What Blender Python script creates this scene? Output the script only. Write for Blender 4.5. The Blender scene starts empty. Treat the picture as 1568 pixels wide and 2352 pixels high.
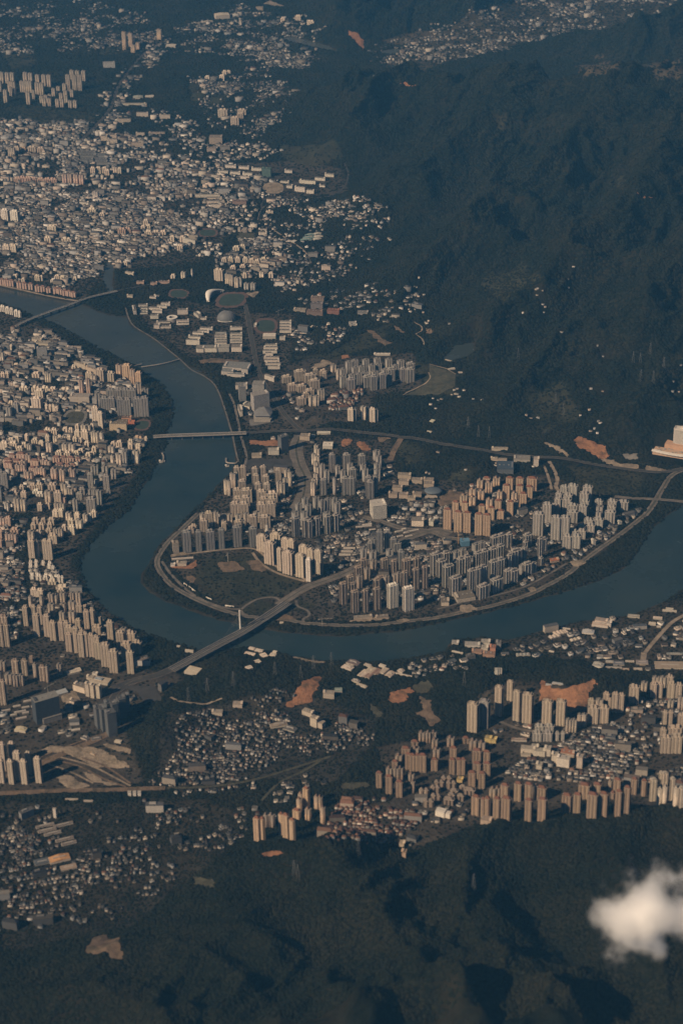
import bpy, bmesh, math, random
import numpy as np
from mathutils import Vector, Matrix

random.seed(7)
RNG = np.random.default_rng(11)
SC = bpy.context.scene
COL = SC.collection
rad = math.radians

# ------------------------------------------------------------------ camera
ALT = 3000.0
PITCH = rad(28.0)
ROLL = rad(1.2)
FPX = 4580.0                      # focal length in pixels of a 1568 x 2352 frame
CX, CY = 784.0, 1176.0
F_ = np.array([0, math.cos(PITCH), -math.sin(PITCH)])
R0 = np.array([1.0, 0, 0])
U0 = np.array([0, math.sin(PITCH), math.cos(PITCH)])
R_ = R0 * math.cos(ROLL) - U0 * math.sin(ROLL)
U_ = R0 * math.sin(ROLL) + U0 * math.cos(ROLL)
CAM = np.array([0, 0, ALT])

cd = bpy.data.cameras.new('camera')
cam = bpy.data.objects.new('camera', cd)
COL.objects.link(cam)
cam.matrix_world = Matrix(((R_[0], U_[0], -F_[0], 0), (R_[1], U_[1], -F_[1], 0),
                           (R_[2], U_[2], -F_[2], ALT), (0, 0, 0, 1)))
cd.sensor_fit = 'VERTICAL'
cd.sensor_height = 100.0
cd.lens = 100.0 * FPX / 2352.0
cd.clip_start = 10.0
cd.clip_end = 90000.0
cd.dof.use_dof = True
cd.dof.focus_distance = 7400.0
cd.dof.aperture_fstop = cd.lens / 1000.0 / 11.0
SC.camera = cam

# ------------------------------------------------------------------ light
SUN_EL, SUN_AZ = rad(36.0), rad(36.0)       # the light travels away from the camera and to the right
SDIR = Vector((math.cos(SUN_EL) * math.cos(SUN_AZ), math.cos(SUN_EL) * math.sin(SUN_AZ), -math.sin(SUN_EL)))
W = bpy.data.worlds.new('World')
SC.world = W
W.use_nodes = True
wn = W.node_tree
for n in list(wn.nodes):
    wn.nodes.remove(n)
sky = wn.nodes.new('ShaderNodeTexSky')
sky.sky_type = 'NISHITA'
sky.sun_disc = False
sky.sun_elevation = SUN_EL
sky.sun_rotation = math.atan2(-SDIR.x, -SDIR.y)
sky.altitude = 200.0
sky.air_density = 0.28
sky.dust_density = 0.05
sky.ozone_density = 3.0
bg = wn.nodes.new('ShaderNodeBackground')
bg.inputs['Strength'].default_value = 0.05
wo = wn.nodes.new('ShaderNodeOutputWorld')
wn.links.new(sky.outputs['Color'], bg.inputs['Color'])
wn.links.new(bg.outputs['Background'], wo.inputs['Surface'])
sl = bpy.data.lights.new('sun', 'SUN')
sl.energy = 5.0
sl.angle = rad(0.5)
sl.color = (1.0, 0.77, 0.53)
so = bpy.data.objects.new('sun', sl)
COL.objects.link(so)
so.location = (-3000, 0, 4000)
so.rotation_euler = SDIR.to_track_quat('-Z', 'Y').to_euler()
SC.view_settings.view_transform = 'Standard'
SC.view_settings.look = 'None'
SC.view_settings.gamma = 1.0
SC.view_settings.exposure = 0.05
SC.view_settings.use_curve_mapping = False
HAZE_COL = (0.15, 0.52, 1.0, 1.0)
HAZE_DENS = 2.25e-5
CLOUD_DENS = 0.34
SC.cycles.volume_bounces = 24
SC.cycles.max_bounces = 24
SC.cycles.diffuse_bounces = 2
SC.cycles.use_denoising = True

# ------------------------------------------------------------------ picture coordinates
def TD(t, x, y):
    """tile coordinates -> pixel of the 1568 x 2352 frame"""
    if t == 'D':
        return float(x), float(y)
    if t[0] == 'R':
        return {'3': 0, '4': 784, '5': 0, '6': 784, '7': 0, '8': 784}[t[1]] + x / 2.0, \
               {'3': 588, '4': 588, '5': 1176, '6': 1176, '7': 1764, '8': 1764}[t[1]] + y / 2.0
    return 392.1 * int(t[0]) + x / 4.0, 294.0 * int(t[1]) + y / 4.0

def ray(dx, dy):
    dx = np.asarray(dx, float); dy = np.asarray(dy, float)
    u = dx - CX; v = CY - dy
    d = F_ * FPX + u[..., None] * R_ + v[..., None] * U_
    return d / np.linalg.norm(d, axis=-1, keepdims=True)

def unz(dx, dy, z=0.0):
    d = ray(dx, dy)
    t = (z - ALT) / d[..., 2]
    return CAM + d * t[..., None]

def proj(p):
    p = np.asarray(p, float) - CAM
    z = p @ F_
    return np.stack([CX + FPX * (p @ R_) / z, CY - FPX * (p @ U_) / z, z], -1)

def px_per_m(p):
    return FPX / ((np.asarray(p, float) - CAM) @ F_)

# ------------------------------------------------------------------ noise
def _h(i, j, s):
    n = (i.astype(np.int64) * 374761393 + j.astype(np.int64) * 668265263 + s * 974711) & 0x7fffffff
    n = ((n ^ (n >> 13)) * 1274126177) & 0x7fffffff
    return ((n ^ (n >> 16)) & 0xffff) / 65535.0

def vnoise(x, y, s=0):
    i = np.floor(x); j = np.floor(y)
    fx = x - i; fy = y - j
    fx = fx * fx * fx * (fx * (fx * 6 - 15) + 10); fy = fy * fy * fy * (fy * (fy * 6 - 15) + 10)
    a = _h(i, j, s); b = _h(i + 1, j, s); c = _h(i, j + 1, s); d = _h(i + 1, j + 1, s)
    return (a * (1 - fx) + b * fx) * (1 - fy) + (c * (1 - fx) + d * fx) * fy

def fbm(x, y, o=4, s=0):
    v = 0; a = 0.5
    for k in range(o):
        v = v + a * vnoise(x, y, s + k * 17)
        x = x * 2.03 + 11.3; y = y * 2.03 - 7.1; a *= 0.5
    return v / (1 - 0.5 ** o)

def ridged(x, y, o=4, s=0):
    v = 0; a = 0.5
    for k in range(o):
        v = v + a * (1 - np.abs(2 * vnoise(x, y, s + k * 13) - 1)) ** 2
        x = x * 2.05 + 3.7; y = y * 2.05 + 9.2; a *= 0.5
    return v / (1 - 0.5 ** o)

# ------------------------------------------------------------------ polygons
def inside(px, py, poly):
    poly = np.asarray(poly, float)
    r = np.zeros(px.shape, bool)
    x0, y0 = poly[-1]
    for x1, y1 in poly:
        if y0 != y1:
            c = ((y1 > py) != (y0 > py))
            xi = (x0 - x1) * (py - y1) / (y0 - y1) + x1
            r ^= c & (px < xi)
        x0, y0 = x1, y1
    return r

def segdist(px, py, pts, closed=False):
    """distance, and (for open lines) parameter of the nearest vertex-interpolated index"""
    pts = np.asarray(pts, float)
    best = np.full(px.shape, 1e12); idx = np.zeros(px.shape)
    n = len(pts)
    for k in range(n if closed else n - 1):
        a = pts[k]; b = pts[(k + 1) % n]
        d = b - a; L = max(d @ d, 1e-9)
        t = np.clip(((px - a[0]) * d[0] + (py - a[1]) * d[1]) / L, 0, 1)
        q = (px - a[0] - t * d[0]) ** 2 + (py - a[1] - t * d[1]) ** 2
        m = q < best
        best = np.where(m, q, best); idx = np.where(m, k + t, idx)
    return np.sqrt(best), idx

def smooth(a, b, x):
    t = np.clip((x - a) / (b - a), 0, 1)
    return t * t * (3 - 2 * t)

def catmull(pts, n=6, closed=False):
    P = np.asarray(pts, float)
    out = []
    N = len(P)
    for k in range(N if closed else N - 1):
        p1, p2 = P[k], P[(k + 1) % N]
        p0 = P[(k - 1) % N] if (closed or k > 0) else 2 * p1 - p2
        p3 = P[(k + 2) % N] if (closed or k + 2 < N) else 2 * p2 - p1
        for i in range(n):
            t = i / n
            out.append(0.5 * ((2 * p1) + (-p0 + p2) * t + (2 * p0 - 5 * p1 + 4 * p2 - p3) * t * t + (-p0 + 3 * p1 - 3 * p2 + p3) * t ** 3))
    if not closed:
        out.append(P[-1])
    return np.array(out)

RIVER_D = [(-90,625),(0,660),(60,671),(120,685),(183,698),(215,712),(250,724),(278,727),(290,729),(300,748),(325,765),(362,785),(390,808),
 (414,829),(430,840),(454,853),(487,882),(500,897),(512,937),(527,982),(532,1002),(540,1042),(540,1067),(522,1094),(497,1117),
 (474,1142),(442,1172),(412,1206),(388,1230),(362,1258),(346,1288),(325,1316),(323,1340),(345,1362),(380,1382),(450,1408),(505,1426),(540,1433),
 (575,1442),(625,1450),(700,1458),(784,1463),(844,1458),(934,1448),(1034,1426),(1134,1404),(1234,1378),(1309,1357),(1374,1334),
 (1429,1308),(1459,1274),(1484,1231),(1524,1191),(1568,1160),(1700,1100),(1980,1010),(2060,1190),(1760,1290),(1568,1356),(1494,1396),(1434,1416),(1334,1426),
 (1274,1441),(1214,1458),(1164,1469),(1104,1464),(1039,1471),(1020,1496),(934,1514),(849,1521),(784,1516),(740,1520),(660,1506),
 (630,1497),(560,1488),(530,1492),(465,1494),(400,1476),(350,1460),(300,1436),(250,1405),(210,1362),(188,1325),(185,1291),(210,1248),
 (255,1203),(295,1176),(325,1127),(350,1084),(370,1050),(382,1020),(384,990),(398,948),(390,908),(370,883),(335,862),(305,838),
 (260,816),(190,780),(140,752),(107,735),(75,730),(48,712),(0,697),(-90,675)]
RIVER = unz(*np.array(RIVER_D).T, -3.0)[:, :2]
POND_D = {
 'far_pond': [(905,75+0),(940,80),(935,86),(908,82)],
 'creek': [(246,600),(262,612),(257,650),(264,674),(246,674),(236,645),(240,615)],
 'reservoir': [(1014,825),(1040,795),(1085,788),(1090,815),(1075,828),(1030,834)],
}
PONDS = [
 [(612,76),(650,82),(642,86),(618,80)],
 [(640,88),(675,85),(724,97),(755,105),(776,120),(718,110),(668,98)],
 POND_D['creek'], POND_D['reservoir'],
 [(870,118),(905,112),(940,115),(905,124),(878,125)],
]
PONDW = [unz(*np.array(p, float).T, -1.0)[:, :2] for p in PONDS]

# ------------------------------------------------------------------ terrain: ridge lines in picture coordinates with crest heights
def RL(pts, w, *, pw=1.25):
    P = np.array(pts, float)
    xyz = np.array([unz(a, b, h) for a, b, h in P])
    return xyz[:, :2], P[:, 2], w, pw

RIDGES = [
 # the big wooded mountain on the right
 RL([(640,228,60),(700,200,110),(780,180,170),(900,172,220),(1050,156,290),(1180,142,360),(1290,165,330),(1400,150,370),(1568,105,430),(1800,60,470)], 900),
 RL([(1180,142,360),(1080,260,290),(980,350,200),(880,430,120),(830,510,45)], 520),
 RL([(900,172,220),(820,280,140),(760,330,60)], 420),
 RL([(1400,150,370),(1260,360,310),(1090,520,200),(950,640,80)], 560),
 RL([(1568,200,430),(1450,420,350),(1270,590,240),(1120,740,120),(1040,810,40)], 600),
 RL([(1700,440,400),(1490,640,290),(1320,770,190),(1170,890,80)], 560),
 RL([(1720,700,300),(1570,840,210),(1440,930,110),(1360,985,35)], 420),
 RL([(1500,330,330),(1568,500,300),(1640,620,260)], 500),
 RL([(1100,880,40),(1220,960,45),(1290,985,35)], 260),
 # hills along the top edge
 RL([(740,62,80),(800,-20,190),(900,-90,260),(1020,-80,250),(1090,40,60)], 620),
 RL([(1380,70,100),(1470,40,190),(1600,0,260),(1800,-60,260)], 640),
 # low wooded hills in the city and on the south bank
 RL([(405,175,30),(450,205,45),(520,225,30)], 330),
 RL([(920,1000,14),(985,1020,34),(1060,1060,30)], 190),
 RL([(700,958,18),(770,955,26),(830,960,14)], 130),
 RL([(470,1560,22),(540,1540,42),(620,1560,30),(690,1570,18)], 210),
 RL([(1040,1590,25),(1085,1545,55),(1120,1570,40)], 200),
 RL([(1190,1590,30),(1250,1560,55),(1330,1545,66),(1420,1570,40)], 190),
 RL([(330,1730,20),(370,1690,45),(420,1640,35)], 170),
 # the near dark hills along the bottom
 RL([(560,1985,47),(640,1955,81),(720,1940,116),(800,1955,146),(870,2050,167),(940,2150,172),(1080,2270,180),(1200,2420,189)], 290, pw=1.15),
 RL([(520,2060,60),(600,2140,111),(760,2260,154),(900,2380,172),(950,2500,172)], 360, pw=1.15),
 RL([(200,2190,43),(400,2150,68),(480,2180,94),(640,2300,146),(700,2450,154)], 330, pw=1.15),
 RL([(0,2260,43),(240,2270,77),(400,2360,120),(500,2500,146)], 330, pw=1.15),
 RL([(1010,1985,45),(1080,1930,62),(1170,1893,70),(1260,1885,70),(1380,1868,72),(1568,1842,80),(1800,1800,90)], 170),
 RL([(1080,1960,53),(1060,2060,103),(1130,2160,137),(1300,2260,163),(1420,2420,172)], 330, pw=1.15),
 RL([(1400,1900,64),(1440,2000,111),(1568,2120,154),(1750,2250,172)], 330, pw=1.15),
]

def geo(a, b, n):
    return np.geomspace(a, b, n)

def axis_y():
    ys = [3000.0]
    while ys[-1] < 13500:
        ys.append(ys[-1] + 7.5 + (ys[-1] - 3000) / 9000.0 * 14)
    o = np.array(ys)
    far = o[-1] + geo(60, 22000, 16)
    near = o[0] - geo(40, 20000, 14)[::-1]
    return np.concatenate([near, o, far])

def axis_x():
    o = np.arange(-2300, 2301, 10.5)
    f = geo(40, 20000, 14)
    return np.concatenate([o[0] - f[::-1], o, o[-1] + f])

GX, GY = axis_x(), axis_y()
XX, YY = np.meshgrid(GX, GY)

def raw_height(x, y):
    wx = x + 90 * (fbm(x / 420, y / 420, 3, 5) - 0.5)
    wy = y + 90 * (fbm(x / 420, y / 420, 3, 9) - 0.5)
    acc = np.zeros(x.shape)
    for pts, hh, w, pw in RIDGES:
        bb0 = pts.min(0) - w - 120; bb1 = pts.max(0) + w + 120
        m = (x > bb0[0]) & (x < bb1[0]) & (y > bb0[1]) & (y < bb1[1])
        if not m.any():
            continue
        d, idx = segdist(wx[m], wy[m], pts)
        h = np.interp(idx, np.arange(len(hh)), hh)
        ww = w * (0.45 + 0.55 * np.clip(h / max(hh.max(), 1), 0, 1))
        p = h * np.clip(1 - d / ww, 0, 1) ** pw
        acc[m] += np.maximum(p, 0) ** 3.2
    h = acc ** (1 / 3.2)
    k = np.clip(h / 60, 0, 1)
    # spurs and gullies run down towards the river, away from the crest
    ca, sa = math.cos(rad(62)), math.sin(rad(62))
    al, ac = (wx * ca + wy * sa) / 620.0, (-wx * sa + wy * ca) / 235.0
    rg = 0.80 * ridged(al, ac, 3, 3) + 0.20 * ridged(wx / 150, wy / 150, 3, 8)
    h = h * 0.84 + np.minimum(h, 190.0) * 1.25 * (rg - 0.42) * (1 - 0.55 * smooth(240, 380, h)) + k * 16 * (fbm(x / 90, y / 90, 3, 21) - 0.5)
    return np.maximum(h - 3.0, 0)

ZZ = raw_height(XX, YY)

def carve(x, y, z):
    b0 = RIVER.min(0) - 200; b1 = RIVER.max(0) + 200
    m = (x > b0[0]) & (x < b1[0]) & (y > b0[1]) & (y < b1[1])
    d, _ = segdist(x[m], y[m], RIVER, True)
    s = np.where(inside(x[m], y[m], RIVER), -d, d)
    s = s + 10 * (fbm(x[m] / 35, y[m] / 35, 2, 31) - 0.5)
    zz = z[m] * smooth(10, 120, s)
    zz = np.where(s < 14, -3.0 + np.clip(s, -20, 14) * (3.0 / 14) * np.where(s > 0, 1, 1.2), zz)
    z[m] = zz
    sd = np.full(x.shape, 1e4); sd[m] = s
    for P in PONDW:
        b0 = P.min(0) - 60; b1 = P.max(0) + 60
        m = (x > b0[0]) & (x < b1[0]) & (y > b0[1]) & (y < b1[1])
        if not m.any():
            continue
        d, _ = segdist(x[m], y[m], P, True)
        s = np.where(inside(x[m], y[m], P), -d, d)
        z[m] = np.where(s < 12, np.minimum(z[m], -1.0 + np.clip(s, -12, 12) * (1.0 / 12)), z[m] * smooth(12, 60, s))
        sd[m] = np.minimum(sd[m], s)
    return z, sd

ZZ, SD = carve(XX, YY, ZZ)

def H(x, y):
    x = np.asarray(x, float); y = np.asarray(y, float)
    i = np.clip(np.searchsorted(GX, x) - 1, 0, len(GX) - 2)
    j = np.clip(np.searchsorted(GY, y) - 1, 0, len(GY) - 2)
    fx = (x - GX[i]) / (GX[i + 1] - GX[i]); fy = (y - GY[j]) / (GY[j + 1] - GY[j])
    return (ZZ[j, i] * (1 - fx) + ZZ[j, i + 1] * fx) * (1 - fy) + (ZZ[j + 1, i] * (1 - fx) + ZZ[j + 1, i + 1] * fx) * fy

def gnd(dx, dy):
    """point of the ground seen at a pixel (ray march over the relief)"""
    dx = np.atleast_1d(np.asarray(dx, float)); dy = np.atleast_1d(np.asarray(dy, float))
    d = ray(dx, dy)
    t0 = (520.0 - ALT) / d[:, 2]; t1 = (-4.0 - ALT) / d[:, 2]
    t = t0.copy(); done = np.zeros(len(t), bool)
    N = 140
    for k in range(N + 1):
        tt = t0 + (t1 - t0) * k / N
        p = CAM + d * tt[:, None]
        hit = (~done) & (p[:, 2] <= H(p[:, 0], p[:, 1]))
        t = np.where(hit, tt, t); done |= hit
    t = np.where(done, t, t1)
    lo = np.maximum(t - (t1 - t0) / N, t0); hi = t
    for k in range(14):
        mid = (lo + hi) / 2
        p = CAM + d * mid[:, None]
        b = p[:, 2] <= H(p[:, 0], p[:, 1])
        hi = np.where(b, mid, hi); lo = np.where(b, lo, mid)
    p = CAM + d * hi[:, None]
    p[:, 2] = H(p[:, 0], p[:, 1])
    return p

def gpoly(pts, t='D'):
    q = np.array([TD(t, *p[:2]) for p in pts], float)
    return gnd(q[:, 0], q[:, 1])[:, :2]
# ------------------------------------------------------------------ materials
def new_mat(name):
    m = bpy.data.materials.new(name)
    m.use_nodes = True
    nt = m.node_tree
    b = nt.nodes['Principled BSDF']
    b.inputs['Specular IOR Level'].default_value = 0.25
    return m, nt, b

def nd(nt, typ, **kw):
    n = nt.nodes.new(typ)
    for k, v in kw.items():
        if k.startswith('i_'):
            n.inputs[k[2:].replace('_', ' ')].default_value = v
        else:
            setattr(n, k, v)
    return n

def math_(nt, op, a, b=None, c=None):
    n = nt.nodes.new('ShaderNodeMath'); n.operation = op
    for i, v in enumerate((a, b, c)):
        if v is None:
            continue
        if isinstance(v, (int, float)):
            n.inputs[i].default_value = v
        else:
            nt.links.new(v, n.inputs[i])
    return n.outputs[0]

def mixc(nt, fac, a, b, mode='MIX'):
    n = nt.nodes.new('ShaderNodeMix'); n.data_type = 'RGBA'; n.blend_type = mode
    def put(s, v):
        if isinstance(v, (tuple, list)):
            s.default_value = (*v, 1.0) if len(v) == 3 else v
        elif isinstance(v, (int, float)):
            s.default_value = v
        else:
            nt.links.new(v, s)
    put(n.inputs[0], fac); put(n.inputs[6], a); put(n.inputs[7], b)
    return n.outputs[2]

def noise_(nt, vec, scale, detail=4.0, rough=0.55):
    n = nd(nt, 'ShaderNodeTexNoise'); n.inputs['Scale'].default_value = scale
    n.inputs['Detail'].default_value = detail; n.inputs['Roughness'].default_value = rough
    if vec is not None:
        nt.links.new(vec, n.inputs['Vector'])
    return n.outputs['Fac']

def ramp_(nt, fac, lo, hi):
    n = nd(nt, 'ShaderNodeMapRange'); n.inputs[1].default_value = lo; n.inputs[2].default_value = hi
    nt.links.new(fac, n.inputs[0])
    return n.outputs[0]

def mat_plain(name, col, rough=0.85, var=0.25, scale=0.12):
    m, nt, b = new_mat(name)
    g = nd(nt, 'ShaderNodeNewGeometry')
    f = noise_(nt, g.outputs['Position'], scale, 5.0, 0.65)
    f = ramp_(nt, f, 0.3, 0.7)
    c = mixc(nt, f, tuple(x * (1 - var) for x in col), tuple(min(1, x * (1 + var)) for x in col))
    nt.links.new(c, b.inputs['Base Color']); b.inputs['Roughness'].default_value = rough
    return m

def mat_soil(name, col, scrub=(0.05, 0.045, 0.028)):
    m, nt, b = new_mat(name)
    g = nd(nt, 'ShaderNodeNewGeometry'); P = g.outputs['Position']
    f = ramp_(nt, noise_(nt, P, 0.05, 6.0, 0.7), 0.3, 0.7)
    c = mixc(nt, f, tuple(x * .55 for x in col), tuple(x * 1.35 for x in col))
    s = ramp_(nt, noise_(nt, P, 0.022, 6.0, 0.68), 0.52, 0.62)
    c = mixc(nt, math_(nt, 'MULTIPLY', s, .8), c, scrub)
    t = ramp_(nt, noise_(nt, P, 0.4, 3.0, 0.6), 0.35, 0.65)
    c = mixc(nt, math_(nt, 'MULTIPLY', t, .3), c, tuple(min(1, x * 1.5 + .03) for x in col))
    nt.links.new(c, b.inputs['Base Color']); b.inputs['Roughness'].default_value = 1.0; b.inputs['Specular IOR Level'].default_value = 0.0
    bu = nd(nt, 'ShaderNodeBump'); bu.inputs['Strength'].default_value = 0.9; bu.inputs['Distance'].default_value = 6.0
    nt.links.new(noise_(nt, P, 0.05, 6.0, 0.7), bu.inputs['Height']); nt.links.new(bu.outputs[0], b.inputs['Normal'])
    return m

def mat_ground():
    m, nt, b = new_mat('ground')
    g = nd(nt, 'ShaderNodeNewGeometry'); P = g.outputs['Position']
    a = nd(nt, 'ShaderNodeAttribute', attribute_name='land')
    f1 = ramp_(nt, noise_(nt, P, 0.018, 6.0, 0.62), 0.3, 0.7)
    f2 = ramp_(nt, noise_(nt, P, 0.11, 4.0, 0.6), 0.3, 0.7)
    k = math_(nt, 'MULTIPLY_ADD', f1, 0.55, 0.45)
    k2 = math_(nt, 'MULTIPLY_ADD', f2, 0.7, 0.62)
    kk = math_(nt, 'MULTIPLY', k, k2)
    c = mixc(nt, 1.0, a.outputs['Color'], kk, 'MULTIPLY')
    f3 = ramp_(nt, noise_(nt, P, 0.006, 4.0, 0.5), 0.45, 0.62)
    c = mixc(nt, math_(nt, 'MULTIPLY', f3, 0.22), c, (0.075, 0.055, 0.03))
    nt.links.new(c, b.inputs['Base Color'])
    b.inputs['Roughness'].default_value = 1.0; b.inputs['Specular IOR Level'].default_value = 0.0
    bu = nd(nt, 'ShaderNodeBump'); bu.inputs['Strength'].default_value = 0.6; bu.inputs['Distance'].default_value = 3.0
    nt.links.new(f2, bu.inputs['Height']); nt.links.new(bu.outputs[0], b.inputs['Normal'])
    return m

def mat_water():
    m, nt, b = new_mat('river_water')
    g = nd(nt, 'ShaderNodeNewGeometry'); P = g.outputs['Position']
    f = ramp_(nt, noise_(nt, P, 0.0028, 6.0, 0.62), 0.32, 0.68)
    c = mixc(nt, f, (0.012, 0.026, 0.031), (0.032, 0.046, 0.044))
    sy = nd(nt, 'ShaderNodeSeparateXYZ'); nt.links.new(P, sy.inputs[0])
    c = mixc(nt, ramp_(nt, math_(nt, 'ADD', sy.outputs[1], math_(nt, 'MULTIPLY', f, 900.0)), 6300, 8900), c, (0.062, 0.064, 0.052))   # paler and warmer towards the upper reach
    nt.links.new(c, b.inputs['Base Color'])
    nt.links.new(math_(nt, 'MULTIPLY_ADD', f, .22, .12), b.inputs['Roughness']); b.inputs['IOR'].default_value = 1.33
    b.inputs['Specular IOR Level'].default_value = 0.5
    bu = nd(nt, 'ShaderNodeBump'); bu.inputs['Strength'].default_value = 0.25; bu.inputs['Distance'].default_value = 0.5
    f2 = noise_(nt, P, 0.16, 4.0, 0.6)
    nt.links.new(f2, bu.inputs['Height']); nt.links.new(bu.outputs[0], b.inputs['Normal'])
    return m

def mat_facade(name, floor=3.0, bay=3.4, glass=(0.035, 0.045, 0.055), wfrac=0.5, hfrac=0.5, strength=0.8, mull=True, tinted=False):
    """painted wall in the object's own colour with rows of windows in the object's own space"""
    m, nt, b = new_mat(name)
    tc = nd(nt, 'ShaderNodeTexCoord'); oi = nd(nt, 'ShaderNodeObjectInfo')
    sp = nd(nt, 'ShaderNodeSeparateXYZ'); nt.links.new(tc.outputs['Object'], sp.inputs[0])
    sn = nd(nt, 'ShaderNodeSeparateXYZ'); nt.links.new(tc.outputs['Normal'], sn.inputs[0])
    side = math_(nt, 'GREATER_THAN', math_(nt, 'ABSOLUTE', sn.outputs[0]), 0.6)
    up = math_(nt, 'GREATER_THAN', math_(nt, 'ABSOLUTE', sn.outputs[2]), 0.6)
    u = math_(nt, 'ADD', math_(nt, 'MULTIPLY', sp.outputs[1], side), math_(nt, 'MULTIPLY', sp.outputs[0], math_(nt, 'SUBTRACT', 1.0, side)))
    fu = math_(nt, 'FRACT', math_(nt, 'MULTIPLY', u, 1.0 / bay))
    fz = math_(nt, 'FRACT', math_(nt, 'MULTIPLY', sp.outputs[2], 1.0 / floor))
    wu = math_(nt, 'LESS_THAN', fu, wfrac) if mull else 1.0
    wz = math_(nt, 'MULTIPLY', math_(nt, 'GREATER_THAN', fz, 0.3), math_(nt, 'LESS_THAN', fz, 0.3 + hfrac))
    win = math_(nt, 'MULTIPLY', wz, wu) if mull else wz
    win = math_(nt, 'MULTIPLY', win, math_(nt, 'SUBTRACT', 1.0, up))
    cell = nd(nt, 'ShaderNodeCombineXYZ')
    nt.links.new(math_(nt, 'FLOOR', math_(nt, 'MULTIPLY', u, 1.0 / bay)), cell.inputs[0])
    nt.links.new(math_(nt, 'FLOOR', math_(nt, 'MULTIPLY', sp.outputs[2], 1.0 / floor)), cell.inputs[1])
    nt.links.new(oi.outputs['Random'], cell.inputs[2])
    wnz = nd(nt, 'ShaderNodeTexWhiteNoise', noise_dimensions='3D'); nt.links.new(cell.outputs[0], wnz.inputs['Vector'])
    gl = mixc(nt, wnz.outputs['Value'], glass, tuple(min(1, x * 2.2) for x in glass))
    g = nd(nt, 'ShaderNodeNewGeometry')
    d = ramp_(nt, noise_(nt, g.outputs['Position'], 0.09, 5.0, 0.65), 0.25, 0.75)
    own = nd(nt, 'ShaderNodeAttribute', attribute_name='tint').outputs['Color'] if tinted else oi.outputs['Color']
    wall = mixc(nt, 1.0, own, mixc(nt, d, (0.78, 0.77, 0.76), (1.08, 1.07, 1.06)), 'MULTIPLY')
    c = mixc(nt, math_(nt, 'MULTIPLY', win, strength), wall, gl)
    rf = mixc(nt, d, (0.12, 0.115, 0.105), (0.23, 0.21, 0.19))
    c = mixc(nt, up, c, mixc(nt, 0.35, rf, own))
    nt.links.new(c, b.inputs['Base Color'])
    nt.links.new(math_(nt, 'MULTIPLY_ADD', win, -0.45, 0.85), b.inputs['Roughness'])
    return m

def mat_obj(name, rough=0.8, var=0.2):
    m, nt, b = new_mat(name)
    oi = nd(nt, 'ShaderNodeObjectInfo'); g = nd(nt, 'ShaderNodeNewGeometry')
    d = ramp_(nt, noise_(nt, g.outputs['Position'], 0.15, 5.0, 0.65), 0.25, 0.75)
    c = mixc(nt, 1.0, oi.outputs['Color'], mixc(nt, d, (1 - var,) * 3, (1 + var,) * 3), 'MULTIPLY')
    nt.links.new(c, b.inputs['Base Color']); b.inputs['Roughness'].default_value = rough
    return m

def mat_attr(name):
    m, nt, b = new_mat(name)
    a = nd(nt, 'ShaderNodeAttribute', attribute_name='tint'); g = nd(nt, 'ShaderNodeNewGeometry')
    d = ramp_(nt, noise_(nt, g.outputs['Position'], 0.25, 4.0, 0.6), 0.25, 0.75)
    c = mixc(nt, 1.0, a.outputs['Color'], mixc(nt, d, (0.78,) * 3, (1.15,) * 3), 'MULTIPLY')
    nt.links.new(c, b.inputs['Base Color']); b.inputs['Roughness'].default_value = 0.9
    return m

def mat_ribbed(name, period=3.0):
    m, nt, b = new_mat(name)
    tc = nd(nt, 'ShaderNodeTexCoord'); oi = nd(nt, 'ShaderNodeObjectInfo')
    sp = nd(nt, 'ShaderNodeSeparateXYZ'); nt.links.new(tc.outputs['Object'], sp.inputs[0])
    f = math_(nt, 'FRACT', math_(nt, 'MULTIPLY', sp.outputs[0], 1 / period))
    g = nd(nt, 'ShaderNodeNewGeometry')
    d = ramp_(nt, noise_(nt, g.outputs['Position'], 0.07, 6.0, 0.7), 0.3, 0.7)
    c = mixc(nt, 1.0, oi.outputs['Color'], mixc(nt, d, (0.72, 0.70, 0.68), (1.1, 1.1, 1.1)), 'MULTIPLY')
    c = mixc(nt, math_(nt, 'MULTIPLY', math_(nt, 'LESS_THAN', f, 0.18), 0.25), c, (0.1, 0.1, 0.1))
    nt.links.new(c, b.inputs['Base Color']); b.inputs['Roughness'].default_value = 0.6
    return m

def mat_leaf():
    m, nt, b = new_mat('foliage')
    oi = nd(nt, 'ShaderNodeObjectInfo'); g = nd(nt, 'ShaderNodeNewGeometry')
    f = ramp_(nt, noise_(nt, g.outputs['Position'], 0.0045, 6.0, 0.65), 0.42, 0.66)
    a = mixc(nt, oi.outputs['Random'], (0.009, 0.0115, 0.0075), (0.0175, 0.020, 0.0125))
    c = mixc(nt, f, a, mixc(nt, oi.outputs['Random'], (0.015, 0.016, 0.010), (0.030, 0.028, 0.0165)))
    nt.links.new(c, b.inputs['Base Color']); b.inputs['Roughness'].default_value = 1.0
    b.inputs['Specular IOR Level'].default_value = 0.0
    return m

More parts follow.
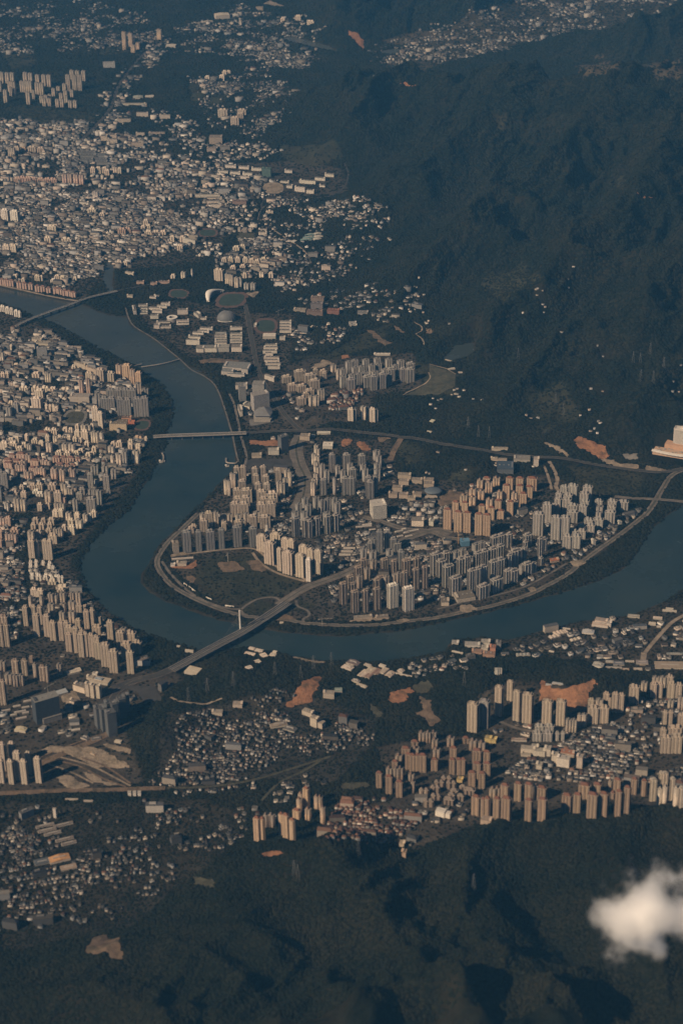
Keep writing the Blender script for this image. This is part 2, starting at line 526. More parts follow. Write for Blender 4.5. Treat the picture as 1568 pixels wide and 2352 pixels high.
M = {}
M['ground'] = mat_ground(); M['water'] = mat_water(); M['leaf'] = mat_leaf()
M['flat'] = mat_facade('residential_facade', 3.0, 3.6, wfrac=0.48, hfrac=0.5, strength=0.8)
M['flat_tint'] = mat_facade('residential_facade_tinted', 3.0, 3.6, wfrac=0.48, hfrac=0.5, strength=0.8, tinted=True)
M['band'] = mat_facade('banded_facade', 3.8, 4.0, wfrac=0.8, hfrac=0.42, strength=0.85, mull=False)
M['office'] = mat_facade('office_facade', 4.0, 2.2, wfrac=0.72, hfrac=0.62, glass=(0.03, 0.04, 0.05), strength=0.9)
M['house'] = mat_facade('house_wall', 3.2, 3.2, wfrac=0.42, hfrac=0.4, strength=0.6)
M['obj'] = mat_obj('painted_render'); M['metal'] = mat_obj('painted_metal', 0.55, 0.1)
M['rib'] = mat_ribbed('ribbed_sheet_roof'); M['attr'] = mat_attr('old_town_render')
M['glass'] = mat_plain('dark_glass', (0.035, 0.045, 0.055), 0.25, 0.3, 0.2)
M['asphalt'] = mat_plain('asphalt', (0.052, 0.048, 0.044), 0.9, 0.4, 0.03)
M['concrete'] = mat_plain('concrete_road', (0.135, 0.117, 0.098), 0.9, 0.45, 0.035)
M['tan'] = mat_plain('dusty_track', (0.25, 0.20, 0.15), 0.95, 0.45, 0.035)
M['line'] = mat_plain('road_paint', (0.6, 0.58, 0.54), 0.8, 0.15, 0.3)
M['soil'] = mat_soil('bare_orange_soil', (0.29, 0.145, 0.078))
M['soil2'] = mat_soil('bare_brown_soil', (0.16, 0.115, 0.08))
M['sand'] = mat_soil('pale_bare_ground', (0.27, 0.215, 0.16), (0.09, 0.078, 0.055))
M['field'] = mat_soil('rough_field', (0.075, 0.070, 0.047), (0.04, 0.04, 0.026))
M['turf'] = mat_plain('sports_turf', (0.038, 0.055, 0.040), 1.0, 0.25, 0.05)
M['track'] = mat_plain('running_track', (0.115, 0.072, 0.056), 0.95, 0.25, 0.05)
M['pave'] = mat_plain('paving', (0.17, 0.155, 0.135), 0.95, 0.35, 0.05)

# ------------------------------------------------------------------ mesh helpers
class MB:
    def __init__(s):
        s.v = []; s.f = []; s.m = []
    def add(s, vs, fs, mi=0):
        o = len(s.v); s.v += [tuple(map(float, p)) for p in vs]
        s.f += [tuple(o + i for i in f) for f in fs]; s.m += [mi] * len(fs)
    def box(s, x0, x1, y0, y1, z0, z1, mi=0, top=None, bottom=False):
        v = [(x0, y0, z0), (x1, y0, z0), (x1, y1, z0), (x0, y1, z0), (x0, y0, z1), (x1, y0, z1), (x1, y1, z1), (x0, y1, z1)]
        f = [(0, 1, 5, 4), (1, 2, 6, 5), (2, 3, 7, 6), (3, 0, 4, 7)]
        s.add(v, f, mi); o = len(s.v) - 8
        s.f.append((o + 4, o + 5, o + 6, o + 7)); s.m.append(mi if top is None else top)
        if bottom:
            s.f.append((o + 3, o + 2, o + 1, o)); s.m.append(mi)
    def obox(s, c, ang, w, d, z0, z1, mi=0, top=None):
        ca, sa = math.cos(ang), math.sin(ang)
        q = [(-w / 2, -d / 2), (w / 2, -d / 2), (w / 2, d / 2), (-w / 2, d / 2)]
        q = [(c[0] + ca * a - sa * b, c[1] + sa * a + ca * b) for a, b in q]
        s.prism(q, z0, z1, mi, top)
    def prism(s, poly, z0, z1, mi=0, top=None):
        n = len(poly)
        s.add([(x, y, z0) for x, y in poly] + [(x, y, z1) for x, y in poly], [(i, (i + 1) % n, n + (i + 1) % n, n + i) for i in range(n)], mi)
        o = len(s.v) - n
        s.f.append(tuple(range(o, o + n))); s.m.append(mi if top is None else top)
    def gable(s, x0, x1, y0, y1, z0, zr, mi=0, axis='x', over=0.0):
        if axis == 'x':
            ym = (y0 + y1) / 2
            v = [(x0 - over, y0 - over, z0), (x1 + over, y0 - over, z0), (x1 + over, y1 + over, z0), (x0 - over, y1 + over, z0), (x0 - over, ym, zr), (x1 + over, ym, zr)]
            f = [(0, 1, 5, 4), (2, 3, 4, 5), (1, 2, 5), (3, 0, 4)]
        else:
            xm = (x0 + x1) / 2
            v = [(x0 - over, y0 - over, z0), (x1 + over, y0 - over, z0), (x1 + over, y1 + over, z0), (x0 - over, y1 + over, z0), (xm, y0 - over, zr), (xm, y1 + over, zr)]
            f = [(1, 2, 5, 4), (3, 0, 4, 5), (0, 1, 4), (2, 3, 5)]
        s.add(v, f, mi)
    def hip(s, x0, x1, y0, y1, z0, zr, mi=0, over=0.5):
        x0 -= over; x1 += over; y0 -= over; y1 += over
        w, d = x1 - x0, y1 - y0; k = min(w, d) * 0.48
        v = [(x0, y0, z0), (x1, y0, z0), (x1, y1, z0), (x0, y1, z0), (x0 + k, y0 + k, zr), (x1 - k, y0 + k, zr), (x1 - k, y1 - k, zr), (x0 + k, y1 - k, zr)]
        s.add(v, [(0, 1, 5, 4), (1, 2, 6, 5), (2, 3, 7, 6), (3, 0, 4, 7), (4, 5, 6, 7)], mi)
    def tube(s, a, b, r, n=5, mi=0, r2=None):
        a = Vector(a); b = Vector(b); r2 = r if r2 is None else r2
        d = (b - a).normalized(); u = d.orthogonal().normalized(); w = d.cross(u)
        vs = []
        for p, q in ((a, r), (b, r2)):
            for k in range(n):
                t = 2 * math.pi * k / n
                vs.append(p + (u * math.cos(t) + w * math.sin(t)) * q)
        s.add(vs, [(k, (k + 1) % n, n + (k + 1) % n, n + k) for k in range(n)] + [tuple(range(n))[::-1], tuple(range(n, 2 * n))], mi)
    def lathe(s, prof, n=24, mi=0, sx=1.0, sy=1.0, cap=True):
        vs = []
        for r, z in prof:
            for k in range(n):
                t = 2 * math.pi * k / n
                vs.append((r * sx * math.cos(t), r * sy * math.sin(t), z))
        fs = []
        for j in range(len(prof) - 1):
            for k in range(n):
                fs.append((j * n + k, j * n + (k + 1) % n, (j + 1) * n + (k + 1) % n, (j + 1) * n + k))
        if cap:
            fs.append(tuple(range((len(prof) - 1) * n, len(prof) * n)))
        s.add(vs, fs, mi)
    def mesh(s, name, mats, shade=False):
        me = bpy.data.meshes.new(name)
        me.from_pydata(s.v, [], s.f)
        for m in mats:
            me.materials.append(m)
        if len(mats) > 1:
            me.polygons.foreach_set('material_index', s.m)
        if shade:
            me.polygons.foreach_set('use_smooth', [True] * len(s.f))
        me.update()
        return me

def link(name, me, parent=None, loc=(0, 0, 0), rz=0.0, color=None):
    o = bpy.data.objects.new(name, me)
    COL.objects.link(o)
    o.location = loc; o.rotation_euler = (0, 0, rz)
    if parent is not None:
        o.parent = parent
    if color is not None:
        o.color = (*color[:3], 1.0)
    return o

def tag(o, label=None, cat=None, group=None, kind=None):
    if label: o['label'] = label
    if cat: o['category'] = cat
    if group: o['group'] = group
    if kind: o['kind'] = kind
    return o

def empty(name, loc, rz, label, cat, group=None):
    o = link(name, None, None, loc, rz)
    o.empty_display_size = 5.0
    return tag(o, label, cat, group)

def np_mesh(name, verts, faces4, mats):
    me = bpy.data.meshes.new(name)
    nv, nf = len(verts), len(faces4)
    me.vertices.add(nv); me.vertices.foreach_set('co', np.asarray(verts, np.float32).ravel())
    k = faces4.shape[1]
    me.loops.add(nf * k); me.loops.foreach_set('vertex_index', faces4.astype(np.int32).ravel())
    me.polygons.add(nf); me.polygons.foreach_set('loop_start', np.arange(0, nf * k, k, dtype=np.int32))
    for m in mats:
        me.materials.append(m)
    me.update(calc_edges=True)
    return me

# ------------------------------------------------------------------ ground: land cover
LAND = np.empty(XX.shape + (3,)); LAND[:] = (0.014, 0.017, 0.011)
TREE = np.ones(XX.shape)            # tree cover 0..1
def paint(poly_d, col, tree=None, soft=14.0, t='D', amt=1.0, rough=18.0):
    P = gpoly(poly_d, t)
    b0 = P.min(0) - 60; b1 = P.max(0) + 60
    m = (XX > b0[0]) & (XX < b1[0]) & (YY > b0[1]) & (YY < b1[1])
    if not m.any():
        return
    d, _ = segdist(XX[m], YY[m], P, True)
    s = np.where(inside(XX[m], YY[m], P), d, -d) + rough * (fbm(XX[m] / 28, YY[m] / 28, 3, 77) - 0.5)
    k = smooth(-soft / 2, soft / 2, s) * amt
    LAND[m] = LAND[m] * (1 - k[:, None]) + np.array(col) * k[:, None]
    if tree is not None:
        TREE[m] = TREE[m] * (1 - k) + tree * k

URB = (0.088, 0.076, 0.062)
FLD = (0.055, 0.055, 0.034)
# built-up land
paint([(-60,470),(150,430),(330,430),(470,460),(520,540),(470,600),(400,610),(250,625),(190,690),(60,668),(-60,650)], URB, 0.62)
paint([(-60,280),(200,290),(340,320),(480,390),(470,460),(330,440),(150,440),(-60,480)], URB, 0.7)
paint([(-60,712),(50,725),(110,752),(180,805),(250,850),(330,880),(350,960),(330,1010),(315,1090),(230,1190),(160,1290),(190,1350),(330,1460),(340,1540),(200,1560),(-60,1640)], URB, 0.48)
paint([(-60,1500),(200,1540),(400,1540),(420,1560),(300,1640),(290,1690),(330,1800),(-60,1830)], URB, 0.22)
paint([(545,1080),(620,1010),(760,1000),(900,1010),(910,1090),(1080,1110),(1240,1090),(1440,1150),(1400,1260),(1200,1370),(1000,1420),(720,1430),(580,1410),(470,1370),(390,1310),(400,1230)], URB, 0.55)
paint([(540,880),(600,860),(720,820),(950,810),(970,890),(860,910),(850,965),(700,990),(560,990)], URB, 0.3)
paint([(300,700),(420,690),(580,720),(680,720),(660,850),(560,850),(430,820),(340,760)], URB, 0.55)
paint([(480,380),(640,370),(790,390),(800,440),(620,460),(500,460)], URB, 0.4)
paint([(860,1720),(1000,1690),(1130,1700),(1080,1620),(1180,1560),(1400,1640),(1568,1580),(1640,1700),(1600,1840),(1180,1860),(1080,1900),(960,1950),(730,1920),(800,1850),(900,1840)], URB, 0.25)
paint([(1030,1480),(1200,1450),(1400,1400),(1600,1370),(1640,1560),(1450,1540),(1380,1530),(1200,1500)], (0.07,0.062,0.05), 0.55)
paint([(380,1640),(560,1600),(720,1590),(860,1650),(850,1720),(760,1800),(600,1790),(420,1830),(350,1780)], (0.06,0.055,0.045), 0.6)
paint([(0,1840),(200,1850),(420,1830),(560,1870),(520,1960),(400,2040),(300,2130),(0,2190)], (0.05,0.046,0.036), 0.7)
# fields, scrub and cleared slopes
FIELDS = [
 ([(430,190),(510,180),(540,215),(500,245),(440,235)], 0.12), ([(640,330),(760,320),(790,360),(720,385),(640,365)], 0.15),
 ([(1000,100),(1130,20),(1300,30),(1180,90),(1040,130)], 0.2), ([(870,95),(960,70),(1060,75),(960,110)], 0.2),
 ([(0,120),(70,115),(90,150),(20,160)], 0.3), ([(220,110),(300,100),(310,120),(230,130)], 0.3), ([(580,100),(700,130),(690,160),(600,150)], 0.25),
 ([(660,820),(760,810),(840,760),(900,740),(880,790),(760,830)], 0.25), ([(930,830),(1000,840),(1050,860),(1045,905),(925,908),(975,882)], 0.0),
 ([(480,1280),(600,1270),(700,1320),(690,1350),(580,1390),(500,1390),(430,1330)], 0.25), ([(540,1400),(600,1378),(630,1385),(620,1410),(560,1412)], 0.1),
 ([(660,1390),(690,1375),(720,1390),(690,1405)], 0.2), ([(1100,640),(1200,600),(1240,640),(1150,700)], 0.7), ([(1200,880),(1290,870),(1330,960),(1240,1000)], 0.45),
 ([(1300,1070),(1480,1080),(1470,1140),(1330,1130)], 0.35), ([(900,1020),(960,1015),(980,1060),(930,1070)], 0.25), ([(1030,1090),(1090,1075),(1080,1110),(1035,1110)], 0.2),
 ([(0,250),(60,240),(220,260),(230,285),(100,290)], 0.35), ([(1410,390),(1440,400),(1430,440),(1410,430)], 0.5), ([(1130,270),(1160,260),(1170,300),(1140,300)], 0.6),
 ([(1320,150),(1400,140),(1420,170),(1340,180)], 0.6), ([(1480,150),(1568,130),(1568,180),(1500,190)], 0.6), ([(1350,130),(1390,125),(1380,140)], 0.6)]
for p, tr in FIELDS:
    paint(p, FLD if p[0][1] > 170 or p[0][0] < 700 else (0.115, 0.092, 0.062), tr, soft=30)
paint([(880,130),(1000,85),(1110,20),(1250,-20),(1568,-20),(1480,40),(1320,60),(1180,105),(1000,150),(890,165)], (0.085, 0.072, 0.050), 0.35, soft=40)
# shady planted corridors along the avenues of the left bank
for line, wd in (([(70,800),(60,870),(30,960),(10,1000)], 30), ([(150,830),(105,930),(75,990)], 16), ([(250,1000),(225,1060),(190,1130)], 22), ([(58,1190),(52,1300),(42,1400),(20,1450)], 34)):
    P = gpoly(line)
    b0 = P.min(0) - 80; b1 = P.max(0) + 80
    m = (XX > b0[0]) & (XX < b1[0]) & (YY > b0[1]) & (YY < b1[1])
    d, _ = segdist(XX[m], YY[m], P)
    k = smooth(wd + 8, wd - 8, d)
    TREE[m] = TREE[m] * (1 - k) + 0.95 * k
    LAND[m] = LAND[m] * (1 - k[:, None]) + np.array((0.03, 0.035, 0.022)) * k[:, None]
# banks
k = smooth(16, -2, SD)
LAND = LAND * (1 - 0.7 * k[..., None]) + np.array((0.075, 0.062, 0.045)) * 0.7 * k[..., None]

nyy, nxx = XX.shape
V = np.stack([XX, YY, ZZ], -1).reshape(-1, 3)
ii = np.arange((nyy - 1) * (nxx - 1)); r, c = ii // (nxx - 1), ii % (nxx - 1)
a = r * nxx + c
F4 = np.stack([a, a + 1, a + nxx + 1, a + nxx], -1)
gm = np_mesh('ground', V, F4, [M['ground']])
at = gm.attributes.new('land', 'FLOAT_COLOR', 'POINT')
at.data.foreach_set('color', np.concatenate([LAND.reshape(-1, 3), np.ones((len(V), 1))], 1).astype(np.float32).ravel())
gm.polygons.foreach_set('use_smooth', [True] * len(F4))
tag(link('ground', gm), 'wooded hills and city ground on both banks of the river', None, None, 'structure')

def flat_sheet(name, poly, z, mat, label):
    bm = bmesh.new()
    vs = [bm.verts.new((x, y, z)) for x, y in poly]
    f = bm.faces.new(vs)
    bmesh.ops.triangulate(bm, faces=[f])
    bm.normal_update()
    if bm.faces and sum(q.normal.z for q in bm.faces) < 0:
        bmesh.ops.reverse_faces(bm, faces=bm.faces)
    me = bpy.data.meshes.new(name); bm.to_mesh(me); bm.free()
    me.materials.append(mat)
    return tag(link(name, me), label, None, None, 'structure')

def grow(P, d):
    """push a polygon outward by about d"""
    P = np.asarray(P, float)
    A = 0.5 * np.sum(P[:, 0] * np.roll(P[:, 1], -1) - np.roll(P[:, 0], -1) * P[:, 1])
    t = np.roll(P, -1, 0) - np.roll(P, 1, 0)
    n = np.stack([t[:, 1], -t[:, 0]], -1); n /= np.linalg.norm(n, axis=1, keepdims=True) + 1e-9
    return P + n * d * (1 if A > 0 else -1)

flat_sheet('river', grow(RIVER, 9.0), -3.0, M['water'], 'wide blue grey river bending round the peninsula')
for p, lb in zip(PONDW, ('small pond below the far hill', 'long pale pond among far villages', 'narrow creek joining the river above the bridge', 'dark reservoir behind a straight dam', 'pond by the valley village')):
    flat_sheet('pond', grow(p, 6.0), -1.0, M['water'], lb)

# ------------------------------------------------------------------ occupancy raster (4 m)
OX0, OX1, OY0, OY1, OS = -2400.0, 2400.0, 3000.0, 13600.0, 4.0
OW, OH = int((OX1 - OX0) / OS), int((OY1 - OY0) / OS)
OCC = np.zeros((OH, OW), np.uint8)     # 1 road or patch, 2 building
def occ_window(x0, x1, y0, y1):
    i0, i1 = int(max(0, (x0 - OX0) / OS)), int(min(OW, (x1 - OX0) / OS + 2))
    j0, j1 = int(max(0, (y0 - OY0) / OS)), int(min(OH, (y1 - OY0) / OS + 2))
    if i0 >= i1 or j0 >= j1:
        return None
    X, Y = np.meshgrid(OX0 + (np.arange(i0, i1) + .5) * OS, OY0 + (np.arange(j0, j1) + .5) * OS)
    return slice(j0, j1), slice(i0, i1), X, Y
def occ_rect(c, ang, w, d, pad=2.0, val=2):
    R = math.hypot(w, d) / 2 + pad + OS
    q = occ_window(c[0] - R, c[0] + R, c[1] - R, c[1] + R)
    if q is None: return
    js, is_, X, Y = q
    dx, dy = X - c[0], Y - c[1]; ca, sa = math.cos(ang), math.sin(ang)
    u = dx * ca + dy * sa; v = -dx * sa + dy * ca
    m = (np.abs(u) < w / 2 + pad) & (np.abs(v) < d / 2 + pad)
    OCC[js, is_][m] = val
def occ_line(P, hw, val=1):
    for a, b in zip(P[:-1], P[1:]):
        q = occ_window(min(a[0], b[0]) - hw, max(a[0], b[0]) + hw, min(a[1], b[1]) - hw, max(a[1], b[1]) + hw)
        if q is None: continue
        js, is_, X, Y = q
        d, _ = segdist(X, Y, np.array([a[:2], b[:2]]))
        OCC[js, is_][d < hw] = val
def occ_poly(P, val=1):
    q = occ_window(P[:, 0].min(), P[:, 0].max(), P[:, 1].min(), P[:, 1].max())
    if q is None: return
    js, is_, X, Y = q
    OCC[js, is_][inside(X, Y, P)] = val
def occ_at(x, y):
    i = ((np.asarray(x) - OX0) / OS).astype(int); j = ((np.asarray(y) - OY0) / OS).astype(int)
    ok = (i >= 0) & (i < OW) & (j >= 0) & (j < OH)
    r = np.full(np.shape(i), 9, np.uint8)
    r[ok] = OCC[j[ok], i[ok]]
    return r

# ------------------------------------------------------------------ draped sheets and roads
ZL = [0.35]
def patch(name, pts, mat, label, t='D', step=6.0, tree=0, ragged=8.0, z=0.5):
    """a bare or planted surface draped over the relief, cut from its outline in small cells"""
    P = gpoly(pts, t)
    x0, y0 = P.min(0); x1, y1 = P.max(0)
    nx, ny = max(2, int((x1 - x0) / step) + 2), max(2, int((y1 - y0) / step) + 2)
    xs = x0 - step / 2 + np.arange(nx + 1) * step; ys = y0 - step / 2 + np.arange(ny + 1) * step
    X, Y = np.meshgrid(xs, ys)
    s, _ = segdist(X, Y, P, True)
    s = np.where(inside(X, Y, P), s, -s) + ragged * 2 * (fbm(X / 17, Y / 17, 3, 41) - 0.5)
    keep = ((s[:-1, :-1] > 0).astype(int) + (s[1:, :-1] > 0) + (s[:-1, 1:] > 0) + (s[1:, 1:] > 0)) >= 2
    # pull the outer ring of vertices onto the outline
    jj, ii = np.nonzero(keep)
    if len(jj) == 0: return None
    idx = -np.ones(X.shape, int)
    used = np.zeros(X.shape, bool)
    for a_, b_ in ((0, 0), (0, 1), (1, 0), (1, 1)):
        used[jj + a_, ii + b_] = True
    gy, gx = np.gradient(s, step)
    gl = gx * gx + gy * gy + 1e-6
    k = np.where(s < 0, -s / np.sqrt(gl), 0); k = np.clip(k, 0, step * 0.8)
    X2 = X + gx / np.sqrt(gl) * k; Y2 = Y + gy / np.sqrt(gl) * k
    idx[used] = np.arange(used.sum())
    ZL[0] += 0.006
    rel = np.clip(s[used] / 12, 0, 1) * (5.0 * (fbm(X2[used] / 34, Y2[used] / 34, 4, 55) - .35) if mat.name.startswith('bare') or mat.name.startswith('pale') else 0)
    V = np.stack([X2[used], Y2[used], H(X2[used], Y2[used]) + z + ZL[0] + np.maximum(rel, 0)], -1)
    F = np.stack([idx[jj, ii], idx[jj, ii + 1], idx[jj + 1, ii + 1], idx[jj + 1, ii]], -1)
    me = np_mesh(name, V, F, [mat])
    if tree is not None:
        occ_poly(P, 1)
    return tag(link(name, me), label, None, None, 'structure')

def ribbon(P3, w, off=0.0, dz=0.0):
    """quad strip along a 3-D line; off shifts it sideways"""
    P = np.asarray(P3, float)
    t = np.gradient(P[:, :2], axis=0); t /= np.linalg.norm(t, axis=1, keepdims=True) + 1e-9
    n = np.stack([-t[:, 1], t[:, 0]], -1)
    L = P[:, :2] + n * (off + w / 2); R = P[:, :2] + n * (off - w / 2)
    n_ = len(P)
    V = np.concatenate([np.column_stack([R, P[:, 2] + dz]), np.column_stack([L, P[:, 2] + dz])])
    i = np.arange(n_ - 1)
    return V, np.stack([i, i + 1, n_ + i + 1, n_ + i], -1)

def road(name, pts, w, mat, label, t='D', z=0.9, lines=True, median=None, lift=None, closed=False):
    q = np.array([TD(t, *p) for p in pts], float)
    g = gnd(q[:, 0], q[:, 1])[:, :2]
    C = catmull(g, 8, closed)
    if closed: C = np.concatenate([C, C[:1]])
    z0 = np.maximum(H(C[:, 0], C[:, 1]), 0.0)
    # smooth the profile
    for _ in range(6):
        z0[1:-1] = np.maximum(z0[1:-1], 0.25 * z0[:-2] + 0.5 * z0[1:-1] + 0.25 * z0[2:])
    ZL[0] += 0.006
    P3 = np.column_stack([C, z0 + z + ZL[0] + (0 if lift is None else lift)])
    V, F = ribbon(P3, w)
    o = tag(link(name, np_mesh(name, V, F, [M[mat]])), label, None, None, 'structure')
    extra = []
    if median:
        extra.append(('median_strip', median, 0.0, 0.12, 'field'))
    if lines and w > 9:
        for s in (-1, 1):
            extra.append(('kerb', 0.8, s * (w / 2 - 0.4), 0.12, 'tan'))
    for nm, ww, off, dz, mm in extra:
        V, F = ribbon(P3, ww, off, dz)
        link(nm, np_mesh(nm, V, F, [M[mm]]), o)
    occ_line(C, w / 2 + 3)
    return P3

# riverside drives of the peninsula
road('road', [(455,1180),(412,1221),(382,1251),(362,1285),(366,1310),(395,1345),(440,1372),(490,1394),(545,1412),(600,1420),(660,1424),(700,1432),(784,1437),(860,1436),(930,1428),(1004,1419),(1064,1406),(1134,1391),(1209,1368),(1264,1341),(1304,1318),(1334,1293),(1369,1266),(1419,1231),(1464,1196),(1490,1173),(1512,1140)], 17, 'concrete', 'dusty riverside drive round the peninsula shore', median=3)
road('road', [(372,1290),(395,1322),(435,1360),(480,1385),(525,1398),(552,1400)], 9, 'concrete', 'inner road curving behind the riverside drive', lines=False)
road('road', [(395,1278),(470,1268),(530,1262),(585,1262),(620,1290),(650,1312),(690,1325),(706,1338)], 8, 'tan', 'pale service road below the slab towers')
road('road', [(580,1270),(600,1295),(640,1318),(700,1336)], 9, 'tan', 'pale curb road round the slab towers', lines=False)
road('road', [(1004,1400),(1064,1384),(1130,1370),(1200,1350),(1250,1325),(1300,1295)], 7, 'concrete', 'lane behind the riverside drive', lines=False)
# bridge road, approaches and loops
road('road', [(640,1390),(700,1352),(745,1335),(790,1318),(840,1292),(890,1262),(940,1235),(1000,1218),(1036,1226)], 30, 'concrete', 'broad avenue running inland from the pylon bridge', median=3)
road('road', [(834,1188),(880,1200),(930,1216),(984,1220),(1030,1236),(1090,1242)], 22, 'concrete', 'wide street in front of the orange roofed estate', median=2)
road('road', [(555,1400),(570,1388),(595,1376),(630,1373),(645,1385),(640,1396)], 8, 'concrete', 'upper loop ramp at the bridge head', lines=False)
road('road', [(552,1402),(562,1412),(590,1418),(618,1416),(660,1400)], 9, 'concrete', 'lower loop ramp at the bridge head', lines=False)
road('road', [(680,1380),(684,1393),(704,1402),(710,1413),(696,1424),(705,1432),(740,1436)], 8, 'concrete', 'curling slip road east of the bridge head', lines=False)
road('road', [(400,1535),(360,1552),(325,1560),(275,1575),(240,1590),(170,1600)], 26, 'asphalt', 'approach road on the south bank of the pylon bridge', median=2)
road('road', [(240,1645),(265,1595),(300,1572),(330,1560)], 18, 'asphalt', 'city street meeting the bridge approach')
# expressway
P_EXP = road('road', [(548,998),(600,994),(660,991),(720,990),(784,990),(830,995),(884,1000),(921,1006),(969,1012),(1030,1024),(1110,1036),(1176,1047),(1276,1053),(1350,1066),(1400,1074),(1470,1083),(1520,1086),(1580,1076)], 18, 'asphalt', 'expressway crossing behind the peninsula', median=2, lift=2.5)
road('road', [(1600,1070),(1545,1090),(1522,1120),(1504,1150),(1480,1185)], 18, 'concrete', 'double road dropping to the river from the hotel', median=4)
road('road', [(1410,1142),(1450,1146),(1500,1148),(1550,1152),(1600,1160)], 16, 'concrete', 'straight link road beyond the grey estate', lift=1.5)
road('road', [(1260,1060),(1271,1080),(1279,1100),(1276,1118),(1284,1130)], 13, 'tan', 'pale estate road beside the blue roofed hall')
road('road', [(1248,1070),(1258,1095),(1266,1125)], 9, 'tan', 'pale track next to the estate road', lines=False)
road('road', [(920,1008),(905,1035),(895,1058)], 20, 'soil2', 'unfinished dirt road below the expressway', lines=False)
# north bank avenues
road('road', [(562,700),(567,718),(573,750),(581,795),(590,840),(606,880),(625,908),(656,956),(682,982),(706,992)], 17, 'asphalt', 'tree lined avenue through the campus', median=3)
road('road', [(690,1000),(680,1030),(686,1065),(700,1098),(696,1140),(676,1176)], 46, 'concrete', 'very wide pale boulevard between the tower estates', median=6)
road('road', [(288,706),(297,734),(310,752),(340,771),(362,786),(392,810),(414,828),(440,852),(468,866),(490,882),(503,905),(516,940),(528,980),(536,1010),(542,1040),(548,1062)], 6, 'concrete', 'riverside promenade on the campus shore', lines=False)
road('road', [(527,905),(538,930),(546,965),(553,1000),(560,1025),(566,1050),(560,1080)], 9, 'concrete', 'shore road below the convention hall', lines=False)
road('road', [(0,656),(50,668),(110,681),(165,690),(184,691)], 12, 'tan', 'quay road along the old town waterfront')
road('road', [(48,742),(54,770),(60,795)], 8, 'asphalt', 'street running down from the upper bridge', lines=False)
road('road', [(270,668),(310,660),(360,650),(400,640)], 10, 'asphalt', 'road leading inland from the upper bridge', lines=False)
road('road', [(372,95),(330,125),(295,165),(270,205),(256,245),(230,280),(190,320)], 16, 'asphalt', 'long avenue leading away through the far city')
road('road', [(600,480),(606,460),(640,452),(700,455),(760,450),(790,430),(800,400),(790,375)], 10, 'asphalt', 'ring road round the distant school', lines=False)
road('road', [(630,530),(660,550),(690,570),(705,585)], 9, 'tan', 'pale village road', lines=False)
road('road', [(592,506),(598,485),(612,470)], 6, 'concrete', 'lane at the wooded bend', lines=False)
# south bank
road('road', [(392,1602),(417,1612),(465,1618),(490,1612),(510,1605)], 7, 'tan', 'narrow lane along the foot of the wooded hill', lines=False)
road('road', [(1580,1408),(1540,1432),(1500,1475),(1480,1500)], 12, 'tan', 'pale country road on the far right bank')
road('road', [(1478,1500),(1474,1530)], 16, 'tan', 'short pale yard road', lines=False)
road('road', [(0,1823),(60,1821),(130,1817),(260,1815),(330,1812),(380,1811)], 18, 'soil2', 'brown embankment road at the railway', lines=False)
road('railway_track', [(384,1811),(440,1810),(500,1806),(560,1797),(620,1782),(690,1760),(760,1738)], 8, 'field', 'grassy railway cutting curving past the hillside village', lines=False)
road('road', [(600,1840),(640,1800),(700,1770),(740,1745)], 8, 'field', 'valley track between hamlets', lines=False)
road('road', [(1090,1640),(1140,1655),(1220,1680),(1330,1670),(1360,1650),(1400,1620)], 10, 'concrete', 'estate road behind the villas', lines=False)
road('road', [(974,793),(968,778),(955,768),(968,760),(964,748),(950,740)], 6, 'tan', 'winding pale track in the foothills', lines=False)
road('road', [(925,908),(934,902),(960,890),(978,880),(988,868),(984,856)], 6, 'tan', 'pale haul road edging the terrace', lines=False)
road('road', [(985,837),(1015,845),(1046,860)], 5, 'tan', 'thin track above the terrace', lines=False)
for k, (a, b) in enumerate((([(0,1790),(60,1770),(130,1738),(220,1700),(260,1680)], 22), ([(0,1778),(60,1756),(120,1728),(225,1690)], 6))):
    road('railway_track', a, b, 'soil2', ['wide dark railway formation', 'second pale railway track'][k] + ' in front of the office towers', lines=False)
for k, a in enumerate(([(115,1745),(180,1760),(240,1790),(290,1808)], [(140,1740),(210,1760),(270,1790),(300,1806)], [(170,1735),(240,1760),(300,1800)], [(110,1755),(165,1775),(215,1800)])):
    road('railway_track', a, 6, ['soil2', 'sand', 'soil2', 'sand'][k], ['first', 'second', 'third', 'fourth'][k] + ' siding fanning across the bare railway yard', lines=False)

# bare ground, sports grounds and cleared slopes
patch('bare_earth', [(720,515),(800,520),(860,525),(960,520),(1010,530),(1000,560),(900,575),(800,565),(725,560)], M['soil'], 'long strip of orange earth beside the river bridge', '13')
patch('bare_earth', [(255,350),(300,380),(360,440),(480,460),(640,400),(740,350),(810,440),(760,380),(720,470),(700,540),(640,640),(480,665),(470,600),(380,560),(290,570),(245,600)], M['soil'], 'large orange excavated hillside above the south bank towers', '35')
patch('bare_earth', [(1180,410),(1330,330),(1400,340),(1340,460),(1280,540),(1330,580),(1170,600),(1120,625),(1040,620),(1060,580),(1140,540),(1150,470)], M['soil'], 'orange quarry scar among south bank woods', '15')
patch('bare_earth', [(430,480),(520,470),(620,430),(680,480),(600,510),(600,570),(500,590),(430,570)], M['soil'], 'orange dug slope beside the oval yard', '25')
patch('bare_earth', [(640,420),(730,380),(800,370),(855,420),(800,490),(690,500)], M['field'], 'oval grassed yard with a pale rim', '25')
patch('bare_earth', [(700,510),(820,560),(830,650),(910,740),(830,800),(790,800),(770,720),(660,680),(740,640)], M['soil2'], 'brown cleared valley floor in the woods', '25')
patch('bare_earth', [(250,570),(320,630),(410,690),(330,720),(270,650)], M['field'], 'dull meadow beside the hillside village', '25')
patch('bare_earth', [(550,520),(600,480),(700,510),(850,570),(890,660),(870,690),(780,690),(700,620),(600,590)], M['soil'], 'brown excavated bench on the mountain foot', '33')
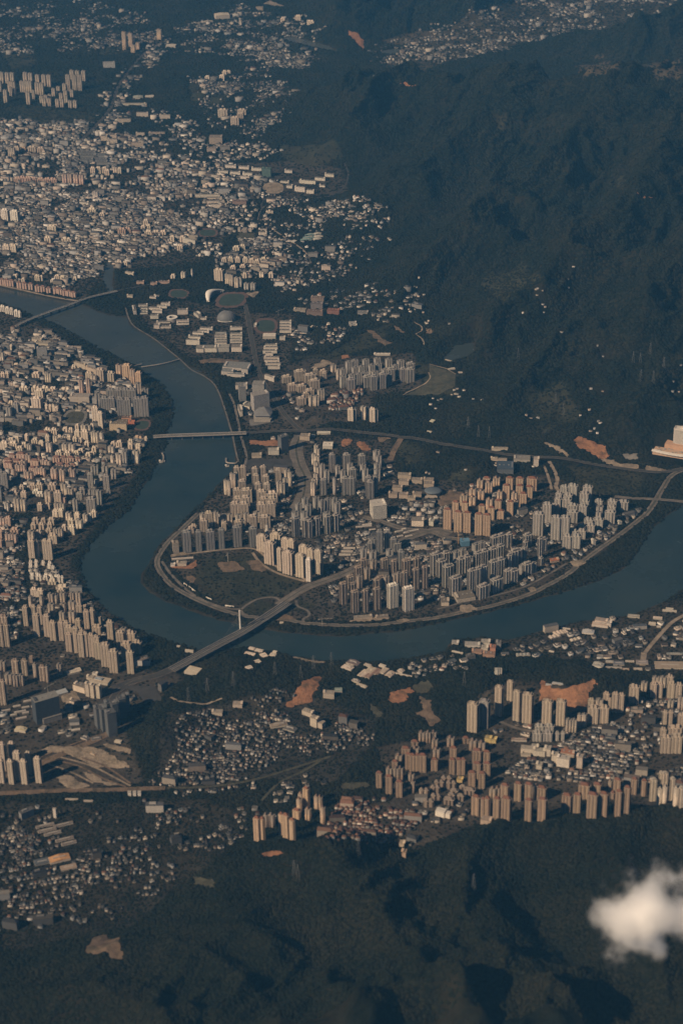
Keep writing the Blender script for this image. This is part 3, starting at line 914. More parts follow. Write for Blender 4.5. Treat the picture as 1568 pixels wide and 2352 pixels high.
patch('bare_earth', [(280,540),(330,540),(430,580),(530,650),(510,680),(400,610)], M['sand'], 'pale cut slope above the expressway', '33')
patch('bare_earth', [(780,690),(890,690),(1000,730),(1160,740),(1160,790),(930,760)], M['sand'], 'building site yard below the white hotel', '33')
patch('bare_earth', [(1000,640),(1150,630),(1150,690),(1060,700),(1000,660)], M['pave'], 'grey car park beside the hotel site', '33')
patch('bare_earth', [(1220,750),(1300,760),(1440,800),(1260,810),(1210,790)], M['sand'], 'pale yard below the hotel terraces', '33')
patch('bare_earth', [(130,540),(200,530),(280,600),(240,620),(170,600)], M['soil'], 'reddish earth patch behind the tower estate', '23')
patch('bare_earth', [(0,520),(60,500),(110,520),(60,570),(0,580)], M['soil'], 'reddish earth mound near the expressway', '23')
patch('bare_earth', [(330,490),(430,490),(500,505),(430,510),(370,540),(340,520)], M['soil2'], 'brown cutting below the expressway', '23')
patch('bare_earth', [(870,1080),(990,980),(1120,1000),(1180,1000),(1080,1100),(1000,1110),(900,1120)], M['soil2'], 'brown cleared lot beside the round hall', '23')
patch('bare_earth', [(230,680),(300,690),(400,780),(470,800),(400,830),(340,790)], M['soil2'], 'reddish landslip on the green foothill', '22')
patch('bare_earth', [(470,640),(540,660),(590,720),(520,700)], M['soil2'], 'small reddish scar on the foothill', '22')
patch('bare_earth', [(760,680),(840,680),(830,720),(780,720)], M['soil2'], 'rusty clearing at the edge of the mountain', '22')
patch('bare_earth', [(0,915),(60,910),(80,935),(0,950)], M['soil'], 'orange earth by the hillside estate', '22')
patch('bare_earth', [(1250,1040),(1330,1000),(1400,950),(1500,990),(1380,1030)], M['sand'], 'sandy cut above the hillside estate', '12')
patch('bare_earth', [(250,960),(400,940),(640,960),(630,990),(400,985),(260,990)], M['soil2'], 'brown strip of ground south of the campus', '12')
patch('bare_earth', [(840,40),(905,0),(1000,40),(1060,60),(1000,65),(900,50)], M['sand'], 'distant orange tinted building site', '10')
patch('bare_earth', [(770,60),(850,60),(850,110),(790,100)], M['sand'], 'distant pale yard at the top of town', '10')
patch('bare_earth', [(796,70),(820,75),(838,95),(834,115),(825,105),(808,90)], M['soil'], 'orange landslip on the far hill foot')
patch('bare_earth', [(900,190),(930,186),(962,190),(925,196)], M['soil'], 'small orange clearing on the far ridge')
patch('bare_earth', [(1440,450),(1470,450),(1500,454),(1470,457)], M['soil'], 'thin orange scar on the high slope')
patch('bare_earth', [(1140,486),(1165,484),(1160,490)], M['soil'], 'small orange clearing with huts on the slope')
patch('bare_earth', [(0,490),(60,500),(150,500),(200,460),(235,440),(250,490),(200,525),(100,525),(0,520)], M['soil'], 'orange building plot at the peninsula tip', '14')
patch('bare_earth', [(430,470),(590,455),(680,530),(580,550),(480,560)], M['soil2'], 'old foundations overgrown on the waste land', '14')
patch('bare_earth', [(690,450),(800,440),(880,540),(820,560),(740,520)], M['soil2'], 'broken foundations beside the slab towers', '14')
patch('bare_earth', [(130,600),(200,580),(250,620),(200,665),(160,640)], M['soil2'], 'small rubble plot near the riverside drive', '14')
patch('bare_earth', [(890,970),(1040,940),(1180,990),(1100,1000),(960,990)], M['soil2'], 'brown ground inside the bridge loop', '14')
patch('bare_earth', [(350,1010),(500,970),(820,985),(960,1010),(1100,1090),(1210,1175),(900,1175),(750,1110),(640,1060),(500,1040)], M['sand'], 'pale bare railway yard', '05', tree=0)
patch('bare_earth', [(940,960),(1040,960),(1160,990),(1220,1000),(1200,1050),(1100,1030)], M['sand'], 'sandy plot below the dark towers', '05')
patch('bare_earth', [(530,90),(590,60),(660,70),(740,130),(860,175),(720,190),(600,185)], M['sand'], 'pale concrete apron beside the railway', '06')
patch('bare_earth', [(730,30),(860,50),(960,120),(1120,155),(1000,165),(840,125)], M['sand'], 'second pale strip of the railway yard', '06')
patch('bare_earth', [(835,790),(900,770),(1000,765),(1060,775),(1000,800),(850,820)], M['soil'], 'thin orange scar at the foot of the dark hill', '16')
patch('bare_earth', [(430,780),(480,765),(555,780),(550,795),(570,885),(520,880),(500,860),(390,855)], M['soil2'], 'brown quarry floor on the dark near hill', 'R7')
patch('bare_earth', [(210,1000),(390,1020),(400,1100),(220,1080)], M['field'], 'dull clearing in the near valley', '16')
patch('bare_earth', [(0,150),(100,130),(250,150),(270,180),(100,200),(0,190)], M['field'], 'dry pond meadow beside the brown towers', '26')
patch('bare_earth', [(0,1130),(130,1120),(230,1080),(380,1050),(380,1040),(230,1060),(100,1110)], M['soil2'], 'sandy strip of shore with red soil', '34')
patch('bare_earth', [(1080,150),(1200,165),(1300,190),(1410,200),(1405,215),(1260,205),(1150,170)], M['sand'], 'thin sandy beach on the south bank', '15')
patch('bare_earth', [(560,490),(700,470),(740,560),(640,610),(580,580)], M['sand'], 'paved yard beside the shopping centre', '05')
# terrace field with mown contour
patch('field_terrace', [(985,838),(1046,861),(1044,889),(1009,907),(944,907),(926,909),(976,884),(986,862)], M['field'], 'smooth olive terrace levelled in the foothills', ragged=2)
# sports grounds
def ground_track(cx, cy, w, h, t, label, infield='turf', ring='track', ang=0.0):
    pts = []; inn = []
    for k in range(28):
        a = 2 * math.pi * k / 28
        c_, s_ = math.cos(a), math.sin(a)
        q = (abs(c_) ** 0.6 * (1 if c_ > 0 else -1), abs(s_) ** 0.8 * (1 if s_ > 0 else -1))
        pts.append((cx + w / 2 * q[0] + ang * q[1] * h / 2, cy + h / 2 * q[1])); inn.append((cx + w * 0.38 * q[0] + ang * q[1] * h * 0.38, cy + h * 0.37 * q[1]))
    patch('running_track', pts, M[ring], label, t, ragged=0.5, step=4)
    patch('sports_field', inn, M[infield], 'infield of the ' + label, t, ragged=0.3, z=0.65, step=4)
ground_track(875, 645, 215, 145, '12', 'red running track on the campus avenue')
ground_track(560, 405, 290, 150, '12', 'stadium track below the white arched stand', ang=-0.5)
ground_track(75, 350, 200, 90, '12', 'green pitch with a red end near the river')
ground_track(942, 555, 190, 100, '11', 'pale dirt running track at the distant school', infield='sand', ring='sand')
ground_track(340, 965, 190, 80, '11', 'rust coloured track in the old town')
ground_track(690, 310, 220, 150, '03', 'grey school sports ground in the left bank city', infield='field', ring='pave', ang=-0.3)
ground_track(1310, 380, 150, 105, '03', 'red rimmed pitch near the river bridge', ang=-0.3)
patch('sports_field', [(610,965),(780,965),(780,1015),(600,1015)], M['field'], 'lawn in front of the symmetrical hall', '11', ragged=1)
patch('plaza', [(690,340),(820,325),(770,385),(730,380)], M['sand'], 'pale triangular forecourt by the stadium', '12', ragged=1)
patch('plaza', [(720,330),(930,320),(950,350),(800,380),(730,390)], M['pave'], 'paved apron of the convention hall', '13', ragged=1)
patch('plaza', [(700,700),(840,690),(1110,690),(1120,760),(900,790),(700,790)], M['asphalt'], 'dark paved lot behind the peninsula towers', '13', ragged=2)
patch('plaza', [(520,455),(640,440),(680,470),(600,510),(550,500)], M['sand'], 'pale road junction apron on the right drive', '34', ragged=2)
patch('plaza', [(130,700),(200,690),(220,725),(170,740)], M['sand'], 'pale junction on the riverside drive', '34', ragged=2)
patch('plaza', [(1080,860),(1180,850),(1260,900),(1160,930),(1090,920)], M['sand'], 'pale bus turning ground on the shore', '24', ragged=2)
patch('plaza', [(60,1010),(160,970),(320,950),(440,950),(430,990),(200,1010)], M['sand'], 'bare strip of ground on the peninsula shore', '24', ragged=4)
patch('plaza', [(500,990),(600,980),(640,1000),(560,1020),(500,1010)], M['sand'], 'sandy patch on the peninsula shore', '24', ragged=4)
patch('plaza', [(1000,400),(1200,420),(1430,430),(1500,560),(1330,580),(1250,480),(1020,420)], M['asphalt'], 'road junction behind the south bridge head', '05', ragged=3)
patch('plaza', [(0,420),(100,400),(160,390),(130,370),(0,390)], M['sand'], 'bare corner at the peninsula tip', '14', ragged=2)
# ------------------------------------------------------------------ buildings
ORD = ['first','second','third','fourth','fifth','sixth','seventh','eighth','ninth','tenth','eleventh','twelfth','thirteenth','fourteenth','fifteenth','sixteenth','seventeenth','eighteenth','nineteenth','twentieth']
def ordinal(n):
    return ORD[n] if n < 20 else 'twenty ' + ORD[n - 20]

# wall, pier, roof tints and the adjective of each style
STY = {
 'grey': ((0.348,0.319,0.284), (0.510,0.464,0.406), (0.220,0.200,0.180), 'grey'),
 'tan': ((0.534,0.441,0.348), (0.626,0.534,0.429), (0.240,0.210,0.180), 'tan'),
 'beige': ((0.673,0.568,0.452), (0.789,0.684,0.557), (0.280,0.250,0.210), 'beige'),
 'pink': ((0.545,0.383,0.302), (0.650,0.487,0.383), (0.190,0.105,0.080), 'pinkish'),
 'orange': ((0.510,0.365,0.249), (0.626,0.464,0.325), (0.200,0.090,0.055), 'orange'),
 'umber': ((0.420,0.340,0.262), (0.560,0.465,0.365), (0.22,0.19,0.16), 'brownish tan'),
 'rust': ((0.300,0.218,0.155), (0.440,0.325,0.230), (0.170,0.080,0.052), 'rusty tan'),
 'brown': ((0.290,0.220,0.168), (0.603,0.499,0.394), (0.200,0.160,0.130), 'brown'),
 'dark': ((0.285,0.255,0.222), (0.650,0.592,0.510), (0.200,0.190,0.175), 'dark'),
 'white': ((0.740,0.670,0.580), (0.780,0.710,0.610), (0.340,0.310,0.280), 'white'),
 'slate': ((0.290,0.268,0.245), (0.418,0.394,0.360), (0.190,0.180,0.170), 'slate grey'),
}
PROTO = {}

def q_(v, s): return max(s, round(v / s) * s)

def tower_proto(kind, w, d, h, roof):
    key = (kind, w, d, h, roof)
    if key in PROTO: return PROTO[key]
    P = {}
    tall = kind == 'tower'
    n = max(1, min(4, int(round(w / 9.5))))
    bw = w / n
    pd = min(3.2, 0.2 * d)               # how far bays stand out
    yb = -d / 2 + pd                      # core front
    b = MB()
    b.box(-w / 2 * 0.97, w / 2 * 0.97, yb, d / 2 - pd, 0, h)
    for i in range(n):                     # rear bays
        x = -w / 2 + (i + .5) * bw
        b.box(x - bw * .33, x + bw * .33, d / 2 - pd, d / 2, 0, h + .6)
    for s in (-1, 1):                      # side bays
        x0 = s * w / 2 * 0.97
        b.box(min(x0, x0 + s * 1.4), max(x0, x0 + s * 1.4), -d * .2, d * .16, 0, h + .4)
    P['body'] = b.mesh('tower_body', [M['flat']])
    b = MB(); b.box(-bw * .30, bw * .30, -d / 2, yb + 0.05, 0, h + .9); P['facade_bay'] = b.mesh('facade_bay', [M['flat']])
    P['bay_x'] = [-w / 2 + (i + .5) * bw for i in range(n)]
    b = MB(); b.box(-bw * .085, bw * .085, -d / 2 - .5, -d / 2 + .25, 0, h + 1.3); P['pier'] = b.mesh('facade_pier', [M['obj']])
    b = MB()
    for k in range(1, int(h / 3.0) + 1):
        b.box(-bw * .18, bw * .18, -d / 2 + pd * .25, yb, k * 3.0 - .25, k * 3.0 + .75)
    P['balcony'] = b.mesh('balcony_stack', [M['obj']])
    P['bal_x'] = [-w / 2 + i * bw for i in range(1, n)]
    b = MB(); t = .5
    X, Y = w / 2 * .97, d / 2 - pd
    b.box(-X, X, -Y, -Y + t, h, h + 1.2); b.box(-X, X, Y - t, Y, h, h + 1.2)
    b.box(-X, -X + t, -Y + t, Y - t, h, h + 1.2); b.box(X - t, X, -Y + t, Y - t, h, h + 1.2)
    P['parapet'] = b.mesh('parapet', [M['obj']])
    b = MB()
    if roof == 'hip':
        b.box(-w * .3, w * .3, -d * .3, d * .3, h, h + 3.2); b.hip(-w * .36, w * .36, -d * .38, d * .38, h + 3.2, h + 7.5)
    elif roof == 'frame':
        b.box(-w * .22, w * .10, -d * .22, d * .25, h, h + 4.2)
        for s in (-1, 1):
            b.box(s * w * .3 - .6, s * w * .3 + .6, -d * .32, d * .3, h, h + 5.0)
        b.box(-w * .3 + .6, w * .3 - .6, -d * .32, -d * .32 + 1.0, h + 3.8, h + 5.0)
    else:
        v = random.random()
        b.box(-w * .30, -w * .04, -d * .26, d * .26, h, h + 4.4 + v * 3); b.box(w * .05, w * .28, -d * .20, d * .22, h, h + 7.4 - v * 3)
        b.box(-w * .02, w * .03, -d * .1, d * .1, h, h + 2.4)
        if v > .4: b.box(w * .10, w * .22, -d * .1, d * .1, h + 7.4 - v * 3, h + 9.6 - v * 3)
    P['roof_house'] = b.mesh('roof_house', [M['obj']])
    PROTO[key] = P
    return P

def jitter(c, a=.06):
    k = 1 + random.uniform(-a, a)
    return tuple(min(.85, max(.02, x * k * (1 + random.uniform(-a, a) * .3))) for x in c)

ITEMS = []      # every placed apartment building, sorted into things after all are known
def CL(phrase, style, items, t, w=50, d=None, hp=120, yaw=0, roof='box', kind=None, dm=None):
    """items: (x, y of the roof's front edge[, width[, height]]) in tile pixels"""
    f = {'D': 1.0, 'R': 0.5}.get(t[0], 0.25)
    for it in items:
        x, y = it[0], it[1]; wp = it[2] if len(it) > 2 and it[2] else w; h_ = it[3] if len(it) > 3 and it[3] else hp
        sty = it[4] if len(it) > 4 else style
        ITEMS.append(dict(phrase=phrase, sty=sty, top=TD(t, x, y), base=TD(t, x, y + h_), wp=wp * f, hp=h_ * f,
                          dp=(d * f if d else None), yaw=rad(yaw), roof=roof, kind=kind, dm=dm))

PTOP = {}
# far estates at the top edge
CL('the far estate at the wooded bend','umber',[(22,665),(72,668),(118,672),(95,745),(130,755),(2,745)],'00',w=34,hp=105,yaw=-8)
CL('the far estate at the wooded bend','umber',[(57,825,34,125),(104,805,26,85),(135,815,22,70)],'00',yaw=-8)
CL('the middle far estate','umber',[(238,668),(285,672),(350,688),(408,690),(455,695),(208,745),(243,745),(280,750),(347,765),(388,768),(265,850),(312,835,24,80)],'00',w=36,hp=110,yaw=-8)
CL('the low end of the far estate','umber',[(385,880),(425,880),(460,870),(410,905),(458,905),(495,815),(540,800),(595,770),(530,915),(573,915),(565,860),(605,835),(610,880),(648,925),(692,925),(663,830)],'00',w=32,hp=72,yaw=-8)
CL('the tall trio beyond the avenue','umber',[(632,690),(690,690),(738,690)],'00',w=38,hp=150,yaw=-8)
CL('the trio behind the tall trio','umber',[(665,648),(715,652),(772,656)],'00',w=36,hp=92,yaw=-8)
CL('the slim pair group beside the far avenue','orange',[(1143,298,32,165),(1200,305,32,128),(1222,415,34,72),(1265,395,30,65),(1462,275,36,98)],'00',yaw=-25)
CL('the big pale slabs below the village','tan',[(480,1010,85,75),(655,1010,75,60),(590,1085,72,66),(640,1045,55,50)],'10',yaw=-6)
CL('the distant roadside offices','beige',[(1028,170,40,40),(1168,150,50,45),(470,695,46,45),(492,658,40,25),(530,658,36,25),(335,705,42,25),(640,190,20,46),(560,205,26,26),(1282,195,62,34)],'10',yaw=-20)
CL('the old town\'s upper edge','tan',[(110,185,58,80),(155,180,55,60),(295,180,75,42),(375,185,60,46),(222,185,42,40,'orange')],'01',yaw=-10)
CL('the four brown towers in town','pink',[(597,430),(645,430),(700,430),(752,436)],'01',w=40,hp=85,yaw=-10)
CL('the long rows in the upper town','pink',[(160,462,60,42),(210,462,55,42),(260,465,55,42),(310,465,50,40),(375,470,60,45),(435,472,60,45),(490,474,70,46)],'01',yaw=-8)
CL('the twin pale slabs by the river town','white',[(47,755,66,95),(136,765,70,98)],'01',yaw=-25)
CL('the scattered high buildings of the old town','beige',[(880,588,46,75,'white'),(845,745,75,45),(480,905,80,65),(1340,855,48,40),(1362,955,62,30),(1432,955,62,30),(1495,957,60,28),(937,790,50,36),(440,1012,60,48),(612,1022,96,30),(60,1085,60,60),(125,1085,58,60),(1060,365,36,50),(1100,372,34,46),(855,375,44,52),(905,370,48,50),(962,368,46,52),(986,392,40,44),(1120,935,70,40,'pink'),(1172,932,64,36,'pink'),(1315,905,40,30),(1360,900,50,30),(495,135,12,40)],'01',yaw=-12)
CL('the church quarter of the far town','beige',[(105,1000,40,52),(85,1085,54,42),(15,1000,40,48),(600,1095,60,40),(660,1085,50,36)],'11',yaw=-15)
CL('the pink waterfront row','pink',[(20,222),(62,228),(108,233),(178,252),(228,258),(283,264),(345,283),(395,288),(448,296),(513,306),(550,312),(598,326),(635,332),(676,336)],'02',w=44,hp=48,yaw=-14,roof='hip')
CL('the quarter behind the waterfront','beige',[(345,185,46,46),(380,190,30,40),(525,188,46,36),(575,194,44,44),(490,222,50,25,'white'),(215,215,34,30),(140,180,42,34),(690,200,34,28)],'02',yaw=-15)
CL('the pale riverside row by the upper bridge','white',[(25,465,46,50),(70,480,34,52),(108,490,34,52),(150,508,36,52),(182,520,24,52)],'02',yaw=-18)
CL('the bend opposite the footbridge','orange',[(1092,1000,44,122),(1165,1012,72,128),(1222,1048,38,140),(1275,1072,50,122)],'02',yaw=-22)
CL('the block rows west of the footbridge','tan',[(1010,1075,80,80),(920,1050,76,110),(820,1080,60,60),(860,1100,50,70)],'02',yaw=-15)
CL('the inner city above the bridge','beige',[(445,1085,54,75),(105,828,20,48),(20,890,40,96),(30,1080,40,50),(68,1080,36,48),(1095,62,60,36),(1150,60,46,34),(750,1140,36,150,'pink'),(818,1140,34,150,'pink'),(680,1020,44,40),(150,1000,46,30),(330,1090,70,30)],'02',yaw=-12)
# campus side of the river
CL('the slab towers above the stadium','tan',[(440,132,78,100),(517,166,34,98),(553,178,34,98),(603,198,36,96)],'12',yaw=-24)
CL('the hillside blocks above the stadium','beige',[(490,25),(550,25),(615,25),(685,28),(740,32),(790,42),(850,22),(640,205,22,86,'white'),(695,255,44,62,'grey'),(755,255,44,62,'grey'),(115,150,38,62),(195,125,14,70,'white'),(20,182,44,30),(835,150,40,55),(920,165,44,48),(680,170,40,36),(570,100,50,26),(660,90,50,26)],'12',w=46,hp=40,yaw=-14)
CL('the campus apartment cluster','tan',[(1195,1062,96,90),(1285,1100,100,80),(1325,1148,90,76),(1070,1110,78,58),(1335,1042,40,60),(1402,1060,62,42),(1415,1080,40,60),(1500,1010,46,60),(1548,1050,40,90)],'12',yaw=15)
CL('the hillside tower estate','grey',[(75,975),(130,965),(230,962),(335,948),(440,950,52,90),(550,965,56,80),(640,992,68,60),(22,1040),(132,1025),(190,1020),(285,1010),(345,995),(410,1045),(460,1050,66),(503,1012),(570,1040,54,118),(637,1045,68,118),(22,1112),(102,1097),(165,1087),(222,1072),(312,1062),(96,1142,66),(240,1112,66),(302,1110,56,125),(382,1095,58,125),(442,1087,46)],'22',w=52,hp=100,yaw=18)
CL('the low blocks beside the hillside estate','tan',[(1120,12,78,55),(1205,22,76,55),(1280,62,78,55),(1205,132,78,66),(1300,112,50,92),(1345,112,40,92),(1386,62,58,90),(1245,92,56,40)],'13',yaw=12)
CL('the lone trio by the expressway','beige',[(84,232,54,112),(200,217,50,112),(284,242,54,116),(128,236,24,104,'dark'),(242,220,24,104,'dark'),(328,246,24,106,'dark')],'23',yaw=-6)
# peninsula
P1='the peninsula\'s upper shore estate'
CL(P1,'tan',[(615,770),(672,765),(570,832,32),(610,812,32),(515,890,34),(545,902,28),(592,832,24),(780,785),(855,772),(995,792),(1075,790,46),(1100,812,34),(792,842),(880,852,54),(665,897,62),(808,922,54),(890,925,54),(1002,905,44),(1032,920,44),(1062,872,46)],'13',w=48,hp=128,yaw=12)
CL(P1,'tan',[(615,975,66,100),(702,985,94,108),(622,1052,70,118),(695,1052,74,118),(598,1107,76,120),(680,1107,78,122),(840,992,84,100),(935,1002,90,90,'beige'),(860,1057,68,108),(935,1057,70,108),(840,1107,76,118),(925,1107,78,118)],'13',yaw=8)
CL('the boulevard\'s thin tower row','beige',[(1335,565),(1346,602),(1312,652),(1346,672),(1332,722),(1340,772),(1330,832),(1312,882),(1305,905,38,125)],'13',w=36,hp=90,yaw=-15)
P2='the estate east of the boulevard'
CL(P2,'grey',[(1490,650,50,165),(1400,742,40,128),(1440,800,44,110),(1547,680,40,110),(1410,882,48,145),(1510,872,24,145),(1540,760,36,100)],'13',yaw=18)
CL(P2,'grey',[(55,660,58,150),(195,662,58,140),(85,737,46),(205,747,46),(110,787,60),(330,622,56,80),(348,668,46),(335,737,50),(335,792,50),(226,792,48),(20,802,40),(42,872,50,148),(100,872,54,148),(255,857,48,175),(272,907,56,148),(318,852,34,150)],'23',w=50,hp=105,yaw=18)
P3='the middle peninsula estate'
CL(P3,'slate',[(1185,1107),(1245,1052),(1272,1112),(1345,1047),(1400,1072),(1455,1057),(1512,1052),(1540,1100)],'13',w=48,hp=118,yaw=24)
CL(P3,'slate',[(1165,70,54,155),(1262,78,58,150,'dark'),(1290,84,40,150,'dark'),(1358,62,46,152,'dark'),(1455,46,48,152,'dark'),(1530,26,48,152,'dark'),(1160,10),(1240,12),(1447,8)],'14',w=50,hp=118,yaw=32)
P4='the estate at the peninsula bend'
CL(P4,'slate',[(160,197,68,178),(267,187,48,178),(375,182,68,174),(476,172,48,174),(622,150,68,172),(766,152,64,168)],'14',yaw=14)
CL(P4,'tan',[(360,16,60,120),(305,22,54,90),(425,6,40,130),(310,82,60,100),(215,127,50,50),(188,158,60,40),(490,32,56,70),(495,87,44,70),(500,112,36,60),(625,92,64,110),(760,42,70,120),(665,87,40,70),(628,32,50,100),(872,52,90,100),(550,32,44,100),(700,22,50,100),(800,12,60,90)],'14',yaw=10)
CL(P4,'white',[(887,120,28,140)],'14',yaw=-10)
CL('the bright slab group by the waste land','tan',[(835,228,88,140),(905,285,88,200),(998,352,38,190),(1072,375,86,200),(960,207,88,80),(1048,250,60,120),(1104,268,56,130),(1186,412,72,190),(1215,322,78,110),(1272,348,70,100),(1352,372,58,200)],'14',yaw=-28,roof='frame')
CL('the bright slab group by the waste land','white',[(1265,446,44,195)],'14',yaw=-18)
P5='the brown estate in mid peninsula'
CL(P5,'slate',[(355,192,50,190),(432,194,60,150),(300,252,66,90),(265,292,40,60),(480,252,60,110),(515,294,66,70),(210,347,54,95),(295,372,60,80),(450,357,60,80),(552,362,54,165)],'24',yaw=14)
CL(P5,'brown',[(212,447,60,100),(302,447,48,110),(406,447,58,120),(492,452,46,145),(606,447,66,145),(697,432,48,150),(166,517,58,105),(247,522,46,105),(92,592,58,110),(176,592,46,110),(372,602,64,100),(422,592,46,110),(336,622,56,110),(502,572,46,110),(532,562,46,120),(592,552,46,190),(692,532,54,185),(772,517,46,185)],'24',yaw=26,roof='frame')
CL(P5,'brown',[(28,662,58,185),(110,667,46,158),(136,732,64,192),(231,722,48,198),(336,707,54,190)],'24',yaw=26,roof='frame')
CL(P5,'white',[(482,672,82,210),(625,697,84,212)],'24',yaw=24,roof='frame')
P6='the dark ranks on the east drive'
CL(P6,'dark',[(880,397,82,185),(930,452,73,146),(992,502,85,186),(1060,612,87,150),(970,382,60,100),(1062,366,56,95),(1120,352,56,95),(1045,467,60,60),(1112,432,67,136),(1160,420,56,136),(1262,385,62,140),(1322,366,62,140),(1245,300,56,100),(1295,286,56,100),(1400,338,67,146),(1465,322,67,146),(1405,466,67,146),(1470,446,67,146),(1205,540,62,195),(1258,524,56,195),(1310,502,62,190),(1312,682,96,115),(1436,622,94,115),(1538,545,62,110),(1415,232,62,120),(1470,216,62,120),(1545,206,51,120),(1548,402,44,150),(1395,600,40,60)],'24',yaw=29)
CL(P6,'dark',[(40,362,100,150),(150,217,64,100),(258,247,40,190),(297,247,53,115),(95,492,40,80),(150,482,78,95),(270,432,34,60),(22,542,71,105),(115,332,34,145),(200,478,51,80),(130,280,40,60)],'34',yaw=29)
P7='the grey pier fronted estate'
CL(P7,'grey',[(465,947,60,170),(545,947,84,170),(682,952,80,170),(420,1012,58),(502,1017,78),(652,1012,78),(410,1062,58),(492,1067,78),(656,1082,78),(312,1112,78,170),(382,1122,70,120),(545,1117,86,120),(640,1122,70,120)],'33',w=60,hp=130,yaw=-12)
CL(P7,'grey',[(787,1077,66,95),(910,1077,78,105),(1012,1087,88,80),(797,1132,60,80),(905,1130,70,80)],'33',yaw=-12)
CL(P7,'grey',[(230,27,88,192),(390,62,80,198),(475,62,80,198),(545,12,94,88),(787,7,48,68),(890,12,88,105),(695,78,80,78),(785,76,84,78),(630,132,70,70),(710,130,76,68),(555,182,70,68),(630,182,74,68),(495,227,74,110),(578,227,78,110)],'34',yaw=-12)
P8='the orange roofed estate'
CL(P8,'orange',[(1270,892,55,78),(1350,912,63,88),(1330,872,61,68),(1420,872,61,72),(1540,872,63,106),(1200,972,59,88),(1280,987,59,78),(1120,1032,63,88),(1200,1047,59,78),(1045,1097,59,150),(1130,1102,59,150),(1450,997,48,80),(1510,942,63,120),(1355,1067,59,98),(1436,1077,59,110),(1286,1122,55,110),(1372,1142,57,110),(1545,1092,55,120)],'23',yaw=-8,roof='hip')
CL(P8,'orange',[(65,872,63,108),(176,882,85,100),(62,947,63,118),(150,952,63,100),(15,1007,52,100),(95,1017,63,120),(22,1082,50,100)],'33',yaw=-8,roof='hip')
CL(P8,'orange',[(970,-25,66,188),(1068,12,68,176),(1150,17,61,176),(1255,27,61,188),(1330,37,61,186),(1450,0,74,68)],'24',yaw=-8,roof='hip')
# left bank city
CL('the grey riverside ranks below the bend','slate',[(1020,52,68,90),(1100,62,78,80),(1165,52,66,138),(1225,54,66,138),(1340,52,58,98),(1115,142,60,148),(1178,142,62,148),(1272,142,64,160),(1338,142,66,160),(965,132,60,108),(1030,132,58,108),(1275,2,58,100,'tan'),(905,92,48,118)],'03',yaw=4)
CL('the middle city towers','beige',[(340,142,84,108),(362,62,74,64),(220,36,84,30),(330,40,76,34),(415,42,76,34),(485,48,64,34),(600,55,104,34),(430,200,26,54),(462,202,26,52),(494,205,26,52),(520,220,34,46),(85,217,46,106,'slate'),(150,198,60,108,'slate'),(100,172,50,30),(880,222,58,128),(930,242,58,88),(928,272,46,140)],'03',yaw=-16)
P9='the beige tower quarter'
CL(P9,'beige',[(710,387,38,40),(770,382,46,70),(812,382,40,66),(848,387,36,52),(440,425,60,56),(500,428,60,56),(600,417,50,40),(650,417,46,40),(712,442,52,62),(780,447,64,68),(872,452,62,88),(935,452,30,90),(245,472,34,52),(440,477,38),(510,482,38),(550,482,38),(592,482,38),(636,482,38),(596,557,42,80),(660,562,54,80),(382,537,48,58),(452,547,48,80),(272,562,38,78),(800,542,48,50),(865,592,46,36),(736,512,40,36),(690,500,40,50),(320,520,60,34),(100,510,60,40),(150,500,60,40),(40,545,70,60),(120,550,80,56),(220,550,50,40),(180,590,60,30),(740,610,60,40),(700,630,60,40),(620,640,60,40),(540,630,60,36),(810,650,50,40),(850,640,46,36)],'03',w=40,hp=62,yaw=-16)
P10='the pink roofed ranks'
CL(P10,'pink',[(115,652,58),(195,652,76),(260,657,48),(75,707,76),(152,707,86),(215,710,50),(322,707,76),(370,702,40),(410,704,46),(440,712,50),(520,682,68,50),(585,682,58,50),(650,687,66,50),(720,692,48,50),(80,737,76),(165,747,44),(215,750,46),(550,742,76,40),(620,747,44,44),(672,750,46,44),(300,772,58),(350,775,44),(395,780,44),(500,787,54,98),(575,797,48,105),(662,792,58,98),(250,812,48,80),(125,792,34,78),(290,820,30,70)],'03',w=60,hp=70,yaw=-14,roof='hip')
CL('the tall grey pair at the city edge','slate',[(20,812,44,150),(62,815,40,150),(5,960,40,130)],'03',yaw=0)
P11='the lower city blocks'
CL(P11,'tan',[(300,932,60,48),(365,932,60,48),(205,947,44,50),(130,1002,74,50),(222,1002,56,60),(160,1062,50,110),(216,1062,52,108),(445,992,56,98),(536,1002,66,98),(590,922,48,100),(640,972,62,78),(480,937,74,48),(560,1047,86,50,'pink'),(525,1102,44,80),(574,1102,46,80),(65,1097,38,70,'white'),(330,990,60,20,'white'),(365,1012,70,24,'white'),(440,1110,50,40),(370,1110,46,60)],'03',yaw=-10)
P12='the estate on the west bank woods'
CL(P12,'grey',[(840,837,48,128),(985,852,54,118),(1050,787,48,88),(875,762,66,78),(970,762,56,68),(965,692,54,40),(842,972,44,100),(882,974,40,96),(920,982,44,128),(845,1062,74,128),(700,1062,44,118),(735,1012,56,60),(760,972,50,50),(1000,982,40,40)],'03',yaw=4)
CL('the last houses before the river bridge','beige',[(1025,582,52,88),(1095,542,54,40),(1035,662,30,88),(1095,652,46,98),(1250,622,54,108),(1200,562,44,50),(1270,567,50,50),(1150,622,42,130,'grey'),(1040,540,40,40),(1075,600,40,40),(1270,500,90,24,'orange'),(1340,500,30,30),(1200,530,46,40),(1270,600,46,40)],'03',yaw=-12)
P13='the west bank estate below the bridge'
CL(P13,'beige',[(510,-10,48,58),(560,-10,46,58),(630,12,46,68),(710,22,48,60),(785,28,40,76),(828,36,24,56,'white'),(650,77,54,55),(728,82,58,72),(660,142,58,68),(590,132,40,40),(865,5,44,50)],'04',yaw=-16)
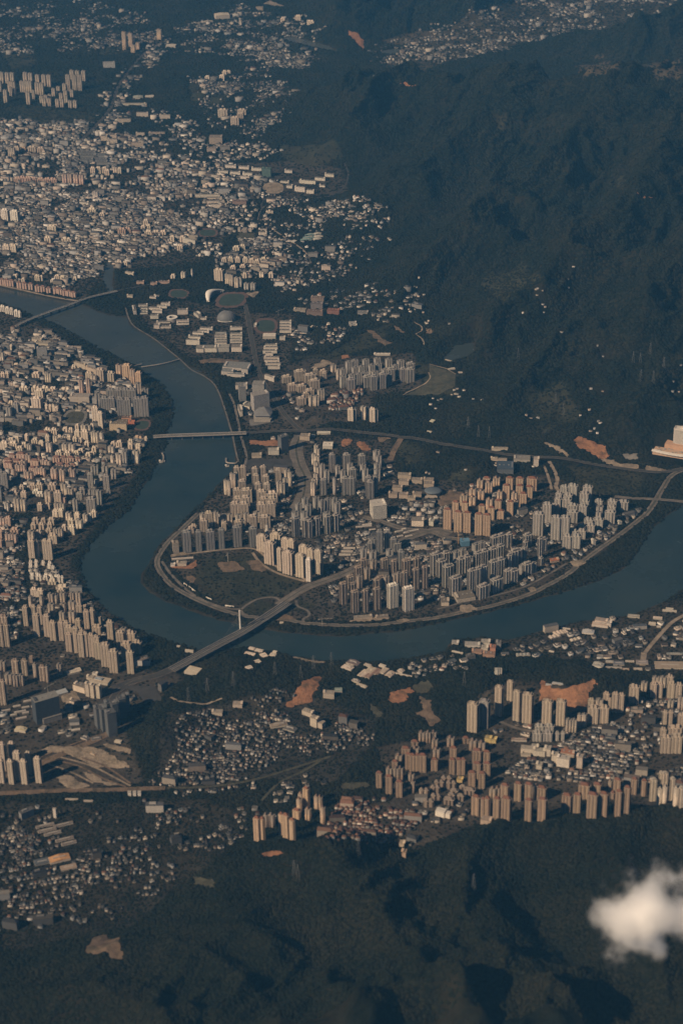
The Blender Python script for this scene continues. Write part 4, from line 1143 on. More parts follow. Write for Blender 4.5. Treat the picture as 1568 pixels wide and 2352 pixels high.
CL(P13,'tan',[(330,72,54,44),(400,72,48,40),(475,67,54,56),(310,122,48,44),(385,122,54,44),(460,117,48,44),(450,167,54,56),(515,162,40,80),(560,162,40,78),(290,182,56,90),(360,187,50,60),(490,222,76,72),(300,272,58,162),(425,272,44,168),(468,274,40,168),(352,272,28,150),(290,212,40,60)],'04',yaw=-6)
CL('the avenue\'s old blocks','pink',[(25,62,50,66),(78,62,50,66),(80,207,50,84),(132,207,56,84),(135,167,76,40),(10,182,38,60),(10,267,30,60)],'04',yaw=-8)
P14='the white walk ups by the west bank'
CL(P14,'white',[(285,467),(335,464),(400,472),(460,477),(285,502),(335,502),(455,502),(490,517),(285,532),(332,532),(432,542),(490,547),(522,552),(295,557),(345,557),(430,562),(470,572),(522,577),(300,592,40,36),(360,592,54,42),(420,607,46,30),(480,607,44,28),(545,607,30,50),(575,607,26,50)],'04',w=36,hp=22,yaw=-6,kind='block')
CL(P14,'beige',[(480,647,78,22),(570,692,106,20),(560,717,66,26),(315,720,56,60),(370,722,60,60)],'04',yaw=-6)
P15='the big riverside estate on the west bank'
CL(P15,'umber',[(470,757,48,90),(516,772,36,70),(580,752,48,88),(665,747,40,78),(725,742,46,118),(285,782,30,100),(385,777,30,90),(665,832,58,98),(245,872,44,178),(320,882,44,155),(375,884,44,150),(475,852,54,110),(580,847,48,80),(575,932,48,90),(665,922,56,100),(735,867,56,110),(782,872,36,60),(805,912,50,170),(858,912,40,165),(900,962,66,98),(345,962,56,182),(440,962,58,188),(495,1017,56,168),(570,1017,46,168),(620,1019,46,165),(640,1072,74,150),(705,1080,50,168),(755,1082,48,165),(720,1002,48,70),(890,1057,76,70),(1020,1022,56,160),(1130,1072,56,90),(1110,1107,70,148),(1205,1117,86,128),(845,1142,60,120)],'04',yaw=-10)
CL(P15,'umber',[(640,-40,54,150),(705,-50,40,170),(755,-40,50,200),(800,-45,40,200),(850,-30,50,190),(900,-20,50,190),(975,48,78,202),(1050,122,76,182),(1205,127,66,186),(1165,32,86,150),(1262,32,76,96),(905,30,50,150)],'05',yaw=-10)
CL('the brown towers by the west avenue','brown',[(20,1042,44,200),(75,1042,48,200),(35,972,80,80)],'04',yaw=-6)
P16='the shaded estate by the railway'
CL(P16,'brown',[(30,202,56,90),(148,197,58,118),(236,192,56,138),(332,232,38,128),(398,252,54,128),(442,254,24,140),(85,322,66,88),(150,332,46,98),(200,334,46,90),(38,392,56,208),(6,302,30,100),(550,227,44,98),(290,170,40,40)],'05',yaw=-4)
P17='the pale towers beside the railway yard'
CL(P17,'tan',[(35,962,56,240),(120,962,58,190),(175,1042,64,250),(272,1047,58,190),(20,1117,50,200),(110,1117,52,210),(230,1122,56,205),(360,1102,54,215)],'05',yaw=-14)
# near right: towers on the south bank
CL('the tall pale towers near the orange cut','umber',[(1195,602,86,248),(1300,567,84,240,'slate'),(1434,432,66,268),(1540,384,54,178)],'25',yaw=-22,roof='frame')
CL('the tall pale towers near the orange cut','umber',[(30,492,58,258),(128,502,82,268),(310,582,82,208),(436,577,78,212)],'35',yaw=-18,roof='frame')
P18='the rust topped estate on the south hill'
CL(P18,'rust',[(735,857,56,88),(795,857,47,90),(845,860,47,80),(672,947,63,50),(855,922,54,84),(590,1007,77,98),(675,1002,70,80),(870,1012,63,78),(525,1067,63,80),(612,1062,54,130),(650,1072,54,138),(695,1072,47,138),(745,1072,66,148),(850,1107,63,100),(1000,907,66,78),(1025,1002,63,98),(1015,1112,54,130),(1075,1112,47,130),(1115,1112,47,130),(1140,907,56,48),(1205,932,66,88),(1286,952,63,78),(1240,1032,77,110),(1330,1037,63,100),(490,1130,51,60),(1240,1150,70,130),(1332,1150,66,128)],'25',yaw=-6,roof='hip')
CL(P18,'rust',[(345,62,54,128),(436,97,59,146),(530,137,56,136),(436,12,54,90),(500,12,47,120),(540,14,47,116),(640,62,54,98),(655,130,40,100),(1195,52,66,126),(1286,57,59,136)],'26',yaw=-6,roof='hip')
CL('the brown mid rise rows on the south hill','brown',[(935,97,40,44),(985,98,40,44),(870,137,40,44),(915,138,40,44),(835,187,40,50),(875,188,38,50),(980,147,40,50),(1025,147,40,50),(730,212,38,60),(775,212,40,60),(1030,217,66,44),(840,262,40,50),(885,262,40,48),(1005,252,60,46),(980,302,84,42),(1090,262,60,46),(1110,182,60,44),(1170,217,90,50),(770,312,40,52),(815,312,46,52),(930,95,30,40)],'26',yaw=-14,roof='hip')
P19='the tan towers behind the dark hill'
CL(P19,'rust',[(1225,277,66,162),(1292,292,40,164),(1330,292,42,164),(1416,287,56,190),(1502,292,73,190),(1382,197,56,90),(1425,192,47,88),(1490,167,66,120)],'26',yaw=-22,roof='hip')
CL(P19,'rust',[(45,152,66,156),(140,167,66,138),(172,175,40,130),(212,172,40,116),(262,192,77,110),(140,317,59,176),(265,297,73,196),(490,262,75,150),(587,257,66,168),(722,257,87,212),(826,257,73,196),(652,167,94,120),(770,162,73,100),(915,242,35,46),(962,237,56,212),(1040,202,54,220),(892,122,35,90),(955,117,66,110),(1110,107,54,140),(1200,122,47,140)],'36',yaw=-16,roof='hip')
CL('the bright ended towers at the far right','beige',[(1292,122,52,186),(1355,202,36,140),(1400,187,36,140),(1468,102,40,194),(1502,197,38,156),(1548,192,38,176),(1400,52,50,120),(1370,52,30,56)],'36',yaw=10,roof='hip')
P20='the estate above the villas'
CL(P20,'umber',[(1310,352,58,70),(1375,347,56,100),(1440,347,60,100),(1290,412,60,120),(1345,414,56,120),(1450,412,64,126),(1520,412,60,126),(1205,397,56,80),(1110,442,86,146),(860,502,56,60),(935,507,56,160),(990,507,54,160),(720,552,54,76),(795,557,66,78),(735,632,90,138),(830,632,92,138),(612,692,40,100),(655,690,44,108),(510,742,50,112),(562,742,48,112),(890,560,30,60)],'35',yaw=-10)
CL('the low grey row under the tall towers','grey',[(245,802,80,68),(335,802,80,68),(225,867,84,68),(320,867,84,68),(410,862,36,66),(460,860,40,66)],'35',yaw=-8)
CL('the tan slabs at the right edge','umber',[(1395,672,44,140),(1446,672,46,140),(1542,692,56,118),(1382,832,56,60),(1490,817,120,70),(1400,900,90,146),(1500,898,96,148),(1450,560,50,80),(1540,530,50,120)],'35',yaw=-6)
CL('the orange pair group at the dark hill foot','orange',[(790,477,50,200),(838,482,36,190),(870,440,40,110,'brown'),(920,438,50,110,'brown'),(1012,440,36,180),(1055,442,50,215),(1112,482,44,190),(1240,202,46,176),(1190,245,40,120),(1175,300,40,110),(1335,272,40,120),(1365,282,34,110),(1390,372,36,140),(1150,402,60,70),(1255,382,46,100)],'16',yaw=-24,roof='hip')

bx = np.array([i['base'] for i in ITEMS])
gp = gnd(bx[:, 0], bx[:, 1])
for it, g in zip(ITEMS, gp):
    s = float(px_per_m(g))
    up = proj(g + np.array([0, 0, 10.0])); vs = abs(proj(g)[1] - up[1]) / 10.0
    ca = abs(math.cos(it['yaw'])); 
    it['w'] = it['wp'] / s / max(ca, .75) * (1.12 if it['top'][0] < 345 and 880 < it['top'][1] < 1480 else 1.10); it['h'] = it['hp'] / vs
    it['d'] = (it['dp'] / s) if it['dp'] else (it['dm'] or min(max(it['w'] * .66, 12.0), 20.0))
    off = np.array([-math.sin(it['yaw']), math.cos(it['yaw'])]) * it['d'] / 2
    it['pos'] = np.array([g[0] + off[0], g[1] + off[1]]); 
    it['z'] = float(min(H(*it['pos']), g[2]))
    it['h'] = (it['h'] + g[2] - it['z']) * random.uniform(.96, 1.04)

# row and place inside each estate, for the labels
by = {}
for it in ITEMS: by.setdefault(it['phrase'], []).append(it)
for ph, L in by.items():
    ys = sorted(i['base'][1] for i in L)
    span = ys[-1] - ys[0]
    nr = max(1, min(12, int(round(len(L) ** .5)), int(span / 7) + 1))
    order = sorted(L, key=lambda i: i['base'][1])
    # break into rows at the widest gaps, about nr of them
    gaps = sorted(range(1, len(order)), key=lambda k: -(order[k]['base'][1] - order[k - 1]['base'][1]))[:nr - 1]
    cuts = [0] + sorted(gaps) + [len(order)]
    rows = [order[cuts[k]:cuts[k + 1]] for k in range(len(cuts) - 1)]
    out = []
    for r_ in rows:                        # very long rows: split in two
        while len(r_) > 14:
            out.append(r_[:len(r_) // 2]); r_ = r_[len(r_) // 2:]
        out.append(r_)
    for k, r_ in enumerate(out):
        r_.sort(key=lambda i: i['base'][0])
        rn = '' if len(out) == 1 else ('back' if k == 0 else 'front' if k == len(out) - 1 else ORD[k]) + ' row, '
        short = ph[4:] if ph.startswith('the ') else ph
        for j, i in enumerate(r_):
            i['place'] = (rn + ph) if len(r_) == 1 else f'{ORD[j]} from left, {rn}{short}'

def is_tower(i): return i['h'] > 1.15 * i['w'] and i['h'] > 26
def build_apartment(i):
    t = is_tower(i)
    w, d, h = q_(i['w'], 2.0), q_(i['d'], 2.0), q_(i['h'], 3.0)
    P = tower_proto('tower' if t else 'block', w, d, h, i['roof'])
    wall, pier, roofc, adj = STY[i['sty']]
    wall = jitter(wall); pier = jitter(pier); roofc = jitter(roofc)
    name = 'apartment_tower' if t else 'apartment_block'
    r = empty(name, (i['pos'][0], i['pos'][1], i['z'] - 1.0), i['yaw'], f"{adj} {'tower' if t else 'block'}, {i['place']}",
              'apartment tower' if t else 'apartment block', 'apartment buildings of ' + i['phrase'])
    link('body', P['body'], r, color=tuple(c * (.55 if i['roof'] == 'hip' else .48) for c in wall))  # recess shade painted in: the core is coloured darker than the bays
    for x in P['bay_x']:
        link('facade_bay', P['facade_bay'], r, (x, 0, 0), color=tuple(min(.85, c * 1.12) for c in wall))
    if i['hp'] > 14:
        bw = w / len(P['bay_x'])
        for x in P['bay_x'][:3]:
            link('facade_pier', P['pier'], r, (x - bw * .25, 0, 0), color=pier)
        for x in P['bal_x'][:2]:
            tag(link('balcony_stack', P['balcony'], r, (x, 0, 0), color=pier), kind='stuff')
    if i['hp'] > 10:
        link('parapet', P['parapet'], r, color=pier)
    link('roof_house', P['roof_house'], r, color=roofc if i['roof'] == 'hip' else tuple(min(.85, c * 1.1) for c in wall))
    occ_rect(i['pos'], i['yaw'], w, d, 3.0)

ITEMS.sort(key=lambda i: -i['wp'] * i['hp'])
TW = [i for i in ITEMS if is_tower(i)]; BL = [i for i in ITEMS if not is_tower(i)]
REST = TW[300:] + BL[300:]
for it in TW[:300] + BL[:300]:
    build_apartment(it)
for i in REST:
    occ_rect(i['pos'], i['yaw'], i['w'], i['d'], 3.0)
print('apartments', len(ITEMS), 'towers', len(TW))

# ------------------------------------------------------------------ schools, offices, halls: each with parts of its own
def place(t, x, yb, dpx=0.0, yaw=0.0):
    q = TD(t, x, yb); g = gnd(*q)[0]
    c = g[:2] + np.array([-math.sin(yaw), math.cos(yaw)]) * dpx / 2
    return np.array([c[0], c[1], float(min(H(*c), g[2]))])
def scale_at(t, x, yb):
    q = TD(t, x, yb); g = gnd(*q)[0]
    f = {'D': 1.0, 'R': 0.5}.get(t[0], 0.25)
    s = float(px_per_m(g)); vs = abs(proj(g)[1] - proj(g + np.array([0, 0, 10.0]))[1]) / 10.0
    return f / s, f / vs

def slab(t, x, y, wp, hp, label, yaw=0.0, d=11.0, style='band', col=(.56, .49, .41), cat='school building', name='school_building', group=None, roofc=None, stair=True):
    """long low block: walls with a gallery per floor, roof slab, stair head; (x, y) = roof front edge, wp, hp in tile pixels"""
    kw, kh = scale_at(t, x, y + hp)
    w, h = max(8, wp * kw / max(.75, abs(math.cos(rad(yaw))))), max(4, hp * kh)
    p = place(t, x, y + hp, d, rad(yaw))
    r = empty(name, (p[0], p[1], p[2] - .8), rad(yaw), label, cat, group)
    col = jitter(col, .05)
    b = MB(); b.box(-w / 2, w / 2, -d / 2, d / 2, 0, h); link('wall', b.mesh('block_wall', [M['flat' if style == 'flat' else 'office' if style == 'office' else 'band']]), r, color=col)
    b = MB(); b.box(-w / 2 - .5, w / 2 + .5, -d / 2 - .5, d / 2 + .5, h, h + .7); link('roof', b.mesh('roof_slab', [M['obj']]), r, color=roofc or tuple(c * (.30 if style == 'band' else .5) for c in col))
    if style == 'band':
        nf = max(1, int(h / 3.8))
        for k in range(nf if nf <= 7 else 0):
            b = MB(); b.box(-w / 2 + .2, w / 2 - .2, -d / 2 - 1.3, -d / 2, k * 3.8 + 2.75, k * 3.8 + 3.9, bottom=True)
            link('gallery', b.mesh('gallery', [M['obj']]), r, color=tuple(min(.8, c * 1.1) for c in col))
    if stair:
        b = MB(); sx = random.choice((-1, 1)) * w * .42
        b.box(sx - 3, sx + 3, -d * .3, d * .32, h + .7, h + 3.9); link('stair_head', b.mesh('stair_head', [M['obj']]), r, color=col)
        b = MB()
        for k in range(int(w / 14)):
            xx = -w * .4 + k * 14 + random.uniform(0, 5); b.box(xx, xx + random.uniform(2, 5), -2, random.uniform(0, 3), h + .7, h + .7 + random.uniform(1, 2.2))
        if b.v: tag(link('roof_plant', b.mesh('roof_plant', [M['obj']]), r, color=(.3, .28, .26)), kind='stuff')
    occ_rect(p, rad(yaw), w, d, 2.5)
    return r

def shed(t, x, y, wp, dpx, hp, label, yaw=0.0, col=(.5, .43, .36), wall=(.5, .45, .38), bays=1, cat='warehouse', name='warehouse', group=None, flat=False):
    """broad low building seen mostly from above: (x, y) centre of its front eaves; wp width, dpx ground depth in tile pixels across the picture"""
    kw, kh = scale_at(t, x, y + hp)
    w, h, d = wp * kw, max(3.5, hp * kh), dpx * kw
    p = place(t, x, y + hp, d, rad(yaw))
    r = empty(name, (p[0], p[1], p[2] - .6), rad(yaw), label, cat, group)
    b = MB(); b.box(-w / 2, w / 2, -d / 2, d / 2, 0, h); link('wall', b.mesh('shed_wall', [M['house']]), r, color=jitter(wall, .05))
    bw = w / bays
    for k in range(bays):
        b = MB()
        if flat:
            b.box(-bw / 2 + .15, bw / 2 - .15, -d / 2 - .4, d / 2 + .4, h, h + .6)
        else:
            b.gable(-bw / 2 + .1, bw / 2 - .1, -d / 2, d / 2, h + .02, h + .02 + min(bw * .16, 3.5), axis='y', over=.0)
        link('roof', b.mesh('shed_roof', [M['rib']]), r, (-w / 2 + (k + .5) * bw, 0, 0), color=jitter(col, .08))
    if bays == 1 and w > 14:
        b = MB(); b.box(-w * .3, w * .3, -1.0, 1.0, h + .6, h + (.6 if flat else min(w * .16, 3.5)) + 1.0); link('roof_vent', b.mesh('roof_vent', [M['metal']]), r, color=(.4, .37, .33))
    occ_rect(p, rad(yaw), w, d, 2.5)
    return r

# school and campus rows
SG = 'long pale school rows'
for k, (x, y, w) in enumerate([(550,340,100),(672,352,95),(788,367,95),(480,392,95),(592,402,95),(705,412,90),(682,442,85),(1080,387,70)]):
    slab('11', x, y, w, 28, ['white school row at the back corner of the distant campus','white school row in the middle of the distant campus rear line','white school row beside the green block','white school row at the front corner of the distant campus','white school row facing the village below the campus','short white row between the distant school lines','lowest white school row above the dirt track','short white school row beyond the green block'][k], yaw=-14, col=(.66,.60,.52), group=SG)
for k, (x, y, w, hp) in enumerate([(1255,482,150,32),(1185,542,95,46),(1280,572,70,32),(1370,457,95,28),(1455,422,85,28),(1090,527,55,28),(1045,490,80,18),(1390,525,50,20)]):
    slab('11', x, y, w, hp, ['long white school row behind the dirt track','tall white school block beside the dirt track','white school block at the ring road bend','white school row stepping up to the woods','highest white school row by the woods','cubic white school hall beside the track','low flat school hall above the track','small white school block near the ring road'][k], yaw=-18, col=(.64,.58,.50), group=SG)
slab('11', 880, 375, 80, 75, 'green sheeted block between white school rows', yaw=-10, d=26, style='office', col=(.13,.20,.16), cat='building', name='office_block')
slab('11', 415, 85, 120, 70, 'wide tan block standing above the far fields', yaw=-5, d=40, style='flat', col=(.40,.33,.26), cat='building', name='institute_block')
slab('11', 375, 185, 84, 36, 'low front wing of the wide tan block', yaw=-5, d=24, style='flat', col=(.42,.35,.28), cat='building', name='institute_block')
slab('11', 500, 170, 90, 40, 'grey side wing of the wide tan block', yaw=-5, d=24, style='flat', col=(.28,.25,.22), cat='building', name='institute_block')
for k, (x, y, w, hp) in enumerate([(340,610,230,30),(405,640,140,22),(415,670,165,28),(420,702,95,40)]):
    slab('11', x, y, w, hp, ['long pale hall behind the spire','short pale hall in front of the spire','wide pale hall of the spire school','front block of the spire school'][k], yaw=-4, col=(.60,.53,.45), group='halls of the spire school')
slab('11', 630, 672, 130, 38, 'reddish brown block south of the spire school', yaw=-6, d=24, style='flat', col=(.30,.20,.16), cat='building', name='institute_block')
slab('11', 845, 930, 75, 16, 'rear white slab beside the symmetrical hall', yaw=-3, col=(.64,.58,.50))
slab('11', 845, 958, 75, 34, 'front white slab beside the symmetrical hall', yaw=-3, col=(.64,.58,.50))
slab('11', 172, 1022, 112, 44, 'slanting pale slab near the rust coloured track', yaw=-34, col=(.60,.54,.46), style='flat', cat='building', name='institute_block')
for k, (x, y, w) in enumerate([(1355,975,70),(1360,1000,80),(1350,1025,80)]):
    shed('11', x, y, w, 40, 6, ['rear','middle','front'][k] + ' striped pale shed beside the teal roofs', yaw=8, col=(.55,.50,.43), wall=(.5,.46,.4))
for k, (x, y) in enumerate([(1290,985),(1270,1010),(1245,1030)]):
    shed('11', x, y, 110, 40, 6, ['rear','middle','front'][k] + ' teal roofed shed in the village works', yaw=8, col=(.20,.30,.27), wall=(.35,.37,.33))
shed('11', 1072, 1045, 40, 50, 8, 'white flat shed left of its twin by the village road', yaw=-30, col=(.62,.57,.5), flat=True)
shed('11', 1118, 1045, 40, 50, 8, 'white flat shed right of its twin by the village road', yaw=-30, col=(.62,.57,.5), flat=True)
for k, (x, y, w) in enumerate([(805,225,160),(815,252,150),(800,290,120),(912,250,112),(930,290,110),(940,315,100)]):
    slab('01', x, y, w, 26, ['rearmost','second','front','rear side','middle side','front side'][k] + ' grey sawtooth slab of the old works', yaw=-4, d=34, style='flat', col=(.24,.23,.215), cat='building', name='works_block')
slab('01', 1020, 62, 112, 44, 'wide pale hospital block at the top of town', yaw=-6, d=22, style='band', col=(.52,.44,.36), cat='building', name='hospital_block')
slab('01', 960, 72, 60, 46, 'stepped end block of the pale hospital', yaw=-6, d=22, style='band', col=(.52,.44,.36), cat='building', name='hospital_block')
slab('01', 1035, 102, 90, 42, 'front wing of the pale hospital', yaw=-6, d=18, style='band', col=(.54,.46,.38), cat='building', name='hospital_block')
slab('01', 1290, 45, 80, 30, 'pale block facing the sports court at the top of town', yaw=-6, style='flat', col=(.54,.46,.38), cat='building', name='institute_block')
slab('01', 1440, 40, 150, 22, 'long tan block at the top of town', yaw=-4, style='flat', col=(.46,.38,.30), cat='building', name='institute_block')
slab('01', 1265, 135, 110, 40, 'tan block with toothed roof at the top of town', yaw=-5, style='flat', col=(.46,.38,.30), cat='building', name='institute_block')
slab('01', 775, 680, 86, 36, 'bright white slab among old town houses', yaw=-14, col=(.66,.6,.52), cat='building', name='institute_block')
shed('10', 480, 140, 130, 90, 40, 'great white hall with a bowed roof near the top edge', yaw=12, col=(.56,.48,.38), wall=(.6,.52,.42), cat='hall', name='exhibition_hall')
shed('10', 340, 200, 110, 40, 14, 'low tapering wing of the great white hall', yaw=22, col=(.5,.43,.35), wall=(.55,.47,.38), cat='hall', name='exhibition_hall')
shed('00', 1375, 890, 80, 60, 10, 'pale flat shed by the far avenue', yaw=5, col=(.62,.55,.44), flat=True)
shed('00', 1270, 900, 90, 80, 12, 'greenish roofed hall by the far avenue', yaw=5, col=(.30,.31,.25))
slab('00', 1240, 950, 220, 22, 'long cream wing along the far avenue', yaw=-4, style='flat', col=(.58,.52,.42), cat='building', name='institute_block')
slab('00', 1005, 570, 110, 60, 'white gate shaped building in the far fields', yaw=-4, style='office', col=(.5,.47,.43), cat='building', name='office_block')
slab('00', 1310, 1035, 110, 40, 'pale block with a bright end at the far avenue', yaw=-10, style='flat', col=(.52,.44,.36), cat='building', name='institute_block')
slab('00', 1515, 1055, 100, 40, 'stepped pale block at the far avenue', yaw=-10, style='flat', col=(.52,.44,.36), cat='building', name='institute_block')
slab('00', 1140, 1090, 130, 40, 'tall pale block south of the far avenue', yaw=-6, style='band', col=(.48,.41,.33), cat='building', name='institute_block')
shed('10', 0, 420, 90, 60, 20, 'cream flat topped shed at the edge of the far town', yaw=-8, col=(.62,.54,.42), flat=True)
# left bank waterfront and campus
slab('02', 392, 850, 94, 84, 'grey striped office block above the left bank', yaw=0, d=18, style='office', col=(.40,.38,.35), cat='office building', name='office_block')
slab('02', 385, 800, 140, 32, 'cream stepped wing behind the striped office block', yaw=-12, d=26, style='flat', col=(.60,.51,.41), cat='building', name='institute_block')
slab('02', 340, 765, 90, 40, 'cream rear wing with a cut corner near the upper bridge', yaw=-20, d=26, style='flat', col=(.62,.53,.43), cat='building', name='institute_block')
slab('02', 682, 835, 136, 36, 'long cream block with a bright end beside riverside woods', yaw=-8, style='flat', col=(.58,.49,.39), cat='building', name='institute_block')
slab('02', 735, 985, 112, 48, 'slanting tan slab above the footbridge', yaw=-36, style='flat', col=(.52,.43,.33), cat='apartment block', name='long_slab')
slab('02', 842, 1030, 112, 56, 'second slanting tan slab above the footbridge', yaw=-36, style='flat', col=(.54,.44,.33), cat='apartment block', name='long_slab')
for k in range(4):
    slab('02', 1315, 448 + 24 * k, 86, 16, ['rearmost','second','third','front'][k] + ' white teaching row in the riverside group of four', yaw=-2, col=(.58,.53,.46), group=SG)
for k, (x, y, w, yw) in enumerate([(1425,475,112,-8),(1445,500,92,-8),(1490,455,92,-8),(1522,432,84,-6),(1405,375,60,-12),(1440,365,44,-12),(1510,232,100,-4),(1415,245,60,-4),(1290,235,70,-6)]):
    slab('02', x, y, w, 26, ['white slanting teaching row over the campus lawn','lower white teaching row over the campus lawn','upper white teaching row over the campus lawn','top white teaching row over the campus lawn','white dormitory near the green pitch','small white dormitory near the green pitch','reddish teaching block up the hill','short reddish block up the hill','pale block beside the reddish ones'][k], yaw=yw, col=(.64,.58,.5) if k < 6 else (.46,.33,.26), group=SG)
slab('02', 1420, 545, 76, 34, 'white L block below the teaching rows', yaw=-4, col=(.58,.53,.46))
slab('02', 1245, 500, 26, 46, 'narrow white block on the promenade bend', yaw=10, d=60, col=(.58,.53,.46))
slab('02', 1500, 605, 130, 14, 'rear wing beside the ring shaped library', yaw=0, col=(.6,.54,.47))
slab('02', 1525, 645, 96, 22, 'front wing beside the ring shaped library', yaw=0, col=(.6,.54,.47))
slab('02', 1442, 635, 52, 36, 'square corner wing beside the ring shaped library', yaw=0, d=20, col=(.62,.56,.48))
slab('02', 1195, 362, 52, 26, 'cream pavilion at the bridge head', yaw=-6, style='flat', col=(.6,.5,.38), cat='building', name='pavilion')
slab('02', 1190, 150, 80, 26, 'angled cream block on the hill behind the bridge', yaw=-30, style='flat', col=(.58,.49,.4), cat='building', name='institute_block')
slab('12', 112, 495, 96, 44, 'white winged block on the campus hill', yaw=0, d=16, col=(.6,.54,.47))
slab('12', 112, 590, 116, 26, 'white slab right of the ring shaped library', yaw=0, col=(.6,.54,.47))
slab('12', 112, 615, 116, 20, 'lower white slab right of the ring shaped library', yaw=0, col=(.6,.54,.47))
slab('12', 270, 540, 30, 30, 'narrow white lecture block below the stadium stand', yaw=30, d=40, col=(.6,.54,.47))
slab('12', 300, 568, 58, 22, 'low white lecture block below the stadium stand', yaw=0, col=(.62,.56,.48))
for k, (x, y, w) in enumerate([(328,660,118),(300,686,106),(252,702,102),(218,738,114),(205,772,126)]):
    slab('12', x, y, w, 22 if k < 4 else 46, ['topmost','second','third','fourth','large front'][k] + ' slanting white dormitory by the dome', yaw=-10, col=(.66,.60,.52), group='slanting white dormitories')
for k in range(4):
    slab('12', 460, 728 + 22 * k, 112, 18, ['rearmost','second','third','front'][k] + ' row of the square teaching block south of the dome', yaw=-2, col=(.58,.52,.45), group=SG)
shed('12', 460, 712, 100, 40, 12, 'grey flat roofed hall at the rear of the square teaching block', yaw=-2, col=(.3,.285,.26), flat=True, cat='hall', name='school_hall')
for k, y in enumerate((655, 712, 736, 760, 784)):
    slab('12', 602, y, 112, 28 if k == 0 else 18, ['detached rear row','second row','third row','fourth row','front row'][k] + ' of the teaching block east of the dome', yaw=-2, col=(.6,.54,.47), group=SG)
for k, (x, w, y, hp) in enumerate([(330,190,845,40),(482,110,838,44),(606,96,838,44),(275,60,852,36)]):
    slab('12', x, y, w, hp, ['long flat library with a deep roof facing the river','open framed middle of the riverside library','white end pavilion of the riverside library','cut corner of the riverside library'][k], yaw=-3, d=30, col=(.62,.56,.48), style='band' if k != 1 else 'office', cat='library', name='library_block')
for k, (x, y, w, d, h) in enumerate([(590,1025,230,60,30),(680,1040,60,60,46),(520,1060,110,30,40),(600,1085,160,20,30)]):
    slab('12', x, y, w, h, ['broad grey roofed cultural hall near the promenade','taller grey end of the cultural hall','white curved front of the cultural hall','low white porch of the cultural hall'][k], yaw=-12, d=d * .9, col=(.5,.46,.41), style='band', cat='hall', name='cultural_hall', roofc=(.19,.19,.18))
for k, y in enumerate((600, 626, 652, 682)):
    slab('12', 1055, y, 108, 18 if k < 3 else 26, ['rearmost','second','third','front'][k] + ' white row beside the red running track', yaw=-3, col=(.6,.54,.47), group=SG)
shed('12', 905, 735, 118, 70, 30, 'white flat roofed gymnasium below the running track', yaw=-2, col=(.66,.59,.5), flat=True, cat='gymnasium', name='gymnasium')
slab('12', 775, 640, 20, 14, 'tiny white stand at the running track', yaw=0, d=30, style='flat', col=(.64,.58,.5), cat='stand', name='spectator_stand')
for k, (x, y, w) in enumerate([(922,815,110),(918,838,130),(912,868,130),(905,890,70),(925,930,140),(930,955,140),(940,985,140),(948,1012,110)]):
    slab('12', x, y, w, 20 if k not in (2, 3, 7) else 30, ['rearmost','second','third','stepped','fifth','sixth','seventh','front'][k] + ' row of the white blocks on the campus avenue', yaw=-3, col=(.6,.54,.47), group=SG)
slab('12', 1025, 745, 50, 30, 'small white block right of the gymnasium', yaw=-8, style='flat', col=(.62,.55,.47), cat='building', name='institute_block')
slab('12', 905, 1105, 90, 40, 'slanting white block on the avenue below the campus', yaw=-40, style='flat', col=(.6,.53,.45), cat='building', name='institute_block')
# works under construction on the hill
for k, (x, y, w, hp, c) in enumerate([(1345,385,120,40,(.36,.26,.2)),(1340,440,110,50,(.26,.22,.2)),(1320,510,150,40,(.30,.20,.15)),(1490,500,110,40,(.38,.17,.11)),(1180,495,110,20,(.5,.42,.33))]):
    slab('12', x, y, w, hp, ['stepped concrete frame at the top of the hillside site','grey middle storeys of the hillside site','rusty lower storeys of the hillside site','red scaffolded block right of the hillside site','pale retaining block left of the hillside site'][k], yaw=-12, d=24, style='office', col=c, cat='construction site', name='unfinished_building')
slab('22', 195, 520, 100, 20, 'striped grey shed at the red earth site', yaw=-5, d=24, style='flat', col=(.36,.33,.3), cat='building', name='works_block')
slab('22', 100, 610, 70, 14, 'upper of two white slabs in the woods', yaw=-3, style='flat', col=(.58,.53,.47), cat='building', name='institute_block')
slab('22', 105, 635, 72, 14, 'lower of two white slabs in the woods', yaw=-3, style='flat', col=(.58,.53,.47), cat='building', name='institute_block')
slab('22', 370, 900, 150, 16, 'long white roofed strip above the hillside estate', yaw=-4, style='flat', col=(.62,.56,.48), cat='building', name='sales_pavilion', roofc=(.6,.54,.46))
shed('22', 1010, 1040, 70, 30, 6, 'pale flat shed above the olive terrace', yaw=12, col=(.62,.55,.45), flat=True)
shed('22', 1090, 1072, 40, 20, 6, 'small pale shed by the olive terrace', yaw=0, col=(.62,.55,.45), flat=True)
shed('23', 820, 350, 40, 50, 4, 'long pale roof in the wooded valley', yaw=-30, col=(.60,.58,.44), flat=True)
shed('23', 798, 448, 46, 34, 4, 'bright tilted roof in the wooded valley', yaw=-20, col=(.66,.6,.48), flat=True)
